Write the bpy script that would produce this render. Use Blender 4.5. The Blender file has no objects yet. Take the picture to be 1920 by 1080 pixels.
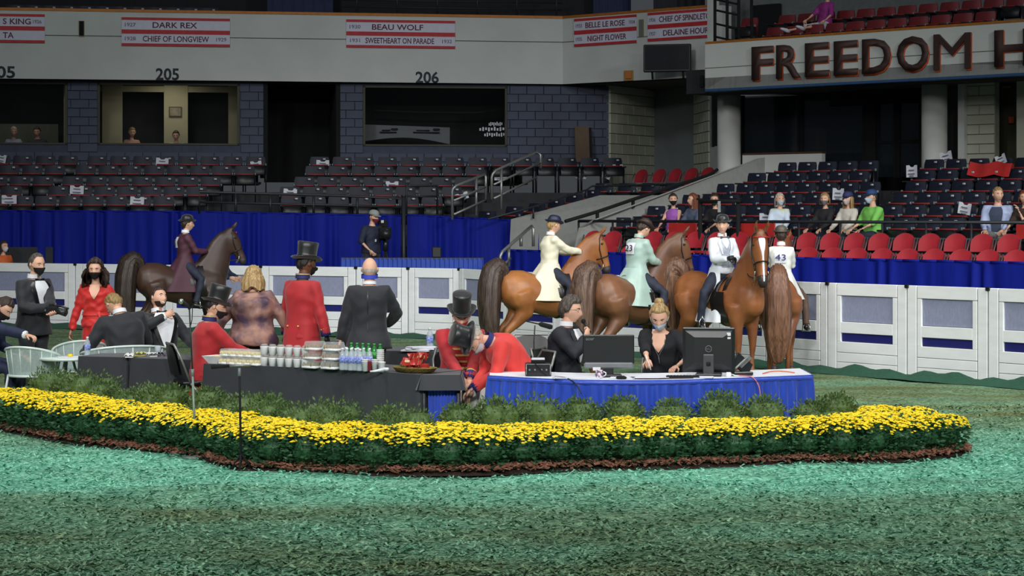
import bpy, bmesh, math, random
import numpy as np
from mathutils import Vector, Matrix, noise
R = math.radians
rnd = random.Random(7)
scene = bpy.context.scene
COL = scene.collection

# ---------------------------------------------------------------- camera
F, CAMH, HZ = 4000.0, 2.15, 400.0          # focal length in px of a 1920x1080 frame, eye height, horizon row
cam = bpy.data.cameras.new('camera'); camo = bpy.data.objects.new('camera', cam); COL.objects.link(camo)
cam.sensor_width = 36.0; cam.lens = 36.0 * F / 1920.0
cam.shift_y = (HZ - 540.0) / 1920.0
cam.clip_end = 300
camo.location = (0, 0, CAMH); camo.rotation_euler = (R(90), 0, 0)
scene.camera = camo

# ---------------------------------------------------------------- world and lights
world = bpy.data.worlds.new('arena_air'); scene.world = world; world.use_nodes = True
world.node_tree.nodes['Background'].inputs[0].default_value = (0.80, 0.90, 1.0, 1)
world.node_tree.nodes['Background'].inputs[1].default_value = 0.06
scene.view_settings.view_transform = 'Standard'; scene.view_settings.look = 'None'
scene.view_settings.gamma = 1.0; scene.view_settings.exposure = 0.0
scene.view_settings.use_curve_mapping = False

def aim(o, target):
    d = Vector(target) - o.location
    o.rotation_euler = d.to_track_quat('-Z', 'Y').to_euler()
def spot(name, loc, target, watts, cone, blend=0.5, size=0.8, color=(1, 0.99, 0.97)):
    l = bpy.data.lights.new(name, 'SPOT'); l.energy = watts; l.spot_size = R(cone); l.spot_blend = blend
    l.shadow_soft_size = size; l.color = color
    o = bpy.data.objects.new(name, l); COL.objects.link(o); o.location = loc; aim(o, target); return o
def area(name, loc, target, watts, size, color=(1, 0.98, 0.95), spread=180):
    l = bpy.data.lights.new(name, 'AREA'); l.energy = watts; l.size = size; l.color = color; l.spread = R(spread)
    o = bpy.data.objects.new(name, l); COL.objects.link(o); o.location = loc; aim(o, target); return o
# rafter floodlights over the ring
for i, x in enumerate((-13, -4.5, 4.5, 13)):
    spot('ring_flood', (x, -3, 12.0), (x * 0.5, 21, 0), 7600, 46, 0.8, 1.1)
for i, x in enumerate((-9, 0, 9)):
    spot('ring_flood', (x, 20, 14.5), (x * 0.8, 25, 0), 2600, 95, 0.7, 1.1)
spot('ring_flood', (14, 12, 14), (5.5, 30, 0.5), 7800, 46, 0.7, 1.0)
spot('ring_flood', (-12, 14, 14), (-5, 34, 0.5), 700, 50, 0.7, 1.0)
# house lights washing the stands
area('house_light', (-9, 18, 17), (-4, 48, 4.5), 300, 3.0, (0.93, 0.98, 1.0), 90)
area('house_light', (21, 13, 15), (8, 40, 3.4), 390, 3.0, (0.95, 0.98, 1.0), 90)

# ---------------------------------------------------------------- pixel helpers (distances chosen by hand)
def W(px, py, d): return Vector(((px - 960) * d / F, d, CAMH + (HZ - py) * d / F))
def GX(px, d): return (px - 960) * d / F
def ZZ(py, d): return CAMH + (HZ - py) * d / F
def GD(py, z=0.0): return F * (CAMH - z) / (py - HZ)
def ground(px, py):
    d = GD(py); return Vector((GX(px, d), d, 0))

# ---------------------------------------------------------------- materials
MATS = {}
def srgb(c):
    return tuple(((v / 255.0) / 12.92 if v / 255.0 <= 0.04045 else ((v / 255.0 + 0.055) / 1.055) ** 2.4) for v in c)
def mat(name, col, rough=0.6, metal=0.0, var=0.10, scale=9.0, bump=0.0, bscale=60.0, sheen=0.0, spec=0.5, emit=0, stretch=None, col2=None, alpha=1.0, trans=0.0, lo=0.3, hi=0.7):
    if name in MATS: return MATS[name]
    m = bpy.data.materials.new(name); m.use_nodes = True
    nt = m.node_tree; b = nt.nodes['Principled BSDF']
    c = srgb(col); c2 = srgb(col2) if col2 else tuple(max(0, v * (1 - var * 2)) for v in c)
    tc = nt.nodes.new('ShaderNodeTexCoord'); mp = nt.nodes.new('ShaderNodeMapping')
    nt.links.new(tc.outputs['Object'], mp.inputs[0])
    if stretch: mp.inputs['Scale'].default_value = stretch
    nz = nt.nodes.new('ShaderNodeTexNoise'); nz.inputs['Scale'].default_value = scale; nz.inputs['Detail'].default_value = 4
    nt.links.new(mp.outputs[0], nz.inputs['Vector'])
    rp = nt.nodes.new('ShaderNodeValToRGB')
    rp.color_ramp.elements[0].position = lo; rp.color_ramp.elements[1].position = hi
    rp.color_ramp.elements[0].color = (*c2, 1); rp.color_ramp.elements[1].color = (*c, 1)
    nt.links.new(nz.outputs['Fac'], rp.inputs[0]); nt.links.new(rp.outputs[0], b.inputs['Base Color'])
    b.inputs['Roughness'].default_value = rough; b.inputs['Metallic'].default_value = metal
    b.inputs['Specular IOR Level'].default_value = spec
    if sheen: b.inputs['Sheen Weight'].default_value = sheen
    if alpha < 1: b.inputs['Alpha'].default_value = alpha
    if trans: b.inputs['Transmission Weight'].default_value = trans
    if emit:
        nt.links.new(rp.outputs[0], b.inputs['Emission Color']); b.inputs['Emission Strength'].default_value = emit
    if bump:
        n2 = nt.nodes.new('ShaderNodeTexNoise'); n2.inputs['Scale'].default_value = bscale; n2.inputs['Detail'].default_value = 3
        nt.links.new(mp.outputs[0], n2.inputs['Vector'])
        bp = nt.nodes.new('ShaderNodeBump'); bp.inputs['Strength'].default_value = bump; bp.inputs['Distance'].default_value = 0.02
        nt.links.new(n2.outputs['Fac'], bp.inputs['Height']); nt.links.new(bp.outputs[0], b.inputs['Normal'])
    MATS[name] = m; return m

# ---------------------------------------------------------------- object helpers
def tag(o, label=None, cat=None, group=None, kind=None):
    if label: o['label'] = label
    if cat: o['category'] = cat
    if group: o['group'] = group
    if kind: o['kind'] = kind
    return o
def thing(name, label, cat, loc=(0, 0, 0), rz=0.0, group=None):
    o = bpy.data.objects.new(name, None); COL.objects.link(o); o.empty_display_size = 0.1
    o.location = loc; o.rotation_euler = (0, 0, rz); return tag(o, label, cat, group)
def link(name, mesh, parent=None):
    o = bpy.data.objects.new(name, mesh); COL.objects.link(o)
    if parent: o.parent = parent
    return o
def copy_tree(o, parent=None):
    c = o.copy(); COL.objects.link(c)
    if parent: c.parent = parent
    for ch in [x for x in ALLKIDS(o)]: copy_tree(ch, c)
    return c
def ALLKIDS(o): return list(o.children)
ORD = ['first', 'second', 'third', 'fourth', 'fifth', 'sixth', 'seventh', 'eighth', 'ninth', 'tenth', 'eleventh', 'twelfth', 'thirteenth', 'fourteenth', 'fifteenth', 'sixteenth', 'seventeenth', 'eighteenth', 'nineteenth', 'twentieth', 'twenty-first', 'twenty-second', 'twenty-third', 'twenty-fourth', 'twenty-fifth', 'twenty-sixth', 'twenty-seventh', 'twenty-eighth', 'twenty-ninth', 'thirtieth', 'thirty-first', 'thirty-second', 'thirty-third', 'thirty-fourth', 'thirty-fifth', 'thirty-sixth', 'thirty-seventh', 'thirty-eighth', 'thirty-ninth', 'fortieth']

class MB:
    """collects geometry, then becomes ONE mesh object"""
    def __init__(s): s.v = []; s.f = []; s.m = []
    def _add(s, vs, fs, mi=0):
        b = len(s.v); s.v.extend([tuple(p) for p in vs]); s.f.extend([tuple(b + i for i in f) for f in fs]); s.m.extend([mi] * len(fs)); return s
    def box(s, c, sz, rot=None, mi=0, bev=0.0):
        hx, hy, hz = sz[0] / 2, sz[1] / 2, sz[2] / 2; c = Vector(c)
        if bev <= 0:
            pts = [Vector((x, y, z)) for x in (-hx, hx) for y in (-hy, hy) for z in (-hz, hz)]
            fs = [(0, 1, 3, 2), (4, 6, 7, 5), (0, 4, 5, 1), (2, 3, 7, 6), (0, 2, 6, 4), (1, 5, 7, 3)]
        else:
            b = min(bev, hx * .49, hy * .49, hz * .49); pts = []; idx = {}
            for x in (-1, 1):
                for y in (-1, 1):
                    for z in (-1, 1):
                        for a in range(3):
                            q = [x * (hx - b), y * (hy - b), z * (hz - b)]; q[a] = (x * hx, y * hy, z * hz)[a]
                            idx[(x, y, z, a)] = len(pts); pts.append(Vector(q))
            fs = []
            for a in range(3):
                u, w = (a + 1) % 3, (a + 2) % 3
                for sg in (-1, 1):
                    q = []
                    for (i, j) in ((-1, -1), (1, -1), (1, 1), (-1, 1)):
                        k = [0, 0, 0]; k[a] = sg; k[u] = i; k[w] = j; q.append(idx[(*k, a)])
                    fs.append(tuple(q if sg > 0 else q[::-1]))
            for a in range(3):
                u, w = (a + 1) % 3, (a + 2) % 3
                for i in (-1, 1):
                    for j in (-1, 1):
                        k0 = [0, 0, 0]; k0[u] = i; k0[w] = j
                        kA = k0[:]; kA[a] = -1; kB = k0[:]; kB[a] = 1
                        q = (idx[(*kA, u)], idx[(*kB, u)], idx[(*kB, w)], idx[(*kA, w)])
                        fs.append(q if i * j < 0 else q[::-1])
            for x in (-1, 1):
                for y in (-1, 1):
                    for z in (-1, 1):
                        t = (idx[(x, y, z, 0)], idx[(x, y, z, 1)], idx[(x, y, z, 2)]); fs.append(t if x * y * z > 0 else t[::-1])
        if rot: pts = [rot @ p for p in pts]
        return s._add([p + c for p in pts], fs, mi)
    def loft(s, rings, cap=True, mi=0, closed=True):
        n = len(rings[0]); vs = [p for r in rings for p in r]; fs = []
        for i in range(len(rings) - 1):
            for j in range(n if closed else n - 1):
                k = (j + 1) % n; fs.append((i * n + j, i * n + k, (i + 1) * n + k, (i + 1) * n + j))
        if cap and closed:
            fs.append(tuple(range(n - 1, -1, -1))); L = (len(rings) - 1) * n; fs.append(tuple(L + j for j in range(n)))
        return s._add(vs, fs, mi)
    def tube(s, pts, rad, n=8, cap=True, mi=0, flat=1.0, up=None):
        pts = [Vector(p) for p in pts]
        if not hasattr(rad, '__len__'): rad = [rad] * len(pts)
        rings = []; prev = None
        for i, p in enumerate(pts):
            t = (pts[min(i + 1, len(pts) - 1)] - pts[max(i - 1, 0)])
            if t.length < 1e-9: t = Vector((0, 0, 1))
            t.normalize()
            if prev is None:
                a = Vector(up) if up else (Vector((0, 0, 1)) if abs(t.z) < 0.9 else Vector((1, 0, 0)))
                u = (a - t * a.dot(t)).normalized()
            else:
                u = prev - t * prev.dot(t)
                u = u.normalized() if u.length > 1e-6 else prev
            prev = u; w = t.cross(u)
            rx, ry = rad[i] if hasattr(rad[i], '__len__') else (rad[i], rad[i] * flat)
            rings.append([p + u * (rx * math.cos(2 * math.pi * k / n)) + w * (ry * math.sin(2 * math.pi * k / n)) for k in range(n)])
        return s.loft(rings, cap, mi)
    def lathe(s, prof, n=16, M=None, mi=0, cap=True):
        rings = []
        for (r, z) in prof:
            ring = [Vector((r * math.cos(2 * math.pi * k / n), r * math.sin(2 * math.pi * k / n), z)) for k in range(n)]
            rings.append([M @ p for p in ring] if M else ring)
        return s.loft(rings, cap, mi)
    def ell(s, c, r, n=12, mi=0, M=None):
        c = Vector(c); rings = []; m = max(4, n // 2)
        for i in range(1, m):
            th = math.pi * i / m - math.pi / 2
            ring = [Vector((r[0] * math.cos(th) * math.cos(2 * math.pi * k / n), r[1] * math.cos(th) * math.sin(2 * math.pi * k / n), r[2] * math.sin(th))) for k in range(n)]
            rings.append([(M @ p if M else p) + c for p in ring])
        return s.loft(rings, True, mi)
    def grid(s, fn, nu, nv, mi=0, closeu=False):
        vs = [fn(i / (nu if closeu else nu - 1), j / (nv - 1)) for j in range(nv) for i in range(nu)]; fs = []
        for j in range(nv - 1):
            for i in range(nu if closeu else nu - 1):
                k = (i + 1) % nu; fs.append((j * nu + i, j * nu + k, (j + 1) * nu + k, (j + 1) * nu + i))
        return s._add(vs, fs, mi)
    def quad(s, a, b, c, d, mi=0): return s._add([a, b, c, d], [(0, 1, 2, 3)], mi)
    def slab(s, outline, y0, y1, mi=0):
        """extrude an (x,z) outline between y0 and y1"""
        return s.loft([[Vector((x, y0, z)) for x, z in outline], [Vector((x, y1, z)) for x, z in outline]], True, mi)
    def xf(s, M): s.v = [tuple(M @ Vector(p)) for p in s.v]; return s
    def mesh(s, name='mesh', mats=(), smooth=True, fix=True):
        me = bpy.data.meshes.new(name); me.from_pydata(s.v, [], s.f)
        for m in mats: me.materials.append(m)
        if len(mats) > 1: me.polygons.foreach_set('material_index', s.m)
        if smooth: me.polygons.foreach_set('use_smooth', [True] * len(me.polygons))
        if fix:
            bm = bmesh.new(); bm.from_mesh(me); bmesh.ops.recalc_face_normals(bm, faces=bm.faces); bm.to_mesh(me); bm.free()
        me.update(); return me
    def obj(s, name, mats, parent=None, smooth=True, fix=True):
        if not isinstance(mats, (list, tuple)): mats = [mats]
        return link(name, s.mesh(name, mats, smooth, fix), parent)

def struct(mb, name, m, smooth=False, parent=None):
    o = mb.obj(name, m, parent, smooth)
    if not parent: tag(o, kind='structure')
    return o

TMP = bpy.data.collections.new('tmp')
def remesh(mb, voxel, it=6, wr=0.0, wsc=9.0, seed=0.0):
    """fuse overlapping volumes into one continuous skin"""
    me = mb.mesh('raw', (), True, True); o = bpy.data.objects.new('raw', me); COL.objects.link(o)
    a = o.modifiers.new('r', 'REMESH'); a.mode = 'VOXEL'; a.voxel_size = voxel; a.use_smooth_shade = True
    b = o.modifiers.new('s', 'SMOOTH'); b.factor = 0.5; b.iterations = it
    dg = bpy.context.evaluated_depsgraph_get()
    out = bpy.data.meshes.new_from_object(o.evaluated_get(dg))
    bpy.data.objects.remove(o); bpy.data.meshes.remove(me)
    if wr:
        n = len(out.vertices); co = np.empty(n * 3); out.vertices.foreach_get('co', co); co = co.reshape(-1, 3)
        no = np.empty(n * 3); out.vertices.foreach_get('normal', no); no = no.reshape(-1, 3)
        x, y, z = (co * wsc).T
        w = np.sin(2.1 * x + 1.3 * np.sin(1.7 * z + seed) + seed) * np.sin(2.9 * z + 1.8 * np.sin(1.3 * x + y + 2 * seed)) + 0.6 * np.sin(5.3 * z + 3.1 * y + 2 * np.sin(2.2 * x) + seed)
        co += no * (w * wr)[:, None]
        out.vertices.foreach_set('co', co.ravel())
    out.polygons.foreach_set('use_smooth', [True] * len(out.polygons)); out.update()
    return out
def sm(a, b, x):
    t = min(1.0, max(0.0, (x - a) / (b - a))); return t * t * (3 - 2 * t)
def lerp_tab(tab, t):
    if t <= tab[0][0]: return tab[0][1:]
    for a, b in zip(tab, tab[1:]):
        if t <= b[0]:
            k = (t - a[0]) / (b[0] - a[0]); return tuple(x + (y - x) * k for x, y in zip(a[1:], b[1:]))
    return tab[-1][1:]
def text_mesh(s, size, depth=0.01, bold=0.0):
    """flat lettering in the XZ plane, centred, facing -Y"""
    cu = bpy.data.curves.new('t', 'FONT'); cu.body = s; cu.size = size; cu.extrude = depth; cu.offset = bold; cu.align_x = 'CENTER'; cu.align_y = 'CENTER'
    cu.resolution_u = 3
    o = bpy.data.objects.new('t', cu); COL.objects.link(o)
    me = bpy.data.meshes.new_from_object(o.evaluated_get(bpy.context.evaluated_depsgraph_get()))
    bpy.data.objects.remove(o); bpy.data.curves.remove(cu)
    me.transform(Matrix.Rotation(R(90), 4, 'X')); return me
def text_fit(s, w, h, depth, m, bold=0.0):
    me = text_mesh(s, 1.0, 0.0, bold)
    xs = [v.co.x for v in me.vertices]; zs = [v.co.z for v in me.vertices]
    cx, cz = (min(xs) + max(xs)) / 2, (min(zs) + max(zs)) / 2
    sx, sz = w / (max(xs) - min(xs)), h / (max(zs) - min(zs))
    bm = bmesh.new(); bm.from_mesh(me)
    bmesh.ops.remove_doubles(bm, verts=bm.verts, dist=1e-5)
    for v in bm.verts: v.co = Vector(((v.co.x - cx) * sx, 0, (v.co.z - cz) * sz))
    if depth:
        r = bmesh.ops.extrude_face_region(bm, geom=bm.faces[:])
        for e in r['geom']:
            if isinstance(e, bmesh.types.BMVert): e.co.y -= depth
    bmesh.ops.recalc_face_normals(bm, faces=bm.faces)
    bm.to_mesh(me); bm.free(); me.materials.clear(); me.materials.append(m)
    return me
# ================================================================= ground
def ground_material():
    m = bpy.data.materials.new('dyed_shavings'); m.use_nodes = True; nt = m.node_tree; b = nt.nodes['Principled BSDF']
    tc = nt.nodes.new('ShaderNodeTexCoord')
    def nz(scale, detail=5, st=(1, 1, 1), dist=0.0):
        mp = nt.nodes.new('ShaderNodeMapping'); mp.inputs['Scale'].default_value = st
        n = nt.nodes.new('ShaderNodeTexNoise'); n.inputs['Scale'].default_value = scale; n.inputs['Detail'].default_value = detail; n.inputs['Distortion'].default_value = dist
        nt.links.new(tc.outputs['Object'], mp.inputs[0]); nt.links.new(mp.outputs[0], n.inputs['Vector']); return n
    def ramp(src, p0, c0, p1, c1):
        r = nt.nodes.new('ShaderNodeValToRGB'); r.color_ramp.elements[0].position = p0; r.color_ramp.elements[1].position = p1
        r.color_ramp.elements[0].color = (*c0, 1); r.color_ramp.elements[1].color = (*c1, 1); nt.links.new(src, r.inputs[0]); return r
    def mix(f, a, c, mode='MIX'):
        x = nt.nodes.new('ShaderNodeMix'); x.data_type = 'RGBA'; x.blend_type = mode
        if isinstance(f, float): x.inputs[0].default_value = f
        else: nt.links.new(f, x.inputs[0])
        nt.links.new(a, x.inputs[6]); nt.links.new(c, x.inputs[7]); return x.outputs[2]
    fine = nz(26, 6, (1, 1, 1), 0.6); mid = nz(2.2, 4); big = nz(0.55, 3, (1, 2.2, 1))
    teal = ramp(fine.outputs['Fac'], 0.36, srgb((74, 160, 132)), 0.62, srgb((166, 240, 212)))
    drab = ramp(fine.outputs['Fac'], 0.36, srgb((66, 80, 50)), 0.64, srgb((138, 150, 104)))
    # the dye lies thickest in a strip in front of the flower bed
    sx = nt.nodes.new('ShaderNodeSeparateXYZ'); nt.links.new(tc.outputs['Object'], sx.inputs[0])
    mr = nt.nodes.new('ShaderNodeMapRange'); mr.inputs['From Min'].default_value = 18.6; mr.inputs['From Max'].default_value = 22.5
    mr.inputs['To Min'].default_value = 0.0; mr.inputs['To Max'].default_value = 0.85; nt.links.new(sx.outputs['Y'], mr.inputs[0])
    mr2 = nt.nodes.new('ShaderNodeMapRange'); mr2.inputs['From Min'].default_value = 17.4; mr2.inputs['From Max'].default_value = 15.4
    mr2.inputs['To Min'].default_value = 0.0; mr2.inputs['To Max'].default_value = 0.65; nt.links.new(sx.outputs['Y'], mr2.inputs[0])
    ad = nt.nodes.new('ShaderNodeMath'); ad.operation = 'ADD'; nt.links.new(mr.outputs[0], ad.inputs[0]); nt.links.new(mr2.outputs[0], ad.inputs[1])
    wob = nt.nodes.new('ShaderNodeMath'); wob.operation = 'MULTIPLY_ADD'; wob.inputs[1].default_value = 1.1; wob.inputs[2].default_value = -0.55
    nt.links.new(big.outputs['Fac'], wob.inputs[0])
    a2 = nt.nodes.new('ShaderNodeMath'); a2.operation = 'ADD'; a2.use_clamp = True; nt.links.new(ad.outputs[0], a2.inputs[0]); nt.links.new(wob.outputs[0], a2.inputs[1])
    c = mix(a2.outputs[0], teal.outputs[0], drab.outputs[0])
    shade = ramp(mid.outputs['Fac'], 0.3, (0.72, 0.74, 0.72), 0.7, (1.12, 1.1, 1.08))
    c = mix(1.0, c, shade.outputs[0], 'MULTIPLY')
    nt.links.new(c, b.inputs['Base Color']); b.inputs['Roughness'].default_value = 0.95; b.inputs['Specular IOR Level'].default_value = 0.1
    bp = nt.nodes.new('ShaderNodeBump'); bp.inputs['Strength'].default_value = 0.9; bp.inputs['Distance'].default_value = 0.05
    nt.links.new(fine.outputs['Fac'], bp.inputs['Height']); nt.links.new(bp.outputs[0], b.inputs['Normal'])
    return m
FLOORM = ground_material()
def gz(x, y): return 0.018 * math.sin(x * 2.3 + 1.1 * math.sin(y * 1.3)) * math.sin(y * 1.9 + 0.7 * math.sin(x)) if y < 45 else 0.0
mb = MB(); NX, NY = 150, 150
mb.grid(lambda u, v: Vector((-22 + 44 * u, 8 + 48 * v, gz(-22 + 44 * u, 8 + 48 * v) - 0.012)), NX, NY)
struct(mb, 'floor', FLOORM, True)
# loose shavings lying on it
rg = np.random.default_rng(3); N = 42000
yy = 12.6 + (24.0 - 12.6) * rg.random(N) ** 1.25; xx = (rg.random(N) - 0.5) * 0.52 * yy
th = rg.random(N) * 2 * np.pi; L = 0.010 + 0.020 * rg.random(N); Wd = 0.004 + 0.006 * rg.random(N)
vs = np.zeros((N, 4, 3)); t1 = (rg.random(N) - 0.5) * 1.1; t2 = (rg.random(N) - 0.5) * 1.3
zz = np.array([gz(a, c) for a, c in zip(xx, yy)]) - 0.004
for k, (a, c) in enumerate(((-1, -1), (1, -1), (1, 1), (-1, 1))):
    vs[:, k, 0] = xx + a * L * np.cos(th) - c * Wd * np.sin(th); vs[:, k, 1] = yy + a * L * np.sin(th) + c * Wd * np.cos(th)
    vs[:, k, 2] = zz + np.maximum(0, a * L * np.sin(t1) + c * Wd * np.sin(t2) + L * np.abs(np.sin(t1)))
me = bpy.data.meshes.new('shavings'); me.from_pydata(vs.reshape(-1, 3).tolist(), [], np.arange(N * 4).reshape(-1, 4).tolist()); me.materials.append(FLOORM)
tag(link('wood_shavings', me), 'loose green dyed wood shavings scattered over the ring footing', 'shavings', kind='stuff')

# ================================================================= arena shell
WHITE = mat('painted_concrete', (214, 218, 214), 0.8, var=0.05, scale=1.2, bump=0.15, bscale=30)
DKWALL = mat('slate_block', (84, 90, 108), 0.85, var=0.08, scale=3, bump=0.2, bscale=40)
BEIGE = mat('beige_block', (196, 198, 180), 0.85, var=0.05, scale=3, bump=0.2, bscale=40)
GREYD = mat('grey_door_paint', (120, 126, 128), 0.6, var=0.06, scale=2)
SOFF = mat('soffit_paint', (90, 92, 84), 0.9, var=0.08, scale=2)
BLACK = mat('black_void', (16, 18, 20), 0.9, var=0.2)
CONC = mat('tier_concrete', (52, 54, 58), 0.9, var=0.15, scale=4, bump=0.2)
STEEL = mat('rail_steel', (150, 154, 150), 0.4, 0.6, var=0.08)
DKSTEEL = mat('dark_rail_steel', (52, 56, 60), 0.5, 0.4, var=0.1)
GLASS = mat('dark_suite_glass', (20, 24, 26), 0.06, 0.0, var=0.1, spec=0.5, alpha=0.18)
BRASS = mat('orange_edge_trim', (196, 120, 40), 0.5, 0.2)

def vwall(name, a, b, z0, z1, thick, m, parent=None):
    """upright slab from plan point a to b"""
    a = Vector((a[0], a[1], 0)); b = Vector((b[0], b[1], 0)); t = (b - a); L = t.length; t.normalize(); n = Vector((-t.y, t.x, 0))
    M_ = Matrix((( t.x, n.x, 0), (t.y, n.y, 0), (0, 0, 1)))
    mb = MB(); mb.box(tuple((a + b) / 2 + n * thick / 2 + Vector((0, 0, (z0 + z1) / 2))), (L, thick, z1 - z0), rot=M_)
    return struct(mb, name, m, parent=parent)
def along(a, b, px):
    """plan point on line a-b that is seen in column px"""
    k = (px - 960) / F; (ax, ay), (bx, by) = a[:2], b[:2]
    t = (k * ay - ax) / ((bx - ax) - k * (by - ay)); return (ax + (bx - ax) * t, ay + (by - ay) * t)
def frame_of(a, b):
    t = Vector((b[0] - a[0], b[1] - a[1], 0)).normalized(); return math.atan2(t.y, t.x)

FA, FB, FC = (GX(-90, 47.9), 47.9), (GX(1055, 50.2), 50.2), (GX(1327, 47.5), 47.5)
zb, zt = 5.19, 6.74
vwall('wall_upper_left', FA, FB, zb, zt, 0.35, WHITE)
vwall('wall_upper_corner', FB, (FC[0] + 0.3, FC[1] - 0.26), zb, zt + 0.02, 0.35, WHITE)
for nm, a, b in (('trim_1', FA, FB), ('trim_2', FB, FC)):
    vwall(nm, (a[0], a[1] - 0.02), (b[0], b[1] - 0.02), zt - 0.01, zt + 0.05, 0.4, BRASS)
    vwall(nm.replace('1', '3').replace('2', '4'), (a[0], a[1] - 0.012), (b[0], b[1] - 0.012), zb + 0.98, zb + 0.995, 0.03, SOFF)
# soffits behind the fascias
mb = MB(); mb._add([(FA[0], FA[1] + .1, zb), (FB[0], FB[1] + .1, zb), (FC[0] + 1.2, FC[1] - .9, zb), (FC[0] + 6, FC[1] + 7, zb), (FA[0], FA[1] + 8, zb)], [(0, 1, 2, 3, 4)]); mb.v += [(x, y, z + 0.2) for x, y, z in mb.v]; mb.f += [(9, 8, 7, 6, 5)]; mb.m.append(0)
struct(mb, 'ceiling_soffit', SOFF)
# slate block wall with suite windows and a dark vomitory, block by block
WA, WB = (GX(-90, 48.25), 48.25), (GX(1142, 50.5), 50.5)
wrz = frame_of(WA, WB); WL = math.hypot(WB[0] - WA[0], WB[1] - WA[1]); wz0, wz1 = 3.15, zb
def wu(px): p = along(WA, WB, px); return math.hypot(p[0] - WA[0], p[1] - WA[1])
holes = [(wu(-40), wu(126), 3.72, 5.13), (wu(183), wu(449), 3.72, 5.13), (wu(502), wu(630), 3.0, 5.15), (wu(681), wu(951), 3.72, 5.12)]
wall = struct(MB().box((0, 0.11, 0), (0.02, 0.02, 0.02)), 'wall_left', DKWALL); wall.location = (WA[0], WA[1], 0); wall.rotation_euler.z = wrz
bw, bh = 0.405, 0.2
mbc = MB()   # core slabs between openings
edges = [0] + [e for h in holes for e in h[:2]] + [WL]
for a, b in zip(edges[0::2], edges[1::2]): mbc.box(((a + b) / 2, 0.13, (wz0 + wz1) / 2), (b - a, 0.16, wz1 - wz0))
for h in holes:
    if h[2] > 3.3: mbc.box(((h[0] + h[1]) / 2, 0.13, (wz0 + h[2]) / 2), (h[1] - h[0], 0.16, h[2] - wz0))
    mbc.box(((h[0] + h[1]) / 2, 0.13, (wz1 + h[3]) / 2), (h[1] - h[0], 0.16, wz1 - h[3]))
wall.data = mbc.mesh('wall_left', [mat('slate_mortar', (74, 80, 98), 0.9)], False)
bcache = {}
for r in range(int((wz1 - wz0) / bh) + 1):
    z = wz0 + r * bh + bh / 2
    if z + bh / 2 > wz1 + .06: continue
    x0 = -(r % 2) * bw / 2
    while x0 < WL:
        segs = [(max(0, x0), min(WL, x0 + bw))]
        for h in holes:
            if h[2] - bh * .5 < z < h[3] + bh * .3:
                ns = []
                for a, b in segs:
                    if b <= h[0] or a >= h[1]: ns.append((a, b))
                    else:
                        if a < h[0]: ns.append((a, h[0]))
                        if b > h[1]: ns.append((h[1], b))
                segs = ns
        for a, b in segs:
            if b - a < 0.06: continue
            key = round(b - a, 2)
            if key not in bcache: bcache[key] = MB().box((0, 0, 0), (key - 0.012, 0.05, bh - 0.012), bev=0.006).mesh('block', [DKWALL], False)
            o = link('block', bcache[key], wall); o.location = ((a + b) / 2, 0.035, z)
        x0 += bw
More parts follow.
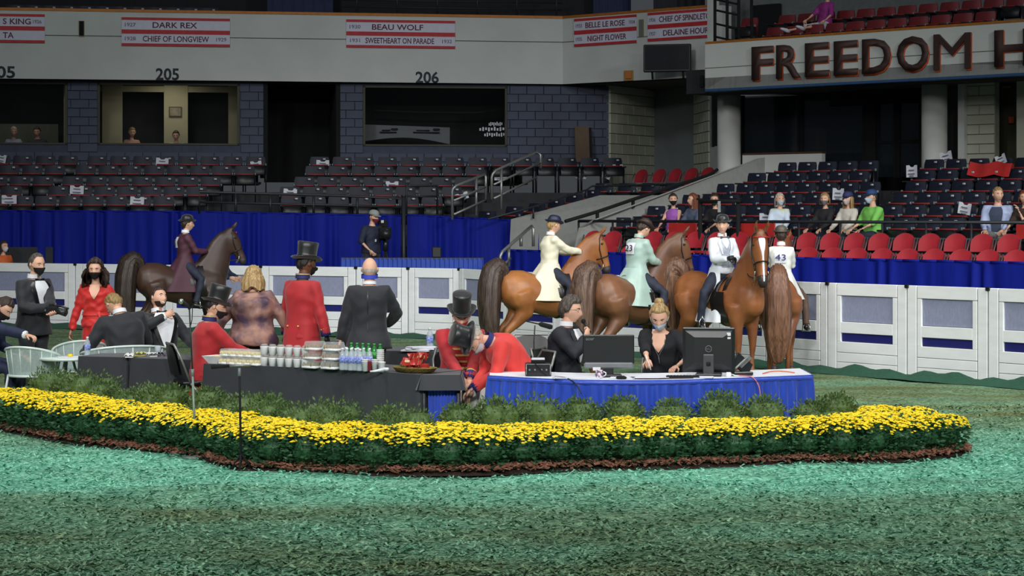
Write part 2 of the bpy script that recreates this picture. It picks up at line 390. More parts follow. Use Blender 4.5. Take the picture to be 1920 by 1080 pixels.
# suite windows: frame, glass, dim room behind
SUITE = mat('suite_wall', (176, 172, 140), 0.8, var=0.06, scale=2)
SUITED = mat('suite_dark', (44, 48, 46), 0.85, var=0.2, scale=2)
WFR = mat('window_frame_metal', (58, 56, 42), 0.5, 0.3)
def wpt(u, y, z):
    c, s_ = math.cos(wrz), math.sin(wrz); return Vector((WA[0] + u * c - y * s_, WA[1] + u * s_ + y * c, z))
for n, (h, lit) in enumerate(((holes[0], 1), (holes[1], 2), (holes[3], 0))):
    u0, u1, a, b = h; uc = (u0 + u1) / 2; w = u1 - u0
    win = struct(MB().box((0, 0, 0), (w, 0.012, b - a)), 'window_%d' % (n + 1), GLASS); win.location = wpt(uc, 0.10, (a + b) / 2); win.rotation_euler.z = wrz
    fr = MB()
    for sx in (-1, 1): fr.box((sx * (w / 2 - .025), -0.03, 0), (.05, .1, b - a))
    for sz in (-1, 1): fr.box((0, -0.03, sz * ((b - a) / 2 - .02)), (w, .1, .04))
    fr.obj('window_frame', WFR, win, False)
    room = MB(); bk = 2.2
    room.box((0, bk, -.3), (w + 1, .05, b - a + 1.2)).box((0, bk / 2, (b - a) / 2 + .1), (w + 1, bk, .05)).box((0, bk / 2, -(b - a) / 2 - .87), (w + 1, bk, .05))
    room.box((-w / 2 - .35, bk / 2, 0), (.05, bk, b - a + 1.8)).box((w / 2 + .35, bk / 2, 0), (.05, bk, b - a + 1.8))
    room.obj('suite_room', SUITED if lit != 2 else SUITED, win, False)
    if lit:   # the suite's own ceiling lamp
        lm = bpy.data.lights.new('suite_lamp', 'AREA'); lm.energy = 9 if lit == 2 else 3; lm.size = .8; lm.color = (1, .93, .78); lo_ = bpy.data.objects.new('suite_lamp', lm); COL.objects.link(lo_); lo_.location = wpt(uc, .55, b - .02); lo_.rotation_euler = (R(12), 0, wrz)
    if lit == 2:   # pale partition panels inside
        for (q0, q1) in ((187, 226), (306, 352), (430, 447)):
            x0, x1 = wu(q0) - uc, wu(q1) - uc; MB().box(((x0 + x1) / 2, 1.3, 0), (x1 - x0, .06, b - a + .3)).obj('wall_panel', SUITE, win, False)
        MB().box((0, 1.32, (b - a) / 2 - .05), (w, .06, .14)).obj('ceiling_band', SUITE, win, False)
        pf = MB(); x0 = wu(328) - uc
        pf.box((x0, 1.25, 0.12), (.30, .03, .24)); pf.obj('picture_frame', mat('picture_frame_wood', (92, 74, 50)), win, False)
        MB().box((x0, 1.23, 0.12), (.25, .01, .19)).obj('picture', mat('picture_paper', (150, 146, 120), var=.2, scale=12), win, False)
    if lit == 1:
        MB().box((wu(120) - uc, .5, 0), (.08, .06, b - a + .2)).obj('wall_panel', SUITE, win, False)
        MB().box((-.3, 1.6, -.45), (w, .06, .55)).obj('back_panel', mat('suite_back', (92, 96, 78), var=.1), win, False)
    if lit == 0:  # glass reflection built as shapes inside the suite: banner, emblems, white strokes
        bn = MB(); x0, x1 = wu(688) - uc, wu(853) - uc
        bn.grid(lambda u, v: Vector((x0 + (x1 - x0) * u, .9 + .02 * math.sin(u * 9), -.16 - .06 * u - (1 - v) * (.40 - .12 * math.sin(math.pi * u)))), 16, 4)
        bo = bn.obj('banner_reflection', mat('pale_banner_reflection', (150, 156, 160), var=.05), win); 
        for q, ww in ((735, .5), (808, .8)):
            lg = MB(); xx0 = wu(q) - uc
            lg.box((xx0, .86, -.345), (ww * .8, .01, .03)).box((xx0 - ww * .1, .86, -.295), (ww * .4, .01, .025)).ell((xx0 + ww * .3, .86, -.27), (.09, .01, .035), 8); lg.obj('emblem', mat('dark_emblem_reflection', (48, 52, 58)), bo)  # emblems belong to the same modelled reflection
        MB().tube([(wu(710) - uc, 1.0, .18), (wu(800) - uc, 1.0, .14), (wu(905) - uc, 1.0, .14), (wu(950) - uc, 1.0, .22)], .025, 6).obj('duct', SUITED, win)
        for j, (q, zq, ww) in enumerate(((932, -.17, .3), (925, -.29, .55), (930, -.42, .45))):
            lt = MB()
            for k in range(9):
                lt.box((wu(q) - uc - ww / 2 + ww * k / 8, .16, zq + .008 * (k % 3)), (ww / 14, .004, .06 + .03 * (k % 2)))
            lt.obj('text_reflection', mat('white_text_reflection', (225, 232, 240), emit=0.25), win, False)  # strokes for lettering mirrored in the glass, glowing faintly with no lamp there
# vomitory behind the gap
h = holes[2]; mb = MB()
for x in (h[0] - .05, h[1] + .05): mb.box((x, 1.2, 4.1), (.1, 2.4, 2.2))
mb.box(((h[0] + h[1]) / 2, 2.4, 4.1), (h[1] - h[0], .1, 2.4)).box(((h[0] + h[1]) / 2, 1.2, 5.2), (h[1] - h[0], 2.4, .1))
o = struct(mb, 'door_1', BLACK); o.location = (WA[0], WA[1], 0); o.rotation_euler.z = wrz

# small brown easel-like board leaning by the slate wall
p = wpt(wu(1088), -0.25, 3.35); t = thing('leaning_board', 'brown wooden board leaning against the slate block wall', 'board', p, wrz)
MB().box((0, 0, .42), (.34, .03, .86), rot=Matrix.Rotation(R(-10), 3, 'X')).obj('panel', mat('brown_board', (92, 70, 44), var=.15, stretch=(1, 1, 9)), t, False)
MB().box((.2, -.02, .4), (.05, .06, .84), rot=Matrix.Rotation(R(-10), 3, 'X')).obj('edge_strip', BLACK, t, False)

# ---- corner recess under the angled fascia
def cm(name, a, b, z0, z1, thick, m, course=0.24, bwid=0.62, seed=1):
    """masonry wall built course by course: mortar core plus proud blocks"""
    w = vwall(name, a, b, z0, z1, thick, mat('beige_mortar', (158, 160, 144), 0.9)); 
    a = Vector((a[0], a[1], 0)); b = Vector((b[0], b[1], 0)); t = (b - a); L = t.length; t.normalize(); rz = math.atan2(t.y, t.x)
    cache = {}; r = 0; z = z0
    while z < z1 - .02:
        hgt = min(course, z1 - z); x = -(r % 2) * bwid / 2
        while x < L - .03:
            q0, q1 = max(0, x), min(L, x + bwid)
            if q1 - q0 > .04:
                key = (round(q1 - q0, 2), round(hgt, 2))
                if key not in cache: cache[key] = MB().box((0, 0, 0), (key[0] - .014, .05, key[1] - .016), bev=.006).mesh('block', [m], False)
                o = link('block', cache[key], w); o.location = a + t * ((q0 + q1) / 2) + Vector((0, 0, z + hgt / 2)) + Vector((-t.y, t.x, 0)) * -0.012; o.rotation_euler.z = rz
            x += bwid
        z += course; r += 1
    return w
cA, cB = (GX(1142, 50.5), 50.5), (GX(1225, 52.6), 52.6)
cm('wall_recess_left', cA, cB, 2.6, zb, .12, BEIGE)
cC = (GX(1303, 51.2), 51.2)
vwall('wall_recess_back', cB, cC, 2.6, zb, .12, GREYD)
cm('wall_recess_right', cC, (GX(1331, 49.2), 49.2), 2.6, zb, .12, BEIGE, bwid=.4)
vwall('wall_recess_end', (GX(1331, 49.2), 49.2), (GX(1362, 46.6), 46.6), 2.2, zb, .12, WHITE)
mb = MB(); p = W(1346, 215, 46.9); mb.box((0, 0, 0), (.22, .1, 1.38)); o = struct(mb, 'window_4', BLACK); o.location = p; o.rotation_euler.z = R(-40)
MB().box((-.14, -.02, 0), (.05, .12, 1.42)).obj('window_frame', STEEL, o, False)

# ---- lower balcony with the big lettering
LA, LB = (GX(1322, 44.0), 44.0), (GX(1990, 38.3), 38.3)
LB = along(LA, LB, 2260); lz0, lz1 = 4.69, 5.65
vwall('wall_balcony', LA, LB, lz0, lz1, 0.3, WHITE)
vwall('trim_5', (LA[0], LA[1] - .015), (LB[0], LB[1] - .015), lz1 - .01, lz1 + .035, .34, BRASS)
vwall('trim_6', (LA[0], LA[1] - .008), (LB[0], LB[1] - .008), lz0 + .445, lz0 + .457, .03, SOFF)
vwall('trim_7', (LA[0], LA[1] - .01), (LB[0], LB[1] - .01), lz0 - .03, lz0 + .02, .3, mat('blue_edge_trim', (44, 84, 130)))
brz = frame_of(LA, LB); BT = Vector((math.cos(brz), math.sin(brz), 0)); BN = Vector((-BT.y, BT.x, 0))
mb = MB(); q = [Vector((LA[0], LA[1], 0)), Vector((LB[0], LB[1], 0)), Vector((LB[0], LB[1], 0)) + BN * 9, Vector((LA[0], LA[1], 0)) + BN * 9]
mb.loft([[p + BN * .1 * 0 + Vector((0, 0, lz0 + .02)) for p in q], [p + Vector((0, 0, lz0 + .25)) for p in q]])
struct(mb, 'floor_balcony', SOFF)
SIGN = mat('sign_letter_brown', (66, 44, 40), 0.6); SIGNO = mat('sign_letter_orange', (196, 84, 36), 0.6)
sg = thing('lettering_sign', 'large dark brown FREEDOM HALL letters with orange edges on the balcony front', 'sign', (LA[0], LA[1], 0), brz)
spans = [('F', 1412, 1451), ('R', 1458, 1502), ('E', 1512, 1556), ('E', 1566, 1610), ('D', 1619, 1672), ('O', 1684, 1743), ('M', 1753, 1822), ('H', 1867, 1937), ('A', 1950, 2020), ('L', 2036, 2080), ('L', 2094, 2138)]
for ch, a, b in spans:
    pa, pb = along(LA, LB, a), along(LA, LB, b)
    ua = math.hypot(pa[0] - LA[0], pa[1] - LA[1]); ub = math.hypot(pb[0] - LA[0], pb[1] - LA[1])
    o = link('letter', text_fit(ch, ub - ua, 0.67, .05, SIGN, 0 if ch == 'M' else .022), sg); o.location = ((ua + ub) / 2, -.005, lz0 + .485); o['label'] = 'brown letter ' + ch
    e = link('letter_edge', text_fit(ch, (ub - ua) * 1.0, 0.69, .02, SIGNO, 0 if ch == 'M' else .022), o); e.location = (0.012, 0.0, -.022)

# dark blue glazing and columns under the balcony
def bp_(u, dep, z): return Vector((LA[0], LA[1], 0)) + BT * u + BN * dep + Vector((0, 0, z))
def bline(dep):
    a = bp_(-3, dep, 0); b = bp_(14, dep, 0); return (a.x, a.y), (b.x, b.y)
def bcol(name, px, dep, wpx, z0, z1, m):
    p = along(*bline(dep), px); mb = MB(); mb.lathe([(wpx * p[1] / F / 2, z0), (wpx * p[1] / F / 2, z1)], 24); o = struct(mb, name, m, True); o.location = (p[0], p[1], 0); return o
COLM = mat('column_paint', (206, 208, 202), 0.75, var=.05, scale=2)
bcol('trim_column_1', 1367, 1.6, 44, 0.8, lz0 + .05, COLM); bcol('trim_column_2', 1752, 1.5, 48, 1.2, lz0 + .05, COLM)
def bwall(name, px0, px1, dep, z0, z1, m, thick=.1):
    l = bline(dep); return vwall(name, along(*l, px0), along(*l, px1), z0, z1, thick, m)
bwall('wall_back_glazing', 1340, 1740, 4.4, 1.5, lz0 + .1, SUITED)
for i, (q0, q1) in enumerate(((1392, 1500), (1504, 1622), (1642, 1680), (1686, 1728))):
    l = bline(2.6); a, b = along(*l, q0), along(*l, q1); z0 = 2.9
    w = struct(MB().box((0, 0, 0), (math.hypot(b[0] - a[0], b[1] - a[1]), .015, 1.8)), 'window_%d' % (5 + i), mat('dark_blue_glass', (40, 50, 58), .08, alpha=.55)); w.location = ((a[0] + b[0]) / 2, (a[1] + b[1]) / 2, z0 + .9); w.rotation_euler.z = brz
    fm = MB(); ww = math.hypot(b[0] - a[0], b[1] - a[1])
    for sx in (-1, 1): fm.box((sx * ww / 2, 0, 0), (.07, .1, 1.84))
    if i > 1: fm.box((0, 0, -.18), (ww, .09, .06))
    fm.obj('window_frame', BLACK, w, False)
bwall('trim_header', 1556, 1730, 2.5, 4.4, lz0 + .1, BLACK, .2)
bwall('trim_mullion', 1622, 1641, 2.5, 1.5, lz0 + .1, BLACK, .12)
# things seen dimly through the glass
for i, (q, py, ww, hh, c) in enumerate(((1525, 262, .5, .5, (150, 146, 120)), (1420, 255, .35, .5, (60, 60, 58)), (1450, 258, .25, .45, (44, 44, 44)), (1565, 225, .5, .12, (40, 40, 40)))):
    l = bline(3.4); p = along(*l, q); tt = thing('concourse_cabinet', ['pale box cabinet behind the dark glass', 'dark cabinet at the left end behind the dark glass', 'narrow black cabinet behind the dark glass', 'flat dark lamp shade behind the dark glass'][i], 'cabinet' if i < 3 else 'lamp', (p[0], p[1], ZZ(py, p[1]) - hh / 2), brz)
    MB().box((0, 0, hh / 2), (ww, .3, hh), bev=.02).obj('cabinet_body', mat('cab%d' % i, c), tt, False); MB().box((0, -.15, hh * .5), (ww * .8, .02, hh * .7)).obj('cabinet_door', mat('cabd%d' % i, tuple(int(v * .9) for v in c)), tt, False)
# right end of the concourse
cm('wall_concourse', along(*bline(1.9), 1800), along(*bline(1.9), 1866), 1.6, lz0 + .05, .15, BEIGE, course=.19, bwid=.9)
bwall('wall_concourse_pier', 1796, 1808, 1.75, 1.6, lz0 + .05, WHITE, .1)
bwall('wall_dark_gap', 1773, 1800, 2.4, 1.5, lz0 + .05, mat('gap_brown', (72, 68, 66)), .1)
d2 = bwall('door_2', 1862, 1912, 2.4, 1.6, lz0 + .05, mat('door_bronze', (70, 68, 52), var=.05), .08)
bwall('wall_concourse_end', 1906, 2250, 1.65, 1.6, lz0 + .05, BEIGE, .1)
bwall('trim_8', 1726, 1812, 1.2, 2.83, 2.88, BLACK, .06)
l = bline(2.32); p = along(*l, 1888); es = thing('exit_light_box', 'small grey box light above the bronze door', 'light', (p[0], p[1], ZZ(163, p[1])), brz); MB().box((0, 0, 0), (.2, .06, .05), bev=.01).obj('casing', mat('grey_casing', (130, 130, 112)), es, False); MB().box((0, -.035, 0), (.17, .01, .035)).obj('lens', mat('grey_lens', (150, 150, 130)), es, False)
p = along(*bline(2.3), 1896); os_ = thing('orange_notice', 'small orange notice on the bronze door', 'sign', (p[0], p[1], ZZ(225, p[1])), brz); MB().box((0, 0, 0), (.12, .015, .13), bev=.004).obj('sheet', mat('notice_orange', (196, 84, 56), var=.2, scale=30), os_, False)
# low white parapet with sloping shadow
pw0 = along(*bline(1.75), 1392); pw1 = along(*bline(1.75), 1541)
vwall('wall_parapet', pw0, pw1, 2.0, 3.40, .12, WHITE)
vwall('trim_9', (pw0[0], pw0[1] - .01), (pw1[0], pw1[1] - .01), 3.39, 3.43, .16, mat('brown_cap', (84, 52, 36)))

# ---- banners with the winners' names
BRED = mat('banner_red', (206, 52, 58), .6); BWH = mat('banner_white', (222, 222, 238), .6, var=.03); BTX = mat('banner_text', (112, 50, 74), .7); BTX2 = mat('banner_text_pale', (150, 130, 156), .7)
def banner(label, line, q0, q1, zc, rows, off=.02):
    a, b = along(*line, q0), along(*line, q1); L = math.hypot(b[0] - a[0], b[1] - a[1]); rz = frame_of(a, b); nrm = Vector((math.sin(rz), -math.cos(rz), 0))
    t = thing('winner_banner', label, 'banner', Vector(((a[0] + b[0]) / 2, (a[1] + b[1]) / 2, zc)) + nrm * off, rz, 'winner banners along the upper fascia')
    H = .65
    MB().box((0, 0, 0), (L, .02, H)).obj('cloth', BWH, t, False)
    for z, hh in ((H / 2 - .03, .06), (0, .095), (-H / 2 + .03, .06)): MB().box((0, -.012, z), (L, .01, hh)).obj('red_stripe', BRED, t, False)
    for k, items in enumerate(rows):
        for (s, x, w, hgt, pale) in items:
            o = link('lettering', text_fit(s, w * L, hgt, .004, BTX2 if pale else BTX, .012), t); o.location = (x * L, -.011, .157 if k == 0 else -.157)
ul = (FA, FB); ur = (FB, FC)
zc1 = ZZ(59, 48.4); 
banner('red striped banner cut by the left edge, ending in S KING', ul, -118, 84, ZZ(53, 48.1), [[("S KING", .24, .26, .13, 0), ('1926', .43, .08, .085, 1)], [("TA", .16, .1, .13, 0)]])
banner('red striped banner reading DARK REX above CHIEF OF LONGVIEW', ul, 228, 431, ZZ(59, 48.5), [[('1927', -.42, .1, .085, 1), ('DARK REX', -.01, .41, .13, 0)], [('1928', -.42, .1, .085, 1), ('CHIEF OF LONGVIEW', 0, .61, .13, 0), ('1929', .42, .095, .085, 1)]])
banner('red striped banner reading BEAU WOLF above SWEETHEART ON PARADE', ul, 649, 853, ZZ(63, 49.4), [[('1930', -.42, .1, .085, 1), ('BEAU WOLF', -.03, .47, .13, 0)], [('1931', -.42, .09, .085, 1), ('SWEETHEART ON PARADE', -.01, .63, .13, 0), ('1932', .425, .09, .085, 1)]])
banner('red striped banner reading BELLE LE ROSE above NIGHT FLOWER', ur, 1078, 1195, ZZ(58, 49.4), [[('1933', -.42, .1, .085, 1), ('BELLE LE ROSE', 0, .63, .13, 0), ('1934', .43, .09, .085, 1)], [('1935', -.42, .1, .085, 1), ('NIGHT FLOWER', .03, .62, .13, 0)]])
banner('red striped banner by the balcony reading CHIEF OF SPINDLETOP above DELAINE HOURS', ur, 1216, 1345, ZZ(47, 48.0), [[('1936', -.43, .09, .085, 1), ('CHIEF OF SPINDLETOP', .06, .78, .13, 0)], [('1937', -.43, .09, .085, 1), ('DELAINE HOURS', .08, .7, .13, 0)]])
NUMM = mat('section_number', (56, 62, 72), .7)
for s, q, py, w, lab in (('205', 2, 135, .62, 'dark section number 05 cut off at the left edge of the fascia'), ('205', 314, 139, .52, 'dark section number 205 painted over the lit suite window'), ('206', 801, 145, .54, 'dark section number 206 painted over the dark suite window')):
    p = along(*ul, q); o = link('section_number', text_fit(s, w, .27, .008, NUMM, .02)); o.location = (p[0], p[1] - .008, ZZ(py, p[1])); o.rotation_euler.z = frame_of(FA, FB); tag(o, lab, 'number')
p = along(*ul, 153); o = thing('wall_slot', 'black upright vent slot between two banners on the left fascia', 'vent', (p[0], p[1] - .01, ZZ(54, p[1])), frame_of(FA, FB))
MB().box((0, 0, 0), (.13, .02, .36)).obj('vent_frame', mat('vent_tan', (150, 140, 96)), o, False); MB().box((0, -.012, .005), (.1, .01, .33)).obj('vent_opening', BLACK, o, False)
p = along(*ur, 1203); o = thing('wall_slot', 'narrow grey vent slot between two banners on the angled fascia', 'vent', (p[0] - .01, p[1] - .015, ZZ(53, p[1])), frame_of(FB, FC))
MB().box((0, 0, 0), (.13, .02, .4)).obj('vent_frame', mat('vent_tan'  , (150, 140, 96)), o, False); MB().box((0, -.012, 0), (.09, .01, .36)).obj('vent_opening', GREYD, o, False)
p = along(*ur, 1179); o = thing('fire_strobe', 'small orange alarm box low on the angled fascia', 'alarm', (p[0] - .01, p[1] - .02, ZZ(142, p[1])), frame_of(FB, FC))
MB().box((0, 0, 0), (.26, .04, .24), bev=.01).obj('plate', mat('strobe_tan', (190, 150, 80)), o, False); MB().box((0.02, -.03, .01), (.17, .04, .17), bev=.01).obj('lens', mat('strobe_orange', (220, 130, 70)), o, False)
# hanging television
p = along(*ur, 1278); o = thing('wall_television', 'black flat television hung on the angled fascia beside the balcony', 'television', (p[0] - .35, p[1] - .4, ZZ(109, p[1] - .4)), frame_of(FB, FC) + R(25))
MB().box((0, 0, 0), (1.08, .09, .62), bev=.02).obj('casing', mat('tv_black', (24, 26, 30), .4), o, False); MB().box((0, -.048, .01), (1.0, .01, .54)).obj('screen', mat('tv_screen', (30, 34, 40), .15), o, False)
for sx in (-.35, .35): MB().tube([(sx, .03, -.3), (sx, .08, -.46)], .025, 6).obj('mount_arm', BLACK, o)
MB().box((0, .25, 0), (.2, .5, .2)).obj('wall_mount', BLACK, o, False)
# loudspeaker at the balcony corner
o = thing('loudspeaker', 'small black loudspeaker under the balcony corner', 'speaker', W(1316, 153, 44.4)); MB().box((0, 0, 0), (.09, .12, .26), bev=.02).obj('cabinet', BLACK, o, False); MB().box((0, .15, .05), (.04, .3, .04)).obj('bracket', BLACK, o, False)
# ================================================================= seats
NAVY = mat('seat_navy_plastic', (30, 36, 52), .5, var=.12, scale=6, spec=.3)
NAVYP = mat('seat_black_plastic', (22, 24, 28), .4)
REDE = mat('seat_red_edge', (150, 44, 44), .5)
PLATE = mat('number_plate', (190, 194, 196), .4)
CAPM = mat('armrest_cap', (120, 132, 140), .35)
MAROON = mat('seat_maroon_plastic', (128, 40, 46), .4, var=.1)
CHROME = mat('chair_chrome', (200, 204, 208), .25, .9)
def seat_parts(t, shell, plate=True):
    m = MB()
    def back(u, v):
        x = (u - .5) * .44; z = .40 + v * .42; y = .17 + .06 * v - .05 * math.cos((u - .5) * 2.4) + .045
        if v > .8: x *= 1 - .10 * ((v - .8) / .2) ** 2
        return Vector((x, y, z))
    m.grid(back, 9, 7); m.grid(lambda u, v: back(u, v) + Vector((0, .03, -.004)), 9, 7)
    m.grid(lambda u, v: back(u, 1) + Vector((0, .03 * v, .0)), 9, 2)
    m.obj('backrest', shell, t)
    m = MB().box((0, .02, .50), (.41, .045, .22), rot=Matrix.Rotation(R(-14), 3, 'X'), bev=.015); m.obj('seat_pan', NAVYP, t)
    MB().box((0, .055, .625), (.38, .03, .028), rot=Matrix.Rotation(R(-14), 3, 'X'), bev=.008).obj('red_edge', REDE, t)
    for s in (-1, 1):
        MB().box((s * .23, -.02, .60), (.03, .32, .03), bev=.01).box((s * .23, .1, .3), (.025, .12, .60)).obj('armrest', NAVYP, t)
        MB().box((s * .23, .14, .635), (.028, .05, .05), bev=.01).obj('armrest_cap', CAPM, t)
    if plate: MB().box((.10, .150, .765), (.06, .02, .035), bev=.004).obj('number_plate', PLATE, t)
def proto(fn, name, *a):
    t = bpy.data.objects.new(name, None); COL.objects.link(t); fn(t, *a); return t
def occ_parts(t):
    seat_parts(t, NAVY); 
    for c in list(t.children):
        if c.name.startswith('seat_pan') or c.name.startswith('red_edge'): bpy.data.objects.remove(c)
    MB().box((0, -.02, .42), (.41, .40, .045), bev=.015).obj('seat_pan', NAVYP, t)
P_OCC = proto(occ_parts, 'stadium_seat')
P_NAVY = proto(seat_parts, 'stadium_seat', NAVY); P_MAR = proto(seat_parts, 'stadium_seat', MAROON, False)
used = set()
def place(pr, loc, rz, label, cat, group):
    if pr.name in used: o = copy_tree(pr)
    else: used.add(pr.name); o = pr
    o.location = loc; o.rotation_euler = (0, 0, rz); return tag(o, label, cat, group)

# tiers under the left and middle blocks
NW = Vector((-math.sin(wrz), math.cos(wrz), 0)); TW = Vector((math.cos(wrz), math.sin(wrz), 0))
def lrow(d0): return ((GX(-90, d0), d0), (GX(-90, d0) + 20 * TW.x, d0 + 20 * TW.y))
LROWS = [(44.0, 1.695), (44.8, 1.905), (45.6, 2.133), (46.4, 2.39), (47.2, 2.62)]      # distance at the left edge, tread height
mb = MB(); 
for i, (d0, z) in enumerate([(43.0, 1.47)] + LROWS):
    a = Vector((GX(-90, d0), d0, 0)) + NW * (-.32)
    M3 = Matrix(((TW.x, NW.x, 0), (TW.y, NW.y, 0), (0, 0, 1)))
    mb.box(tuple(a + TW * 9 + NW * .5 + Vector((0, 0, z - .3))), (18.5, 1.1, .6), rot=M3)
struct(mb, 'floor_tiers_left', CONC)
def span(px0, px1, step): 
    out = []; x = px0
    while x <= px1 + .1: out.append(x); x += step
    return out
left_px = [span(-4, 350, 44.4), span(-24, 60, 43.5) + span(108, 372, 43.5), span(-7, 80, 43.2) + span(136, 425, 43.2), span(16, 104, 42.8) + span(160, 462, 42.8), span(-1, 130, 42.5) + span(182, 482, 42.5)]
mid_px = [span(548, 852, 44), span(545, 862, 43.6), span(572, 880, 43.2), span(593, 900, 42.8), span(600, 1165, 42.5)]
for blk, pxs in (('left', left_px), ('middle', mid_px)):
    for r, (d0, z) in enumerate(LROWS):
        ln = lrow(d0)
        for k, px in enumerate(pxs[r]):
            p = along(*ln, px)
            place(P_NAVY, (p[0], p[1], z), wrz + rnd.uniform(-.04, .04), 'dark navy folding seat, %s row up, %s from the left in the %s block' % (ORD[r], ORD[k], blk), 'seat', 'navy seats in the end stand')
# small corner block curving round to the side stand
for k, (px, py, d, rz) in enumerate(((900, 396, 44.2, -35), (950, 387, 44.5, -38), (992, 381, 44.9, -40), (1028, 374, 45.3, -42), (1062, 364, 45.6, -42), (1096, 356, 46.0, -44))):
    place(P_NAVY, (GX(px, d), d, ZZ(py, d) - .82), R(rz), 'navy seat beside the pale stair wall, %s from the bottom of the ramp' % ORD[k], 'seat', 'corner seats')
for k in range(5):
    d = 47.2 - k * .1; px = 1122 + k * 44
    place(P_NAVY, (GX(px, d), d, ZZ(343, d) - .82), R(-30), 'navy seat in front of the red folding chairs, %s from the left' % ORD[k], 'seat', 'corner seats')
mb = MB()
for k in range(7):
    q = W(900 + k * 36, 409 - k * 8.5, 44.1 + k * .34); mb.box((q.x + .1, q.y + .5, q.z - 1.3), (1.2, 1.4, .5 + .1 * k))
mb.box((GX(1210, 47.3), 47.5, 1.8), (3.0, 1.0, .5)).box((GX(1260, 48.2), 48.3, 2.1), (3.4, 1.4, .5)); struct(mb, 'floor_tiers_corner', CONC)

# ---- side stand along the balcony
U_ = Vector((0.72, -0.694, 0)); V_ = Vector((0.694, 0.72, 0)); B0 = Vector((GX(1480, 38.5), 38.5, 0)); srz = math.atan2(U_.y, U_.x)
def srow(dep):
    a = B0 + V_ * dep - U_ * 12; b = B0 + V_ * dep + U_ * 12; return (a.x, a.y), (b.x, b.y)
Z0 = 1.25; RISE = .225
M3S = Matrix(((U_.x, V_.x, 0), (U_.y, V_.y, 0), (0, 0, 1)))
mb = MB()
starts = [1150, 1215, 1280, 1345, 1405, 1463]
for r in range(7):
    a = Vector((*along(*srow(.8 * r), starts[min(r, 5)] - 25 + (60 if r == 6 else 0)), 0)); L = 11.5
    mb.box(tuple(a + U_ * L / 2 + V_ * .15 + Vector((0, 0, Z0 + RISE * r - .35))), (L, .95, .7), rot=M3S)
mb.box(tuple(B0 + V_ * -1.75 + U_ * .6 + Vector((0, 0, .36))), (16.5, 2.3, .72), rot=M3S).box(tuple(B0 + V_ * -1.05 + U_ * .6 + Vector((0, 0, .85))), (16.5, .75, .3), rot=M3S)
struct(mb, 'floor_tiers_side', CONC)
taken = []
SPECT = [1253, 1297, 1335, 1474, 1550, 1580, 1640, 1862, 1916]; SPOS = {}
def seat_px(r):
    ln = srow(.8 * r); a = Vector((*along(*ln, starts[min(r, 5)]), 0)); return [(960 + (a + U_ * (.5 * i)).x * F / (a + U_ * (.5 * i)).y, i, a + U_ * (.5 * i)) for i in range(26)]
_r0 = seat_px(0)
for q in SPECT:
    c_ = min((x for x in _r0 if x[1] not in [v[0] for v in SPOS.values()]), key=lambda x: abs(x[0] - q)); SPOS[q] = (c_[1], c_[2])
_occ = {v[0] for v in SPOS.values()}
for r in range(6):
    ln = srow(.8 * r); a = Vector((*along(*ln, starts[min(r, 5)] + (130 if r == 6 else 0)), 0)); k = 0
    for i in range(26):
        p = a + U_ * (.5 * i); px = 960 + p.x * F / p.y
        if px > 1935: break
        if 1588 + r * 12 < px < 1640 + r * 16 and r > 1: continue
        if r == 6 and px < 1760: continue
        place(P_OCC if (r == 0 and i in _occ) else P_NAVY, (p.x, p.y, Z0 + RISE * r), srz + rnd.uniform(-.04, .04), 'dark navy folding seat, %s row up, %s from the left in the side stand' % (ORD[r], ORD[k]), 'seat', 'navy seats in the side stand'); k += 1
# upper balcony seats (maroon)
for r, (dep, z, q0, q1, lab) in enumerate(((1.0, 6.01 - .82, 1440, 1860, 'front'), (1.9, 6.35 - .82, 1392, 1925, 'back'))):
    ln = bline(dep); a = Vector((*along(*ln, q0), 0)); b = Vector((*along(*ln, q1), 0)); n = int((b - a).length / .5)
    kk = 0
    for i in range(n + 1):
        p = a + BT * (.5 * i); px = 960 + p.x * F / p.y
        if r == 1 and 1412 < px < 1462: continue
        place(P_MAR, (p.x, p.y, z), brz, 'maroon folding seat in the %s row of the balcony, %s from the left' % (lab, ORD[kk]), 'seat', 'maroon balcony seats'); kk += 1
mb = MB()
for dep, z in ((1.0, 5.17), (1.95, 5.50)):
    c = bp_(5.5, dep + .1, z - .25); mb.box(tuple(c), (13, .95, .5), rot=M3S)
struct(mb, 'floor_balcony_tiers', CONC)
bwall('wall_balcony_back', 1325, 1960, 3.4, 5.3, 9, mat('dim_back_wall', (120, 126, 126), .9), .1)
bwall('door_3', 1410, 1460, 3.25, 5.3, 6.75, BLACK, .1)
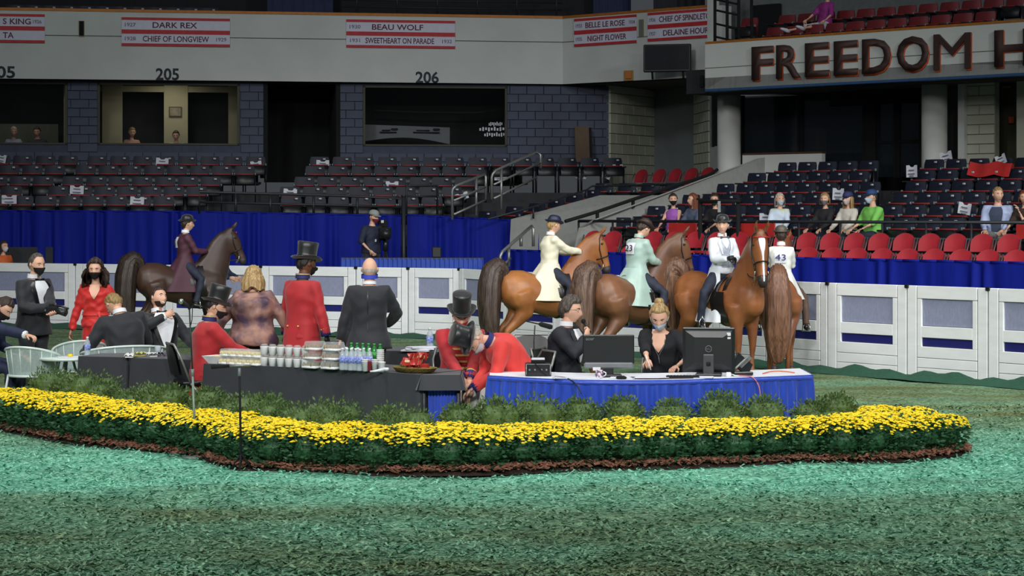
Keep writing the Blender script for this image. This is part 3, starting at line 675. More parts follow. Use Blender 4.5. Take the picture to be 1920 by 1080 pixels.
# upper strip above the left fascia
def upt(px, dd, z): p = along(*ul, px); return Vector((p[0], p[1] + dd, z))
mb = MB(); a = upt(300, 2.6, 7.6); mb.box(tuple(a), (20, .1, 2.2)); struct(mb, 'wall_upper_back', mat('upper_dark', (40, 40, 44), .9))
mb = MB(); a = upt(920, 2.2, 7.6); mb.box(tuple(a), (3.6, .1, 2.2)); struct(mb, 'wall_upper_grey', mat('upper_grey', (150, 156, 166), .9))
for i, q in enumerate((778, 1024)):
    mb = MB().box(tuple(upt(q, 1.9, 7.6)), (.16, .2, 2.2)); struct(mb, 'trim_post_%d' % (i + 1), WHITE)
for i, (q, w) in enumerate(((553, 1.55), (1112, .9), (1240, 1.2))):
    o = thing('cloth_banner', ['blue cloth panel hung behind the upper left rail', 'blue cloth panel at the upper corner', 'dark blue cloth panel above the angled fascia'][i], 'panel', upt(q, 1.2, 6.74) if i < 1 else Vector((*along(*ur, q), 6.76)) + Vector((.5, 1.2, 0)))
    MB().grid(lambda u, v: Vector(((u - .5) * w, .01 * math.sin(u * 40), v * 1.0)), 40, 3).obj('cloth', mat('panel_blue', (30, 44, 84), .7) if i < 2 else mat('panel_dark', (26, 30, 40), .7), o); MB().tube([(-w / 2, 0, 1.0), (w / 2, 0, 1.0)], .02, 6).obj('rod', DKSTEEL, o)
MB_ = MB(); o = thing('upper_guard_rail', 'thin dark guard rail along the top of the upper fascia', 'railing', upt(640, .12, 6.76), wrz)
for i in range(6): MB().tube([(.35 + i * .94, 0, 0), (.35 + i * .94, 0, .6)], .022, 6).obj('post', DKSTEEL, o)
for z in (.18, .34, .58): MB().tube([(0, 0, z), (5.2, 0, z)], .016, 6).obj('rail', DKSTEEL, o)
for k in range(12):
    p = upt(8 + k * 34, .9, 6.74 - .60)
    place(P_NAVY, p, wrz, 'dark seat above the upper left fascia, %s from the left' % ORD[k], 'seat', 'seats above the upper fascia')
# dark stair rail at the left end of the balcony
o = thing('stair_rail', 'black steel stair rail at the left end of the balcony', 'railing', bp_(.1, .2, 5.65), brz)
for x in (0, .32, .62, .95): MB().tube([(x, 0, -.1), (x, 0, .95)], .035, 6).obj('post', BLACK, o)
for z in (.15, .42, .7, .92): MB().tube([(0, 0, z), (.6, 0, z - .14)], .022, 6).obj('rail', BLACK, o)
bwall('wall_stair_screen', 1326, 1345, 1.6, 5.3, 7.4, WHITE, .06)

# ================================================================= red folding chairs in the side stand
CRED = mat('chair_red_vinyl', (176, 40, 52), .45, var=.12, scale=5)
def red_chair(t):
    m = MB()
    def back(u, v):
        x = (u - .5) * .40 * (1 - .30 * max(0, (v - .45) / .55) ** 2); z = .52 + v * .30 - .05 * max(0, v - .5) * (2 * u - 1) ** 2 * 2
        return Vector((x, .20 + .06 * v + .05 * math.cos((u - .5) * 2.6) * .6, z))
    m.grid(back, 9, 6); m.grid(lambda u, v: back(u, v) + Vector((0, .035, 0)), 9, 6); m.grid(lambda u, v: back(u, 1) + Vector((0, .035 * v, 0)), 9, 2)
    for e in (0, 1): m.grid(lambda u, v, e=e: back(e, v) + Vector((0, .035 * u, 0)), 2, 6)
    m.obj('backrest', CRED, t)
    MB().box((0, 0, .45), (.42, .40, .05), bev=.02).obj('seat', CRED, t)
    for s in (-1, 1):
        MB().tube([(s * .22, -.24, 0), (s * .22, .1, .45), (s * .21, .24, .74)], .013, 6).obj('leg', CHROME, t)
        MB().tube([(s * .20, .26, 0), (s * .20, -.12, .44)], .013, 6).obj('leg', CHROME, t)
P_RED = proto(red_chair, 'red_folding_chair')
for row, (dep, z, q0, lab) in enumerate(((-1.05, 1.0, 1098, 'back'), (-1.80, .76, 1090, 'front'))):
    ln = srow(dep); a = Vector((*along(*ln, q0), 0)); k = 0
    for i in range(40):
        p = a + U_ * (.5 * i); px = 960 + p.x * F / p.y
        if px > 1925: break
        if 1168 < px < 1205 or (row == 1 and 1222 < px < 1292): continue
        place(P_RED, (p.x, p.y, z), srz + R(6), 'red vinyl folding chair, %s from the left in the %s row above the blue drape' % (ORD[k], lab), 'chair', 'red chairs at the ringside'); k += 1
for k, (px, py) in enumerate(((1187, 319), (1221, 318), (1251, 317), (1281, 316), (1311, 315), (1341, 314))):
    d = 48.6 - k * .46; place(P_RED, (GX(px, d), d, ZZ(py, d) - .80), R(-52 - (25 if k == 5 else 0)), 'red folding chair by the beige recess, %s from the left' % ORD[k], 'chair', 'red chairs by the recess')

# pale stair walls and dark hand rails at the corner
def polywall(name, pts, m, thick=.15):
    a = [W(*p) for p in pts]; b = [p + Vector((thick * .7, thick * .7, 0)) for p in a]
    mb = MB().loft([a, b]); return struct(mb, name, m)
polywall('wall_ramp', [(955, 470, 43.0), (958, 411, 43.0), (1125, 366, 44.6), (1262, 366, 45.2), (1262, 470, 45.2)], mat('ramp_paint', (150, 152, 148), .85, var=.06))
polywall('wall_stringer', [(1075, 470, 40.9), (1085, 427, 40.9), (1110, 413, 41.0), (1420, 297, 45.0), (1470, 290, 45.4), (1470, 420, 45.4), (1200, 470, 42)], mat('ramp_paint2', (166, 168, 164), .85, var=.06), .1)
def rail(label, pts, rad, m, posts=(), cat='railing', name='hand_rail', mids=()):
    b = W(*pts[0]); o = thing(name, label, cat, (b.x, b.y, 0))
    MB().tube([W(*p) - Vector((b.x, b.y, 0)) for p in pts], rad, 8).obj('top_rail', m, o)
    for q in mids: MB().tube([W(*p) - Vector((b.x, b.y, 0)) for p in q], rad * .85, 8).obj('rail', m, o)
    for q in posts: MB().tube([W(*p) - Vector((b.x, b.y, 0)) for p in q], rad, 8).obj('post', m, o)
    return o
rail('black sloping hand rail above the pale stair wall', [(1060, 415, 40.7), (1120, 397, 41.2), (1190, 373, 42), (1260, 350, 43), (1330, 328, 44), (1345, 318, 44.2)], .035, BLACK, [[(1120, 397, 41.2), (1120, 414, 41.2)], [(1187, 374, 42), (1187, 390, 42)]])
rail('thin steel rail running up beside the corner seats', [(915, 411, 42.6), (1000, 388, 43.2), (1100, 356, 44.4), (1110, 349, 44.6), (1250, 346, 45.2)], .02, DKSTEEL, [[(1000, 388, 43.2), (1000, 410, 43.2)], [(1100, 356, 44.4), (1100, 375, 44.4)]])
rail('grey steel stair rail nearest the camera operator, leftmost of the sloping pair', [(848, 412, 42.4), (848, 358, 42.4), (850, 353, 42.4), (854, 349, 42.4), (909, 326, 43.2), (911, 332, 43.2), (911, 374, 43.2)], .028, STEEL, [[(893, 334, 43), (893, 404, 43)]], mids=[[(851, 376, 42.4), (911, 350, 43.2)], [(851, 402, 42.4), (911, 375, 43.2)]])
rail('taller grey steel stair rail rising to the right behind the first', [(922, 374, 43), (922, 332, 43), (924, 326, 43), (929, 320, 43), (1006, 284, 44.4), (1013, 290, 44.4), (1014, 315, 44.4)], .028, STEEL, [[(940, 316, 43.2), (940, 392, 43.2)]], mids=[[(926, 346, 43), (1014, 305, 44.4)], [(926, 372, 43), (1006, 333, 44.4)]])
rail('long grey horizontal guard rail on top of the left drape', [(374, 400, 42.6), (374, 360, 42.6), (640, 367, 43.3), (754, 372, 43.6), (754, 408, 43.6)], .028, DKSTEEL, [[(q, 361 + (q - 374) * .028, 42.6 + (q - 374) * .0026), (q, 402, 42.6 + (q - 374) * .0026)] for q in (442, 507, 588, 670)], mids=[[(374, 379, 42.6), (640, 385, 43.3), (754, 389, 43.6)]])
rail('short dark guard rail left of the sloping stair rails', [(762, 402, 43.8), (762, 348, 43.8), (820, 348, 44), (820, 402, 44)], .025, DKSTEEL, [], mids=[[(762, 368, 43.8), (820, 368, 44)], [(762, 388, 43.8), (808, 388, 44)]])
rail('pale steel ramp rail behind the cream coat rider', [(938, 505, 38.5), (938, 480, 38.5), (942, 472, 38.5), (997, 424, 39.6), (1000, 430, 39.6), (1000, 462, 39.6)], .03, STEEL, [[(954, 463, 38.8), (954, 500, 38.8)], [(977, 443, 39.2), (977, 462, 39.2)]], mids=[[(940, 500, 38.5), (957, 485, 38.8)]])
# front rail of the side stand, with red panels
ln = srow(-.55); a = Vector((*along(*ln, 1085), 0)); b = Vector((*along(*ln, 2000), 0)); L = (b - a).length
o = thing('front_guard_rail', 'long dark guard rail in front of the seated spectators', 'railing', a, srz)
MB().tube([(0, 0, 2.0), (L, 0, 2.0)], .028, 8).obj('top_rail', DKSTEEL, o); MB().tube([(0, 0, 1.72), (L, 0, 1.72)], .02, 8).obj('rail', DKSTEEL, o)
for i in range(13): MB().tube([(L * i / 12, 0, .95), (L * i / 12, 0, 2.0)], .022, 6).obj('post', DKSTEEL, o)
for q0, q1 in ((1257, 1309), (1392, 1456), (1908, 1960)):
    p0, p1 = along(*ln, q0), along(*ln, q1); u0 = (Vector((*p0, 0)) - a).length; u1 = (Vector((*p1, 0)) - a).length
    MB().box(((u0 + u1) / 2, -.04, 1.85), (u1 - u0, .03, .24), bev=.008).obj('red_panel', mat('red_panel', (186, 44, 40), .5), o, False)
for i, q in enumerate((1313, 1384)):
    p = along(*srow(-.75), q); o = thing('gate_post', ['black steel gate post left of the silver coat rider', 'black steel gate post right of the silver coat rider'][i], 'post', (p[0], p[1], .95), srz)
    MB().tube([(0, 0, 0), (0, 0, 1.45)], .04, 8).obj('shaft', BLACK, o); MB().box((0, 0, 1.46), (.1, .1, .03)).obj('cap', BLACK, o); MB().box((0, 0, .01), (.14, .14, .03)).obj('base_plate', BLACK, o)
p = along(*srow(-.8), 1350); o = thing('gate_cross_bar', 'black steel bar joining the two gate posts', 'bar', (p[0], p[1], 2.37), srz); MB().tube([(-.45, 0, 0), (.45, 0, 0)], .03, 8).obj('bar', BLACK, o); MB().box((.02, -.05, -.1), (.05, .02, .2)).obj('white_tag', PLATE, o, False)
# black boxes between the red chairs
for i, (px, w) in enumerate(((1238, .40), (1272, .40))):
    p = along(*srow(-1.9), px); o = thing('black_case', ['black road case among the red chairs, left one', 'black road case among the red chairs, right one'][i], 'case', (p[0], p[1], .72), srz); MB().box((0, 0, .3), (w, .4, .6), bev=.02).obj('case_body', BLACK, o, False); MB().box((0, 0, .58), (w + .02, .42, .06), bev=.01).obj('case_lid', NAVYP, o, False); MB().box((0, -.21, .45), (.1, .02, .1)).obj('latch', STEEL, o, False)

# paper notices hung on seats
PAPER = mat('notice_paper', (224, 226, 236), .8, var=.04); INK = mat('notice_ink', (120, 124, 140), .8)
def notice(label, px, py, d, w, h, rz, roll):
    o = thing('paper_notice', label, 'notice', W(px, py, d), rz, 'paper notices hung on the seats'); o.rotation_euler = (0, roll, rz)
    m = MB().grid(lambda u, v: Vector(((u - .5) * w, .015 * math.sin(u * 3.1) + .006, (v - .5) * h - (.035 if (v == 1 and abs(u - .5) < .13) else 0))), 9, 5)
    m.grid(lambda u, v: Vector(((u - .5) * w, .015 * math.sin(u * 3.1) + .012, (v - .5) * h - (.035 if (v == 1 and abs(u - .5) < .13) else 0))), 9, 5)
    m.obj('sheet', PAPER, o)
    for k, z in enumerate((.02, -.05, -.09)): MB().box((0, -.004, z), (w * (.5, .6, .4)[k], .006, .018)).obj('print_line', INK, o, False)
for lab, px, py, d, w, h, rz, ro in (('white notice on a back row seat at the left edge', 2, 297, 4, .22, .18, 0, .2), ('white notice on the back row below the lit suite window', 304, 304, 4, .28, .19, 0, .06), ('white notice on the back row beside the dark passage, left side', 480, 309, 4, .25, .17, 0, -.1), ('white notice on the back row beside the dark passage, right side', 605, 308, 4, .29, .19, 0, .03), ('white notice on a second row seat left of centre', 144, 356, 1, .29, .18, 0, .04), ('white notice on the front row nearest the left edge', 17, 374, 0, .31, .18, 0, 0), ('white notice on the front row below the lit suite window', 257, 377, 0, .29, .18, 0, .06), ('white notice on the aisle seat just above the guard rail', 544, 362, 1, .29, .18, 0, .07), ('white notice on a middle block seat', 735, 348, 2, .28, .19, 0, .02), ('white notice beside the nearer sloping rail', 866, 368, 1, .28, .15, 0, -.3), ('white notice behind the taller sloping rail', 939, 331, 4, .30, .16, 0, -.05), ('white notice on a dark seat right of the taller rail', 1090, 325, 4, .24, .24, 0, .08), ('tilted white notice beside the red chairs', 1137, 327, 4, .2, .2, -.3, .3), ('white notice nearest the beige recess', 1158, 319, 4, .24, .26, -.3, 0), ('white notice on a side stand seat above the spectators', 1571, 364, 92, .25, .22, srz, .05), ('white notice behind the tie-dye spectator', 1436, 409, 90, .3, .18, srz, 0), ('white notice high in the side stand below the dark glass', 1709, 321, 94, .24, .23, srz, -.02), ('white notice on the rail below the round column', 1773, 294, 41.2, .27, .2, srz, -.2), ('white notice draped on the red cloth seats', 1876, 299, 95, .22, .18, srz, -.35), ('white notice left of the blue shirt spectator', 1808, 391, 91, .25, .2, srz, .18)):
    if d < 10: d = along(*lrow(LROWS[int(d)][0]), px)[1] + .13
    elif d >= 90: d = along(*srow(.8 * (d - 90)), px)[1] + .02
    notice(lab, px, py, d, w, h, rz, ro)
p = along(*srow(3.3), 1852); o = thing('red_cloth_pile', 'bright red cloth thrown over the upper side seats', 'cloth', (p[0], p[1], ZZ(330, p[1])), srz)
MB().grid(lambda u, v: Vector(((u - .5) * .9, .12 * v + .02 * math.sin(u * 12), .03 + v * .25 - .05 * abs(math.sin(u * 5)))), 20, 6).obj('cloth', mat('red_cloth', (196, 42, 40), .7), o); MB().grid(lambda u, v: Vector(((u - .5) * .9, .14 + .04 * v + .02 * math.sin(u * 12), .03 + v * .24 - .05 * abs(math.sin(u * 5)))), 20, 6).obj('lining', mat('red_cloth_dark', (150, 34, 34), .7), o)

# ================================================================= blue drapes
DRAPE = mat('drape_blue', (16, 32, 140), .7, var=.12, scale=2, stretch=(6, 6, .4), spec=.15)
def drape(label, pts, z0, tops, seed, amp=.075, freq=21.0, name='blue_drape'):
    pts = [Vector((p[0], p[1], 0)) for p in pts]; Ls = [0]
    for a, b in zip(pts, pts[1:]): Ls.append(Ls[-1] + (b - a).length)
    T = Ls[-1]; o = thing(name, label, 'drape', (pts[0].x, pts[0].y, 0)); base = pts[0]
    def at(u):
        s = u * T
        for i in range(len(pts) - 1):
            if s <= Ls[i + 1] + 1e-6:
                k = (s - Ls[i]) / (Ls[i + 1] - Ls[i]); t = (pts[i + 1] - pts[i]).normalized(); return pts[i].lerp(pts[i + 1], k) - base, Vector((t.y, -t.x, 0)), tops[i] + (tops[i + 1] - tops[i]) * k
    def fn(u, v):
        p, n, zt = at(u); s = u * T * freq
        w = math.sin(s + 1.7 * math.sin(s * .37 + seed) + seed) * (.55 + .45 * math.sin(s * .21 + seed * 2)); w = w * amp * (1.0 - .75 * v ** 6)
        return p + n * (w + .01) + Vector((0, 0, z0 + (zt - z0) * v))
    n = max(40, int(T * freq * 2.4)); m = MB().grid(fn, n, 8); m.obj('cloth', DRAPE, o)
    h = MB()
    for a, b in zip([i / 24 for i in range(24)], [i / 24 for i in range(1, 25)]):
        pa, na, za = at(a); pb, nb, zb_ = at(b); h.tube([pa + Vector((0, 0, za)) , pb + Vector((0, 0, zb_))], .022, 6)
    h.obj('top_hem', DRAPE, o); return o
drape('tall royal blue drape behind the purple coat rider, left of the camera operator', [(GX(-60, 43.2) - 4.5, 43.6), (GX(380, 42.6), 42.6), (GX(752, 43.2), 43.2)], .0, [2.23, 2.18, 2.10], .3)
drape('tall royal blue drape between the camera operator and the ramp rail', [(GX(763, 43.0), 43.0), (GX(1010, 43.4), 43.4)], .0, [2.12, 1.98], 1.9)
ln = srow(-3.0); pa = along(*ln, 950); pm = along(*ln, 1480); pz = along(*ln, 2300)
drape('low royal blue drape below the red chairs, behind the riders', [pa, along(*ln, 1480)], .0, [1.47, 1.42], 4.1, .045, 19)
drape('low royal blue drape below the red chairs at the right edge', [pm, pz], .0, [1.42, 1.40], 6.3, .045, 19)
o = thing('drape_post', 'dark upright post between the two tall drapes', 'post', (GX(757, 42.7), 42.7, 0)); MB().tube([(0, 0, 0), (0, 0, 2.5)], .04, 8).obj('shaft', DKSTEEL, o); MB().box((0, 0, .02), (.4, .4, .03)).obj('base_plate', DKSTEEL, o); MB().tube([(0, 0, 2.48), (0, 0, 2.52)], .055, 8).obj('cap', DKSTEEL, o)
# camera platform with a short pleated skirt
o = thing('camera_platform', 'camera platform with a pleated bright blue skirt behind the white fence', 'platform', (GX(773, 39.6), 39.6, 0), R(-4)); wq = 2.66
MB().box((0, .65, .47), (wq, 1.3, .05)).obj('deck', mat('platform_deck', (52, 60, 84)), o, False); MB().box((0, .12, 1.31), (wq, .28, .03)).obj('front_ledge', mat('platform_deck', (52, 60, 84)), o, False)
MB().grid(lambda u, v: Vector(((u - .5) * wq, -.02 - .02 * math.sin(u * 190) * (1 - .6 * v), .05 + v * 1.27)), 200, 4).obj('skirt', mat('skirt_bright_blue', (36, 74, 178), .5, sheen=.3), o)
for sx in (-1, 1):
    for y, zt_ in ((.1, 1.3), (1.2, .46)): MB().tube([(sx * wq * .47, y, 0), (sx * wq * .47, y, zt_)], .03, 6).obj('leg', DKSTEEL, o)
o = thing('black_loudspeaker', 'small black box standing on the camera platform', 'box', (GX(819, 39.75), 39.75, 1.326)); MB().box((0, 0, .1), (.17, .16, .2), bev=.02).obj('cabinet', BLACK, o, False); MB().box((0, -.085, .1), (.14, .01, .17)).obj('grille', NAVYP, o, False)

# ================================================================= white ring fence
FW = mat('fence_white_paint', (240, 243, 244), .55, var=.05, scale=2.5, stretch=(1, 1, 4))
FMESH = mat('fence_mesh_screen', (150, 156, 184), .7, var=.12, scale=40, stretch=(3, 3, .4)); FSLOT = mat('fence_blue_strip', (24, 28, 110), .6); GAP = mat('fence_gap', (120, 124, 128), .8)
fpl = [(-420, 43.2), (-80, 41.5), (100, 40.6), (480, 38.7), (850, 37.0), (1000, 34.4), (1250, 32.0), (1480, 29.95), (1570, 29.2), (1914, 26.85), (2040, 26.05)]
def fpt(px):
    for (a, da), (b, db) in zip(fpl, fpl[1:]):
        if px <= b: k = (px - a) / (b - a); xa, xb = GX(a, da), GX(b, db); return along((xa, da), (xb, db), px)
    return along((GX(1914, 26.85), 26.85), (GX(2040, 26.05), 26.05), px)
bounds = [-400, -220, -40, 142, 310, 490, 668, 766, 862, 958, 1054, 1150, 1250, 1350, 1450, 1553, 1702, 1854, 2010, 2170, 2340]
FH = 1.20
for i, (q0, q1) in enumerate(zip(bounds, bounds[1:])):
    a, b = fpt(q0), fpt(q1); L = math.hypot(b[0] - a[0], b[1] - a[1]); o = thing('fence_panel', ('white boarded ring fence panel, %s from the left, with mesh window and blue strip' % ORD[i - 2]) if 2 <= i < 18 else 'white ring fence panel beyond the %s end, %s one outward' % (('left', ORD[1 - i]) if i < 2 else ('right', ORD[i - 18])), 'fence', ((a[0] + b[0]) / 2, (a[1] + b[1]) / 2, 0), frame_of(a, b), 'ring fence panels')
    sw = .16 if L > 1.2 else .13; iw = L - 2 * sw - .03
    def bar(nm, x, z0, z1, w, m=FW, y=0., th=.04): return MB().box((x, y, FH * (1 - (z0 + z1) / 2)), (w, th, FH * (z1 - z0) - .006), bev=.005).obj(nm, m, o, False)
    MB().box((0, .03, FH / 2), (L - .01, .02, FH - .02)).obj('backing', GAP, o, False)
    for s in (-1, 1): bar('stile', s * (L / 2 - sw / 2 - .006), 0, 1, sw - .012)
    bar('top_board', 0, 0, .145, iw); bar('mesh_window', 0, .145, .44, iw, FMESH, .015, .02)
    for s in (-1, 1): bar('window_stile', s * (iw / 2 - .035), .145, .67, .07)
    bar('middle_board', 0, .44, .57, iw - .14); bar('blue_strip', 0, .57, .665, iw, FSLOT, .015, .02)
    for z0, z1 in ((.665, .79), (.79, .90), (.90, 1.0)): bar('lower_board', 0, z0, z1, iw)
    MB().box((L / 2, -.01, FH - .015), (.07, .05, .05), bev=.008).obj('clamp', NAVYP, o, False)
# bank of shavings swept against the fence
mb = MB(); P = [fpt(-400 + k * 2720 / 210) for k in range(211)]
rows = []
for j, (off, z) in enumerate(((-.55, -.01), (-.3, .045), (-.12, .10), (.02, .07))):
    rows.append([Vector((x + off * .45 * (1 if k > 105 else .3), y + off, z * (.7 + .5 * math.sin(k * .9) * math.sin(k * .37 + 1)))) for k, (x, y) in enumerate(P)])
mb.loft(rows, False, closed=False); struct(mb, 'floor_edge', mat('bank_green', (26, 84, 60), .95, var=.2, scale=20, bump=.5), True)
# ================================================================= flower bed
LEAFD = mat('mum_leaf', (54, 104, 66), .6, var=.25, scale=25); LEAFB = mat('boxwood_leaf', (88, 118, 62), .55, var=.28, scale=22)
BLOOM = mat('mum_yellow', (255, 224, 16), .6, var=.10, scale=30); BLOOMC = mat('mum_gold', (226, 164, 10), .6)
STEMM = mat('plant_stem', (70, 62, 40), .8); MULCH = mat('bark_mulch', (160, 108, 86), .95, var=.3, scale=40, col2=(74, 44, 36)); SOIL = mat('bed_soil', (52, 34, 28), .95, var=.2, scale=12, bump=.5)
edge = [ground(*p) for p in ((-60, 797), (0, 806), (100, 824), (200, 838), (300, 850), (370, 858), (450, 879), (560, 886), (700, 890), (900, 889), (1100, 880), (1250, 876), (1390, 872), (1500, 868), (1620, 866), (1710, 863), (1790, 852), (1818, 845))]
el = [0.0]
for a, b in zip(edge, edge[1:]): el.append(el[-1] + (b - a).length)
def bed(s, off):
    s = max(0, min(el[-1] - 1e-4, s))
    for i in range(len(edge) - 1):
        if s <= el[i + 1]:
            k = (s - el[i]) / (el[i + 1] - el[i]); t = (edge[min(i + 2, len(edge) - 1)] - edge[max(i - 1, 0)]).normalized(); return edge[i].lerp(edge[i + 1], k) + Vector((-t.y, t.x, 0)) * off
mb = MB(); n = 90
mb.loft([[bed(el[-1] * k / (n - 1), o) + Vector((0, 0, z)) for k in range(n)] for o, z in ((-.04, -.01), (.05, .035), (.5, .05), (1.1, .03), (1.2, -.01))], False, closed=False)
tag(mb.obj('bed_soil', SOIL), kind='structure')
mm = MB(); r = random.Random(11)
for i in range(3600):
    s = r.random() * el[-1]; p = bed(s, r.uniform(-.09, .12) * r.random() + r.uniform(-.03, .06)); L = r.uniform(.012, .04); w = r.uniform(.006, .014)
    M3 = Matrix.Rotation(r.uniform(0, 6.28), 3, 'Z') @ Matrix.Rotation(r.uniform(-.6, .6), 3, 'Y') @ Matrix.Rotation(r.uniform(-.6, .6), 3, 'X')
    mm.box((p.x, p.y, .03 + r.random() * .04), (L * 2, w * 2, .008), rot=M3)
tag(mm.obj('bark_mulch', MULCH, None, False, False), 'brown bark mulch along the front edge of the flower bed', 'mulch', kind='stuff')

def leaf(mb, p, d, L, w, mi=0, rr=r):
    d = d.normalized(); a = d.cross(Vector((rr.uniform(-1, 1), rr.uniform(-1, 1), rr.uniform(-1, 1))))
    if a.length < 1e-3: a = Vector((1, 0, 0))
    a.normalize(); m = p + d * L * .5
    mb._add([p, m + a * w, p + d * L, m - a * w], [(0, 1, 2, 3)], mi)
def mum_mesh(seed):
    rr = random.Random(seed); lf = MB(); fl = MB(); H = .41; Rr = .235
    def prof(z): return Rr * (.62 + .38 * min(1, z / (H * .55))) * math.sqrt(max(0, 1 - max(0, (z - H * .62) / (H * .40)) ** 2))
    for i in range(950):
        z = rr.random() ** .9 * H * .97; a = rr.random() * 6.283; rad = prof(z) * (1.02 - .35 * rr.random() ** 2); p = Vector((rad * math.cos(a), rad * math.sin(a), z))
        d = Vector((math.cos(a), math.sin(a), rr.uniform(-.4, 1.0))) + Vector((rr.uniform(-.6, .6), rr.uniform(-.6, .6), 0)); leaf(lf, p, d, rr.uniform(.03, .06), rr.uniform(.010, .017), 0, rr)
    lf.ell((0, 0, H * .48), (Rr * .70, Rr * .70, H * .42), 12)
    for i in range(330):
        a = rr.random() * 6.283; q = math.sqrt(rr.random()); rad = Rr * 1.06 * q; z = H * (.74 + .28 * math.sqrt(max(0, 1 - (q * .98) ** 2))) + rr.uniform(-.02, .02)
        if q > .9 and rr.random() < .2: z -= rr.uniform(.02, .06)
        c = Vector((rad * math.cos(a), rad * math.sin(a), z)); nrm = Vector((math.cos(a) * q * .7, math.sin(a) * q * .7, 1)).normalized(); u = nrm.orthogonal().normalized(); w = nrm.cross(u); R_ = rr.uniform(.014, .024); k = 7
        ring = [c + (u * math.cos(6.283 * j / k) + w * math.sin(6.283 * j / k)) * R_ * (1 if j % 2 else .72) - nrm * .004 for j in range(k)]
        fl._add(ring + [c + nrm * .007], [(j, (j + 1) % k, k) for j in range(k)], 0)
    st = MB()
    for j in range(5): st.tube([(0.03 * math.cos(j), .03 * math.sin(j), 0), (.09 * math.cos(j * 1.26), .09 * math.sin(j * 1.26), .25)], .006, 5)
    return lf.mesh('foliage', [LEAFD], False, False), fl.mesh('blooms', [BLOOM], False, False), st.mesh('stems', [STEMM])
MUMS = [mum_mesh(s) for s in (21, 22, 23, 24, 25)]
def bush_mesh(seed):
    rr = random.Random(seed); lf = MB(); H = .46
    lobes = [(rr.uniform(-.10, .10), rr.uniform(-.10, .10), rr.uniform(.20, .31), rr.uniform(.12, .17)) for _ in range(7)] + [(0, 0, .22, .2)]
    for i in range(1500):
        x, y, z, q = rr.choice(lobes); d = Vector((rr.gauss(0, 1), rr.gauss(0, 1), rr.gauss(0.15, 1))).normalized(); p = Vector((x, y, z)) + d * q * rr.uniform(.75, 1.05)
        if p.z < .02: continue
        leaf(lf, p, d + Vector((rr.uniform(-.8, .8), rr.uniform(-.8, .8), rr.uniform(-.2, .9))), rr.uniform(.02, .042), rr.uniform(.006, .010), 0, rr)
    for x, y, z, q in lobes: lf.ell((x, y, z), (q * .78, q * .78, q * .78), 10)
    st = MB(); st.tube([(0, 0, 0), (.01, 0, .12), (0, .01, .25)], [.03, .022, .012], 6)
    return lf.mesh('foliage', [LEAFB], False, False), st.mesh('trunk', [STEMM])
BUSH = [bush_mesh(s) for s in (31, 32, 33, 34)]
def plants(name, meshes, parts, label, cat, group, off, step, s0, s1, jit, scale=(.95, 1.1), zs=1.0):
    s = s0; k = 0
    while s < s1:
        p = bed(s, off + rnd.uniform(-jit, jit)); o = thing(name, label % (ORD[k] if k < 40 else 'far'), cat, (p.x, p.y, .03), rnd.uniform(0, 6.28), group); sc = rnd.uniform(*scale); o.scale = (sc * (1.12 if zs < 1 else 1), sc * (1.12 if zs < 1 else 1), sc * zs)
        ms = meshes[rnd.randrange(len(meshes))]
        for nm, me in zip(parts, ms):
            c = link(nm, me, o)
            if nm in ('foliage', 'blooms'): c['kind'] = 'stuff'
        s += step; k += 1
T = el[-1]
plants('chrysanthemum', MUMS, ('foliage', 'blooms', 'stems'), 'bushy yellow chrysanthemum in the front row of the bed, %s from the left', 'flower', 'front row chrysanthemums', .16, .32, .08, T - .15, .03, (.94, 1.06), .79)
plants('chrysanthemum', MUMS, ('foliage', 'blooms', 'stems'), 'bushy yellow chrysanthemum in the second row of the bed, %s from the left', 'flower', 'second row chrysanthemums', .46, .33, .25, T - .25, .03, (.94, 1.06), .79)
for k, (s, o_) in enumerate(((T - .12, .55), (T - .2, .85), (T - .52, .88), (T - .85, .86))):
    p = bed(s, o_); o = thing('chrysanthemum', 'bushy yellow chrysanthemum rounding the right end of the bed, %s from the tip' % ORD[k], 'flower', (p.x, p.y, .03), k, 'end chrysanthemums'); o.scale = (1.05, 1.05, .8)
    for nm, me in zip(('foliage', 'blooms', 'stems'), MUMS[k]):
        c = link(nm, me, o)
        if nm != 'stems': c['kind'] = 'stuff'
plants('boxwood_bush', BUSH, ('foliage', 'trunk'), 'small round boxwood bush behind the flowers, %s from the left', 'bush', 'boxwood bushes', .80, .42, .2, T - 1.05, .04, (1.0, 1.18))

# ================================================================= tables
TZ = .655
TBLACK = mat('black_tablecloth', (46, 50, 56), .75, var=.1, scale=5, sheen=.2); TBLUE = mat('satin_blue', (44, 80, 196), .28, var=.14, scale=3, stretch=(8, 8, .6), sheen=.3); TWHITE = mat('white_table_top', (236, 240, 246), .6, var=.03)
def pxline(pts, z): return [Vector((GX(px, GD(py, z)), GD(py, z), 0)) for px, py in pts]
def dens(pl, n):
    L = [0]
    for a, b in zip(pl, pl[1:]): L.append(L[-1] + (b - a).length)
    out = []
    for k in range(n):
        s = L[-1] * k / (n - 1)
        for i in range(len(pl) - 1):
            if s <= L[i + 1] + 1e-9: out.append(pl[i].lerp(pl[i + 1], (s - L[i]) / (L[i + 1] - L[i]))); break
    return out, L[-1]
def smooth_pl(pl, it=3):
    for _ in range(it):
        q = [pl[0]]
        for a, b in zip(pl, pl[1:]): q += [a.lerp(b, .25), a.lerp(b, .75)]
        pl = q + [pl[-1]]
    return pl
fr = smooth_pl(pxline([(918, 703), (1000, 708), (1100, 712), (1250, 712), (1400, 707), (1521, 702)], TZ)); bk = [p + Vector((0, .78, 0)) for p in fr]; c0 = sum(fr, Vector()) / len(fr)
o = thing('announcer_table', 'long white topped announcer table with a pleated royal blue satin skirt', 'table', (c0.x, c0.y, 0)); c0 = Vector((c0.x, c0.y, 0))
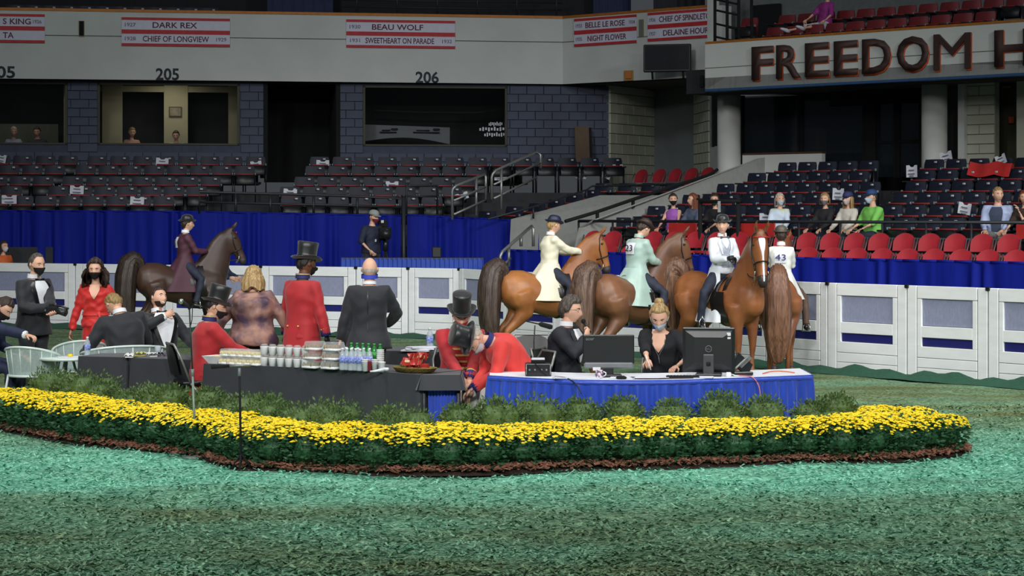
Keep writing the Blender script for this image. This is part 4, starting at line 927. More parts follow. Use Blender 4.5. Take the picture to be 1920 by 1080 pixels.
outl = fr + bk[::-1]; MB().loft([[p - c0 + Vector((0, 0, TZ - .03)) for p in outl], [p - c0 + Vector((0, 0, TZ)) for p in outl]]).obj('table_top', TWHITE, o, False)
path, PL = dens([bk[0]] + fr + [bk[-1]], 640)
def sk(u, v):
    i = min(639, int(u * 639 + .5)); p = path[i]; t = (path[min(639, i + 1)] - path[max(0, i - 1)]).normalized(); n_ = Vector((t.y, -t.x, 0)); s = u * PL
    w = math.sin(s * 62 + 1.8 * math.sin(s * 5.3)) * .8 + .5 * math.sin(s * 33 + 1); return p - c0 + n_ * (.02 + .030 * w * (1 - v) ** .5 + .02 * (1 - v)) + Vector((0, 0, .01 + v * (TZ - .012)))
MB().grid(sk, 640, 7).obj('skirt', TBLUE, o)
MB().tube([p - c0 + Vector((t_.y, 0, TZ - .025)) if 0 else p - c0 + Vector((0, -.02, TZ - .03)) for p, t_ in zip(fr, fr)], (.02), 6).obj('skirt_band', TBLUE, o)
for i in (4, len(fr) // 2, len(fr) - 5): MB().tube([fr[i] - c0 + Vector((0, .4, 0)), fr[i] - c0 + Vector((0, .4, TZ - .02))], .02, 6).obj('leg', DKSTEEL, o)

def cloth_table(label, pts, depth, z=TZ, drop=.62, name='draped_table', extra=None):
    fr = pxline(pts, z); d_ = (fr[-1] - fr[0]).normalized(); nb = Vector((-d_.y, d_.x, 0)); bk = [p + nb * depth for p in fr]; c = (fr[0] + fr[-1]) / 2
    o = thing(name, label, 'table', (c.x, c.y, 0)); out = fr + bk[::-1]
    MB().loft([[p - c + Vector((0, 0, z - .025)) for p in out], [p - c + Vector((0, 0, z)) for p in out]]).obj('table_top', TBLACK, o, False)
    pth, L = dens(out + [out[0]], 220)
    def f(u, v):
        i = int(u * 219 + .5); p = pth[i]; q = pth[(i + 1) % 219] - pth[i - 1 if i else 218]; q.normalize(); n_ = Vector((q.y, -q.x, 0)); s = u * L
        return p - c + n_ * (.012 + (1 - v) * (.03 + .02 * math.sin(s * 6.5) + .012 * math.sin(s * 15 + 1))) + Vector((0, 0, z - drop * (1 - v)))
    MB().grid(f, 220, 7).obj('cloth', TBLACK, o)
    for p in (fr[0], fr[-1], bk[0], bk[-1]): MB().tube([p.lerp((fr[0] + bk[-1]) / 2, .08) - c, p.lerp((fr[0] + bk[-1]) / 2, .08) - c + Vector((0, 0, z - .03))], .02, 6).obj('leg', DKSTEEL, o)
    return o, fr, nb, c
FT, ffr, fnb, fc = cloth_table('long food table under a charcoal cloth', [(384, 682), (640, 692), (786, 702)], .75)
# right end: cloth folded back over a blue skirt
ET, efr, enb, ec = cloth_table('short table end under black cloth lifted over a blue skirt', [(792, 703), (862, 703)], .7, TZ - .004, .14)
pth, L = dens([efr[0] + Vector((.05, .06, 0)), efr[1] + Vector((-.02, .06, 0))], 90)
MB().grid(lambda u, v: pth[int(u * 89 + .5)] - ec + Vector((0, -.012 * math.sin(u * 60), .01 + v * (TZ - .05))), 90, 4).obj('blue_skirt', TBLUE, ET)
cloth_table('low black clothed table at the far left, before the seated men', [(149, 668), (238, 670)], .7)
cloth_table('black clothed table in front of the laughing man', [(247, 671), (362, 675)], .7)
cloth_table('black topped table behind the food, with papers on it', [(690, 657), (832, 660)], .7, .68, .5)

# ================================================================= garden furniture
GWHITE = mat('garden_white_metal', (214, 230, 224), .45, .1, var=.05); GMESH = mat('garden_mesh', (176, 196, 194), .6, var=.1, scale=60, alpha=.8)
def garden_chair(label, loc, rz):
    o = thing('garden_chair', label, 'chair', loc, rz, 'white garden chairs')
    rim = [(.30 * math.sin(a) * 1.0, .28 * -math.cos(a) * -1 if 0 else .26 * math.cos(a), .66 + .08 * math.cos(a)) for a in [R(-118 + 236 * k / 20) for k in range(21)]]
    MB().tube(rim, .014, 6).obj('back_rim', GWHITE, o)
    MB().grid(lambda u, v: Vector((rim[int(u * 20 + .5)][0] * (.86 + .14 * v), rim[int(u * 20 + .5)][1] * (.86 + .14 * v), .42 + (rim[int(u * 20 + .5)][2] - .42) * v)), 21, 4).obj('mesh_panel', GMESH, o)
    for k in range(0, 21, 2): MB().tube([(rim[k][0] * .86, rim[k][1] * .86, .42), rim[k]], .006, 5).obj('spindle', GWHITE, o)
    MB().lathe([(.02, .415), (.25, .42), (.26, .43), (.25, .44), (.02, .43)], 20).obj('seat', GMESH, o)
    MB().tube([(.265 * math.cos(a), .25 * math.sin(a), .43) for a in [R(18 * k) for k in range(21)]], .014, 6).obj('seat_rim', GWHITE, o)
    for sx, sy in ((1, 1), (1, -1), (-1, 1), (-1, -1)): MB().tube([(sx * .19, sy * .18, .43), (sx * .24, sy * .24, 0)], .014, 6).obj('leg', GWHITE, o)
    return o
garden_chair('white wire garden chair with mesh sides at the left edge', (GX(62, 22.7), 22.7, 0), R(160))
garden_chair('white garden chair with rounded back near the red dress', (GX(150, 23.3), 23.3, 0), R(0))
o = garden_chair('white garden chair under the sandy haired man, back fanned open', (GX(236, 23.15), 23.15, 0), R(205)); o.scale = (1.6, 1.15, .98)
o = thing('garden_table', 'small round white garden table between the white chairs', 'table', (GX(128, 22.6), 22.6, 0))
MB().lathe([(.02, .60), (.3, .60), (.31, .615), (.3, .63), (.02, .63)], 24).obj('table_top', GWHITE, o)
for k in range(3): MB().tube([(.05 * math.cos(k * 2.1), .05 * math.sin(k * 2.1), .6), (.2 * math.cos(k * 2.1), .2 * math.sin(k * 2.1), 0)], .014, 6).obj('leg', GWHITE, o)

def folding_chair(label, loc, rz, m=None, group='black folding chairs'):
    m = m or NAVYP; o = thing('folding_chair', label, 'chair', loc, rz, group)
    MB().grid(lambda u, v: Vector(((u - .5) * .42 * (1 - .12 * v * v), .20 + .05 * v + .03 * math.cos((u - .5) * 2.8), .52 + v * .30 - .07 * v * (2 * u - 1) ** 4)), 9, 5).grid(lambda u, v: Vector(((u - .5) * .42 * (1 - .12 * v * v), .225 + .05 * v + .03 * math.cos((u - .5) * 2.8), .52 + v * .30 - .07 * v * (2 * u - 1) ** 4)), 9, 5).obj('backrest', m, o)
    MB().box((0, 0, .44), (.42, .40, .04), bev=.015).obj('seat', m, o)
    MB().tube([(-.22, .12, .44), (-.215, .23, .72), (-.17, .28, .83), (.17, .28, .83), (.215, .23, .72), (.22, .12, .44)], .013, 6).obj('back_frame', STEEL, o)
    for s in (-1, 1):
        MB().tube([(s * .22, -.22, 0), (s * .22, .12, .44)], .012, 6).obj('leg', STEEL, o); MB().tube([(s * .20, .24, 0), (s * .20, -.1, .43)], .012, 6).obj('leg', STEEL, o)
    return o

# ================================================================= food and drinks
CLEAR = mat('clear_lid', (240, 244, 246), .2, alpha=.25); TRAYW = mat('white_tray', (246, 248, 250), .5); FYEL = mat('food_pale_yellow', (232, 218, 150), .7, var=.15, scale=50); FBRN = mat('food_brown', (156, 128, 84), .8, var=.25, scale=50); FGRN = mat('food_green_brown', (132, 124, 74), .8, var=.3, scale=50)
def food_box(t, w, foodm, h):
    MB().box((0, 0, .012), (w, .15, .024), bev=.006).obj('tray', TRAYW, t); f = MB(); rr = random.Random(int(w * 999))
    for k in range(5): f.ell((-w * .38 + w * .19 * k, rr.uniform(-.04, .0), .032), (w * .10, .05, h * .42), 8)
    f.obj('food', foodm, t)
    MB().loft([[Vector((sx * w * q, sy * .075 * q / .5, z)) for sx, sy in ((-1, -1), (1, -1), (1, 1), (-1, 1))] for q, z in ((.5, .025), (.44, h * .92), (.40, h))]).obj('lid', CLEAR, t, False)
def cup_box(t, w, foodm, h):
    MB().lathe([(.034, .0), (.042, h * .9), (.044, h)], 14).obj('cup', TRAYW, t); f = MB().ell((0, 0, h * .9), (.038, .038, .02), 8); f.obj('food', foodm, t)
    MB().lathe([(.044, h), (.03, h + .02), (.012, h + .024)], 14).obj('lid', CLEAR, t)
PB = {'y': proto(food_box, 'snack_box', .115, FYEL, .075), 'w': proto(food_box, 'sandwich_box', .165, FBRN, .085), 'g': proto(food_box, 'salad_box', .17, FGRN, .085), 'c': proto(cup_box, 'dessert_cup', 0, FBRN, .085)}
def ftp(px, back, z=0.0):
    p = Vector((*along((ffr[0].x, ffr[0].y), (ffr[-1].x, ffr[-1].y), px), 0)) + Vector((0, back, 0)); p.z = TZ + z; return p
frz = math.atan2(ffr[-1].y - ffr[0].y, ffr[-1].x - ffr[0].x)
for lay in range(2):
    for k in range(5): place(PB['y'], ftp(423 + k * 14.5 + lay * 2, .12 + .02 * lay, lay * .078), frz, 'clear box of pale yellow snacks, %s layer, %s from the left' % (('lower', 'upper')[lay], ORD[k]), 'food box', 'boxes of yellow snacks')
for k in range(5): place(PB['y'], ftp(420 + k * 15, .36, .0), frz, 'clear box of pale yellow snacks standing in the rear row, %s from the left' % ORD[k], 'food box', 'boxes of yellow snacks')
for lay in range(2):
    for k in range(6): place(PB['c'], ftp(493 + k * 15.5, .12, lay * .108), frz, 'white lidded dessert cup, %s layer, %s from the left' % (('lower', 'upper')[lay], ORD[k]), 'cup', 'white dessert cups')
for k in range(6): place(PB['c'], ftp(497 + k * 15.5, .32, .0), frz, 'white lidded dessert cup in the rear row, %s from the left' % ORD[k], 'cup', 'white dessert cups')
for lay in range(3):
    for k in range(2):
        place(PB['w' if lay else 'g'], ftp(584 + k * 36 + 2 * lay, .14, lay * .088), frz, 'clear box of sandwiches at the right of the food, %s layer, %s one' % (('bottom', 'middle', 'top')[lay], ('left', 'right')[k]), 'food box', 'sandwich boxes')
o = thing('serving_tray', 'long white serving dish at the left end of the food', 'tray', ftp(404, .16), frz); MB().loft([[Vector((sx * a, sy * b, z)) for sx, sy in ((-1, -1), (1, -1), (1, 1), (-1, 1))] for a, b, z in ((.06, .07, 0), (.11, .11, .07), (.115, .115, .075), (.1, .1, .07), (.055, .06, .015))]).obj('dish', TRAYW, o, False); MB().ell((0, 0, .05), (.09, .09, .03), 10).obj('food', FYEL, o)
BOT = mat('bottle_plastic', (214, 226, 234), .12, alpha=.5); LBL = mat('bottle_blue_label', (40, 70, 190), .5, var=.25, scale=60, col2=(190, 205, 235)); CAPW = mat('bottle_cap', (235, 238, 242), .4); GRB = mat('green_bottle', (40, 130, 60), .2); GCAP = mat('green_cap', (60, 160, 70), .4)
def bottle(t, body, lab, cap):
    MB().lathe([(.030, 0), (.032, .01), (.032, .05), (.029, .07), (.032, .09), (.032, .13), (.024, .165), (.012, .185), (.012, .195)], 14).obj('bottle_body', body, t)
    MB().lathe([(.0328, .07), (.0328, .13)], 14).obj('label_band', lab, t); MB().lathe([(.014, .193), (.014, .21)], 12).obj('cap', cap, t)
PBOT = proto(bottle, 'water_bottle', BOT, LBL, CAPW); PGR = proto(bottle, 'soda_bottle', GRB, GCAP, GCAP)
for k in range(5): place(PBOT, ftp(641 + k * 8.2, .08 + .02 * (k % 2)), frz, 'clear water bottle with blue label in the front row, %s from the left' % ORD[k], 'bottle', 'water bottles on the food table')
for k in range(5): place(PBOT, ftp(646 + k * 11, .22), frz, 'clear water bottle with blue label in the rear row, %s from the left' % ORD[k], 'bottle', 'water bottles on the food table')
for k in range(6): place(PGR, ftp(652 + k * 11, .46, .03), frz, 'green soda bottle behind the water bottles, %s from the left' % ORD[k], 'bottle', 'soda bottles on the food table')
CUPW = mat('foam_cup', (238, 240, 242), .6); CUPR = mat('red_cup', (150, 46, 60), .5)
def cups(label, loc, n, m):
    o = thing('cup_stack', label, 'cups', loc)
    for k in range(n): MB().lathe([(.026, .018 * k), (.036, .018 * k + .09), (.039, .018 * k + .092), (.036, .018 * k + .095)], 14).obj('cup', m, o)
cups('stack of white foam cups right of the water bottles', ftp(684, .07), 2, CUPW); cups('stack of dark red cups among the white cups', ftp(692, .10), 1, CUPR); cups('short stack of white cups behind the red cup', ftp(702, .12), 2, CUPW); cups('tallest stack of white foam cups beside the gift basket', ftp(711, .18), 7, CUPW); cups('white cup at the front by the basket', ftp(715, .06), 1, CUPW)
o = thing('scoop', 'small clear plastic scoop lying at the table edge', 'scoop', ftp(712, .02)); MB().tube([(.05, 0, .03), (-.05, -.03, .012), (-.09, -.03, .01)], [.018, .01, .008], 6).obj('handle', CAPW, o); MB().ell((.06, 0, .03), (.03, .02, .02), 8).obj('bowl', CAPW, o)
bk_c = ftp(776, .2); o = thing('gift_basket', 'oval wicker tray piled with red wrapped snacks', 'basket', bk_c, frz); WICK = mat('wicker', (150, 126, 60), .7, var=.3, scale=30, bump=.5)
MB().lathe([(.12, 0), (.20, .01), (.235, .045), (.245, .05), (.23, .055), (.19, .025), (.1, .02)], 28, Matrix.Diagonal((1, .6, 1, 1))).obj('basket_rim', WICK, o)
PKR = [mat('wrap_red', (196, 60, 54), .35, var=.2, scale=25), mat('wrap_cream', (232, 196, 150), .4, var=.2, scale=25), mat('wrap_green', (120, 130, 70), .4, var=.2, scale=25)]
rr = random.Random(5)
for k in range(24):
    a = rr.random() * 6.28; q = rr.random() ** .6; lay = k // 9; p = bk_c + Matrix.Rotation(frz, 3, 'Z') @ Vector((.17 * q * math.cos(a), .09 * q * math.sin(a), .055 + lay * .05))
    t = thing('wrapped_snack', '%s wrapped snack heaped in the wicker tray on the food table', 'snack', p, rr.random() * 6.28, 'snacks in the wicker tray'); t.rotation_euler.x = rr.uniform(-.5, .9)
    pi_ = 0 if rr.random() < .6 else rr.randrange(3); mm_ = PKR[pi_]; t['label'] = t['label'] % ('red', 'cream', 'green')[pi_]; MB().grid(lambda u, v: Vector(((u - .5) * .10, .018 * math.sin(math.pi * u) * math.sin(math.pi * v) - .001, (v - .5) * .075)), 7, 5).grid(lambda u, v: Vector(((u - .5) * .10, -.018 * math.sin(math.pi * u) * math.sin(math.pi * v), (v - .5) * .075)), 7, 5).obj('wrapper', mm_, t); MB().box((0, -.018, .0), (.05, .004, .022)).obj('sticker', PKR[1], t, False)
p = W(783, 645, 22.3); o = thing('paper_stack', 'loose white papers on the black table behind the food', 'papers', (p.x, 22.75, .682))
for k in range(3): MB().box((.03 * k - .03, .01 * k, .008 + .016 * k), (.3, .2, .014), rot=Matrix.Rotation(.3 * k - .2, 3, 'Z')).obj('sheet', PAPER, o, False)
o = place(PBOT, (GX(806, 22.85), 22.85, .682), 0, 'water bottle standing alone on the black table behind the food', 'bottle', 'water bottles on the food table')
o.scale = (1.15,) * 3
# left tables: napkins, papers, bottle
for k, (px, d, w, c, lab) in enumerate(((243, 22.1, .10, (236, 238, 240), 'crumpled white napkin on the edge of the left black tables'), (262, 22.3, .14, (222, 214, 130), 'yellow and white wrapper on the black table'), (285, 22.25, .16, (224, 226, 228), 'white paper plate scrap on the black table'), (303, 22.3, .08, (120, 110, 130), 'small purple wrapper at the end of the black table'))):
    o = thing('table_litter', lab, 'wrapper', (GX(px, d), d, TZ + .002), k); rr = random.Random(k)
    MB().grid(lambda u, v: Vector(((u - .5) * w, (v - .5) * .1, .012 + .02 * abs(math.sin(u * 7 + k)) + .015 * math.sin(v * 8 + k) ** 2)), 12, 8).obj('sheet', mat('litter%d' % k, c), o); MB().box((0, 0, .006), (w * .8, .08, .012)).obj('base', mat('litter%d' % k, c), o, False)
o = thing('cup', 'short glass of water on the end of the black table', 'cup', (GX(296, 22.5), 22.5, TZ)); MB().lathe([(.028, 0), (.034, .10), (.032, .1), (.026, .01)], 14).obj('glass', BOT, o); MB().lathe([(.027, .01), (.03, .06)], 14).obj('water', BOT, o)
o = place(PBOT, (GX(164, 22.6), 22.6, .632), 0, 'water bottle with blue label on the small white garden table', 'bottle', 'water bottles on the food table')
o = thing('score_sheet', 'white score sheet on the round garden table', 'paper', (GX(128, 22.5), 22.5, .632), .3); MB().box((0, 0, .003), (.22, .16, .006)).obj('sheet', PAPER, o, False); MB().ell((.02, 0, .02), (.03, .03, .02), 8).obj('yellow_flower', BLOOM, o)

# ================================================================= announcer table things
PLB = mat('monitor_black', (34, 38, 40), .35, var=.1, scale=3); PLG = mat('monitor_grey', (120, 124, 128), .4)
tpx = lambda px, back: Vector((*along((fr[0].x, fr[0].y), (fr[-1].x, fr[-1].y), px), 0)) + Vector((0, back - .35, TZ))
def frontd(px):
    best = min(fr, key=lambda p: abs(960 + p.x * F / p.y - px)); return best.y
def tp(px, back): d = frontd(px) + back; return Vector((GX(px, d), d, TZ))
p = tp(1141, .34); o = thing('computer_monitor', 'wide black computer monitor with a grey lower bezel, facing away, beside the announcer', 'monitor', p)
MB().box((0, 0, .25), (.47, .035, .27), bev=.012).obj('panel', PLB, o, False); MB().box((0, -.012, .105), (.45, .05, .055), bev=.015).obj('lower_bezel', PLG, o, False)
l = link('logo', text_fit('acer', .075, .02, .002, mat('logo_grey', (130, 136, 138))), o); l.location = (-.17, -.019, .345)
MB().box((0, .0, .055), (.09, .04, .09), bev=.01).obj('neck', PLB, o, False); MB().box((0, 0, .012), (.24, .18, .024), bev=.01).obj('foot', PLB, o, False); MB().box((-.11, -.04, .075), (.07, .01, .03)).obj('sticker', CAPW, o, False)
p = tp(1329, .30); o = thing('computer_monitor', 'tall dark monitor seen from behind with a round emblem, beside the writing woman', 'monitor', p, R(-8))
m = MB(); m.loft([[Vector((sx * a, y, .235 + sz * b)) for sx, sz in ((-1, -1), (1, -1), (1, 1), (-1, 1))] for a, b, y in ((.235, .2, .03), (.24, .205, .02), (.24, .205, -.005), (.21, .175, -.03), (.13, .12, -.045))]); m.obj('back_shell', PLB, o, False)
MB().box((0, -.008, .437), (.47, .03, .012), bev=.004).obj('top_edge', PLG, o, False)
MB().tube([(.028 * math.cos(a), -.047, .25 + .028 * math.sin(a)) for a in [6.283 * k / 16 for k in range(17)]], .003, 5).obj('round_emblem', PLG, o); link('emblem_text', text_fit('DELL', .036, .012, .002, PLG), o).location = (0, -.047, .25)
MB().box((.185, -.034, .385), (.035, .006, .03)).box((.185, -.034, .35), (.035, .006, .018)).obj('sticker', CAPW, o, False)
MB().box((0, -.05, .10), (.10, .03, .2), bev=.012).obj('neck', mat('stand_grey', (70, 74, 76), .4), o, False); MB().tube([(0, -.068, .10), (0, -.068, .13)], .02, 8).obj('cable_hole', BLACK, o); MB().box((0, -.02, .012), (.24, .2, .024), bev=.01).obj('foot', PLB, o, False)
p = tp(1009, .25); o = thing('radio_receiver', 'black rack radio receiver with front handles and a paper pad on top', 'receiver', p)
MB().box((0, 0, .06), (.24, .2, .11), bev=.006).obj('chassis', PLB, o, False)
for s in (-1, 1): MB().tube([(s * .11, -.11, .02), (s * .11, -.135, .04), (s * .11, -.135, .09), (s * .11, -.11, .11)], .006, 6).obj('handle', STEEL, o)
for x in (-.08, -.03, .03, .075): MB().tube([(x, -.10, .06), (x, -.118, .06)], .010, 8).obj('knob', PLG, o)
MB().tube([(-.03, -.10, .12), (0, -.125, .09), (.05, -.125, .03), (.08, -.14, .01)], .005, 6).obj('cord', BLACK, o); MB().box((.0, .0, .13), (.13, .1, .03), bev=.006).obj('upper_unit', BLACK, o, False)
o2 = thing('note_pad', 'small cream note pad on top of the radio receiver', 'pad', p + Vector((.0, 0, .147))); MB().box((0, 0, .008), (.12, .09, .014)).obj('sheets', PAPER, o2, False); MB().box((0, .04, .016), (.12, .012, .004)).obj('binding', PLG, o2, False)
for k, (px, bkk, w, rz, lab) in enumerate(((1080, .10, .42, .05, 'sheet of white paper in front of the announcer'), (1165, .14, .22, -.2, 'white paper below the wide monitor'), (1215, .16, .34, .1, 'score sheet under the writing hand'), (1310, .08, .25, -.1, 'white papers in front of the tall monitor'))):
    o = thing('paper_sheet', lab, 'paper', tp(px, bkk), rz); 
    for j in range(2): MB().box((.01 * j, .01 * j, .004 + .005 * j), (w, .14, .004), rot=Matrix.Rotation(.08 * j, 3, 'Z')).obj('sheet', PAPER, o, False)
o = thing('mug', 'patterned mug beside the wide monitor', 'mug', tp(1124, .16)); MB().lathe([(.03, 0), (.034, .01), (.034, .075), (.03, .075), (.028, .01)], 16).obj('mug_body', mat('mug_print', (210, 200, 204), .4, var=.3, scale=45, col2=(90, 60, 110), lo=.45, hi=.55), o); MB().tube([(.034, 0, .06), (.058, 0, .05), (.058, 0, .03), (.034, 0, .018)], .006, 6).obj('mug_handle', CUPW, o)
o = thing('computer_mouse', 'black computer mouse by the writing woman', 'mouse', tp(1165, .05)); MB().ell((0, 0, .014), (.05, .028, .02), 12).obj('shell', BLACK, o); MB().ell((.02, 0, .032), (.008, .004, .004), 8).obj('wheel', PLG, o)
o = thing('keyboard', 'flat black keyboard in front of the tall monitor', 'keyboard', tp(1280, .13)); MB().box((0, 0, .01), (.3, .1, .018), bev=.005).obj('case', BLACK, o, False)
for k in range(10): MB().box((-.13 + .029 * k, 0, .021), (.022, .075, .006)).obj('key', PLB, o, False)
o = thing('desk_phone', 'dark office phone tilted on its stand at the right of the table', 'phone', tp(1388, .22), R(20)); MB().box((0, 0, .02), (.2, .15, .035), bev=.01).obj('base', PLB, o, False)
MB().box((.03, .02, .10), (.2, .02, .14), rot=Matrix.Rotation(R(38), 3, 'Y') @ Matrix.Rotation(R(-20), 3, 'X'), bev=.008).obj('keypad', PLB, o, False); MB().box((.05, -.0, .12), (.15, .008, .035), rot=Matrix.Rotation(R(-40), 3, 'Y'), bev=.003).obj('display', PLG, o, False); MB().tube([(-.08, -.02, .05), (-.03, -.02, .09), (.06, -.02, .16)], [.016, .012, .016], 8).obj('handset', STEEL, o)
o = thing('adapter', 'small white plug adapter beside the desk phone', 'adapter', tp(1366, .12)); MB().box((0, 0, .02), (.05, .04, .04), bev=.008).obj('body', CAPW, o, False); MB().tube([(.03, 0, .02), (.06, 0, .01), (.10, .02, .006)], .005, 6).obj('cord', CAPW, o)
def cable(label, pts, rad, m):
    b = Vector(pts[0]); o = thing('cable', label, 'cable', b)
    P_ = smooth_pl([Vector(p) - b for p in pts], 2); h = len(P_) // 2; MB().tube(P_[:h + 1], rad, 6).obj('lead', m, o); MB().tube(P_[h:], rad, 6).obj('tail', m, o)
PINK = mat('pink_cable', (206, 120, 130), .5); BLC = mat('black_cable', (20, 22, 24), .5)
e = tp(1405, .03); cable('pink cable looping over the table edge and down the blue skirt', [tp(1375, .2) + Vector((0, 0, .006)), tp(1395, .06) + Vector((0, 0, .008)), tp(1412, -.02) + Vector((0, 0, .004)), tp(1424, -.075) + Vector((0, 0, -.08)), tp(1426, -.09) + Vector((0, 0, -.2)), tp(1424, -.1) + Vector((0, 0, -.32))], .006, PINK)
cable('orange cable curving over the right end of the table', [tp(1430, .25) + Vector((0, 0, .006)), tp(1450, .35) + Vector((0, 0, .02)), tp(1475, .3) + Vector((0, 0, .015)), tp(1490, .2) + Vector((0, 0, .006))], .006, mat('orange_cable', (214, 120, 84), .5))
cable('black cable hanging over the front of the blue skirt below the receiver', [tp(1040, .1) + Vector((0, 0, .008)), tp(1062, .0) + Vector((0, 0, .012)), tp(1080, -.07) + Vector((0, 0, -.03)), tp(1090, -.1) + Vector((0, 0, -.12))], .006, BLC)
cable('black cable running in front of the writing woman', [tp(1190, .05) + Vector((0, 0, .006)), tp(1225, .01) + Vector((0, 0, .007)), tp(1260, .05) + Vector((0, 0, .006)), tp(1300, .03) + Vector((0, 0, .006))], .005, BLC)

# ================================================================= microphone stands
def line_stand(): pass
b = ground(367, 858); o = thing('microphone_stand', 'grey microphone stand in front of the flowers with a silver headed microphone', 'microphone stand', b)
def rel(px, py, d): return W(px, py, d) - b
GREYP = mat('stand_grey_paint', (132, 148, 140), .5, .3)
MB().lathe([(.12, 0), (.12, .012), (.03, .02), (.02, .03)], 20).obj('base_plate', GREYP, o); MB().tube([(0, 0, .02), rel(361, 700, b.y)], .011, 8).obj('lower_tube', GREYP, o); MB().tube([rel(361, 700, b.y), rel(355, 578, b.y)], .007, 8).obj('upper_tube', DKSTEEL, o); MB().tube([rel(361, 705, b.y), rel(361, 692, b.y)], .016, 8).obj('clutch', PLG, o)
MB().tube([rel(356, 580, b.y), rel(352, 573, b.y), rel(344, 567, b.y)], [.012, .014, .018], 8).obj('microphone', BLACK, o); MB().ell(rel(340, 565, b.y), (.026, .026, .026), 12).obj('microphone_head', CHROME, o)
MB().tube([rel(355, 575, b.y), rel(361, 572, b.y), rel(360, 600, b.y - .02), rel(357, 612, b.y)], .004, 5).obj('cord', BLACK, o)
b = ground(452, 882); o = thing('microphone_stand', 'black boom microphone stand in front of the food table', 'microphone stand', b)
for k in range(3): MB().tube([(0, 0, .14), (.10 * math.cos(2.1 * k + .5), .10 * math.sin(2.1 * k + .5), .01)], .008, 6).obj('leg', BLACK, o)
MB().tube([(0, 0, .05), rel(449, 694, b.y)], .010, 8).obj('pole', BLACK, o); MB().tube([rel(449, 705, b.y), rel(449, 690, b.y)], .014, 8).obj('clutch', PLG, o); MB().tube([rel(470, 685, b.y), rel(428, 686, b.y)], .008, 8).obj('boom', STEEL, o); MB().tube([rel(430, 686, b.y), rel(396, 688, b.y)], [.014, .019], 8).obj('microphone', BLACK, o)
p = tp(1010, .50); o = thing('desk_microphone', 'black foam desk microphone on a gooseneck behind the receiver', 'microphone', p); sp = lambda px, py: W(px, py, p.y) - p
MB().lathe([(.06, 0), (.06, .012), (.015, .02)], 16).obj('base', BLACK, o); MB().tube([(-.04, 0, .02), sp(1001, 640), sp(1003, 610)], .006, 6).obj('gooseneck', DKSTEEL, o); MB().tube([sp(985, 602), sp(1012, 608)], .006, 6).obj('arm', BLACK, o); MB().tube([sp(1010, 607), sp(1014, 608), sp(1032, 613), sp(1036, 613.5)], [.010, .022, .024, .016], 10).obj('foam_head', BLACK, o)
folding_chair('black padded chair standing empty behind the receiver', (GX(988, 20.9), 20.9, .12), R(180 + 170), PLB)
folding_chair('black folding chair with grey frame behind the soda bottles', (GX(652, 21.9), 21.9, 0), R(10))
# ================================================================= people
def skin_mat(key):
    return {'fair': mat('skin_fair', (226, 178, 152), .5, var=.05, scale=14, spec=.35), 'tan': mat('skin_tan', (206, 152, 122), .5, var=.05, scale=14, spec=.35), 'dark': mat('skin_brown', (118, 78, 58), .5, var=.06, scale=14, spec=.35)}[key]
EYEW = mat('eye_white', (232, 230, 226), .3); EYED = mat('eye_dark', (44, 34, 30), .2); LIP = mat('lip', (170, 96, 90), .5); BROW = mat('brow', (84, 62, 46), .8); TEETH = mat('teeth', (240, 238, 230), .4)
SHOE = mat('shoe_black', (22, 22, 24), .3)
def two_bone(a, t, l1, l2, pole):
    a, t = Vector(a), Vector(t); d = t - a; L = d.length; L2 = min(L, (l1 + l2) * .998); dn = d.normalized(); t = a + dn * L2
    x = (l1 * l1 - l2 * l2 + L2 * L2) / (2 * L2); h = math.sqrt(max(0, l1 * l1 - x * x)); p = Vector(pole); p = p - dn * p.dot(dn)
    p = p.normalized() if p.length > 1e-5 else dn.orthogonal().normalized(); return a + dn * x + p * h, t
def headpt(phi, th, off=0.0):
    cp, sp, ct, st = math.cos(phi), math.sin(phi), math.cos(th), math.sin(th); d = Vector((sp * ct, -cp * ct, st)); a, b, c = .077, .097, .119
    r = 1 / math.sqrt((d.x / a) ** 2 + (d.y / b) ** 2 + (d.z / c) ** 2); x, y, z = d * r; lo = sm(.0, .10, -z)
    x *= 1 - .34 * lo
    if d.y > 0: y *= 1 - .42 * sm(.03, .11, -z)
    else:
        y -= .010 * lo * (-d.y); fr_ = max(0, -d.y)
        g = math.exp(-(x / .013) ** 2) * fr_
        y -= g * .026 * sm(.035, -.03, z) * sm(-.052, -.034, z)
        for sx in (-1, 1): y += .010 * math.exp(-((x - sx * .032) / .018) ** 2 - ((z - .012) / .013) ** 2)
        y -= .004 * math.exp(-((z - .036) / .010) ** 2) * fr_; y -= .006 * math.exp(-((z + .066) / .010) ** 2 - (x / .026) ** 2); y += .005 * math.exp(-((z + .084) / .008) ** 2 - (x / .03) ** 2)
        y -= .008 * math.exp(-((z + .106) / .014) ** 2 - (x / .024) ** 2)
    return Vector((x, y, z)) + d * off
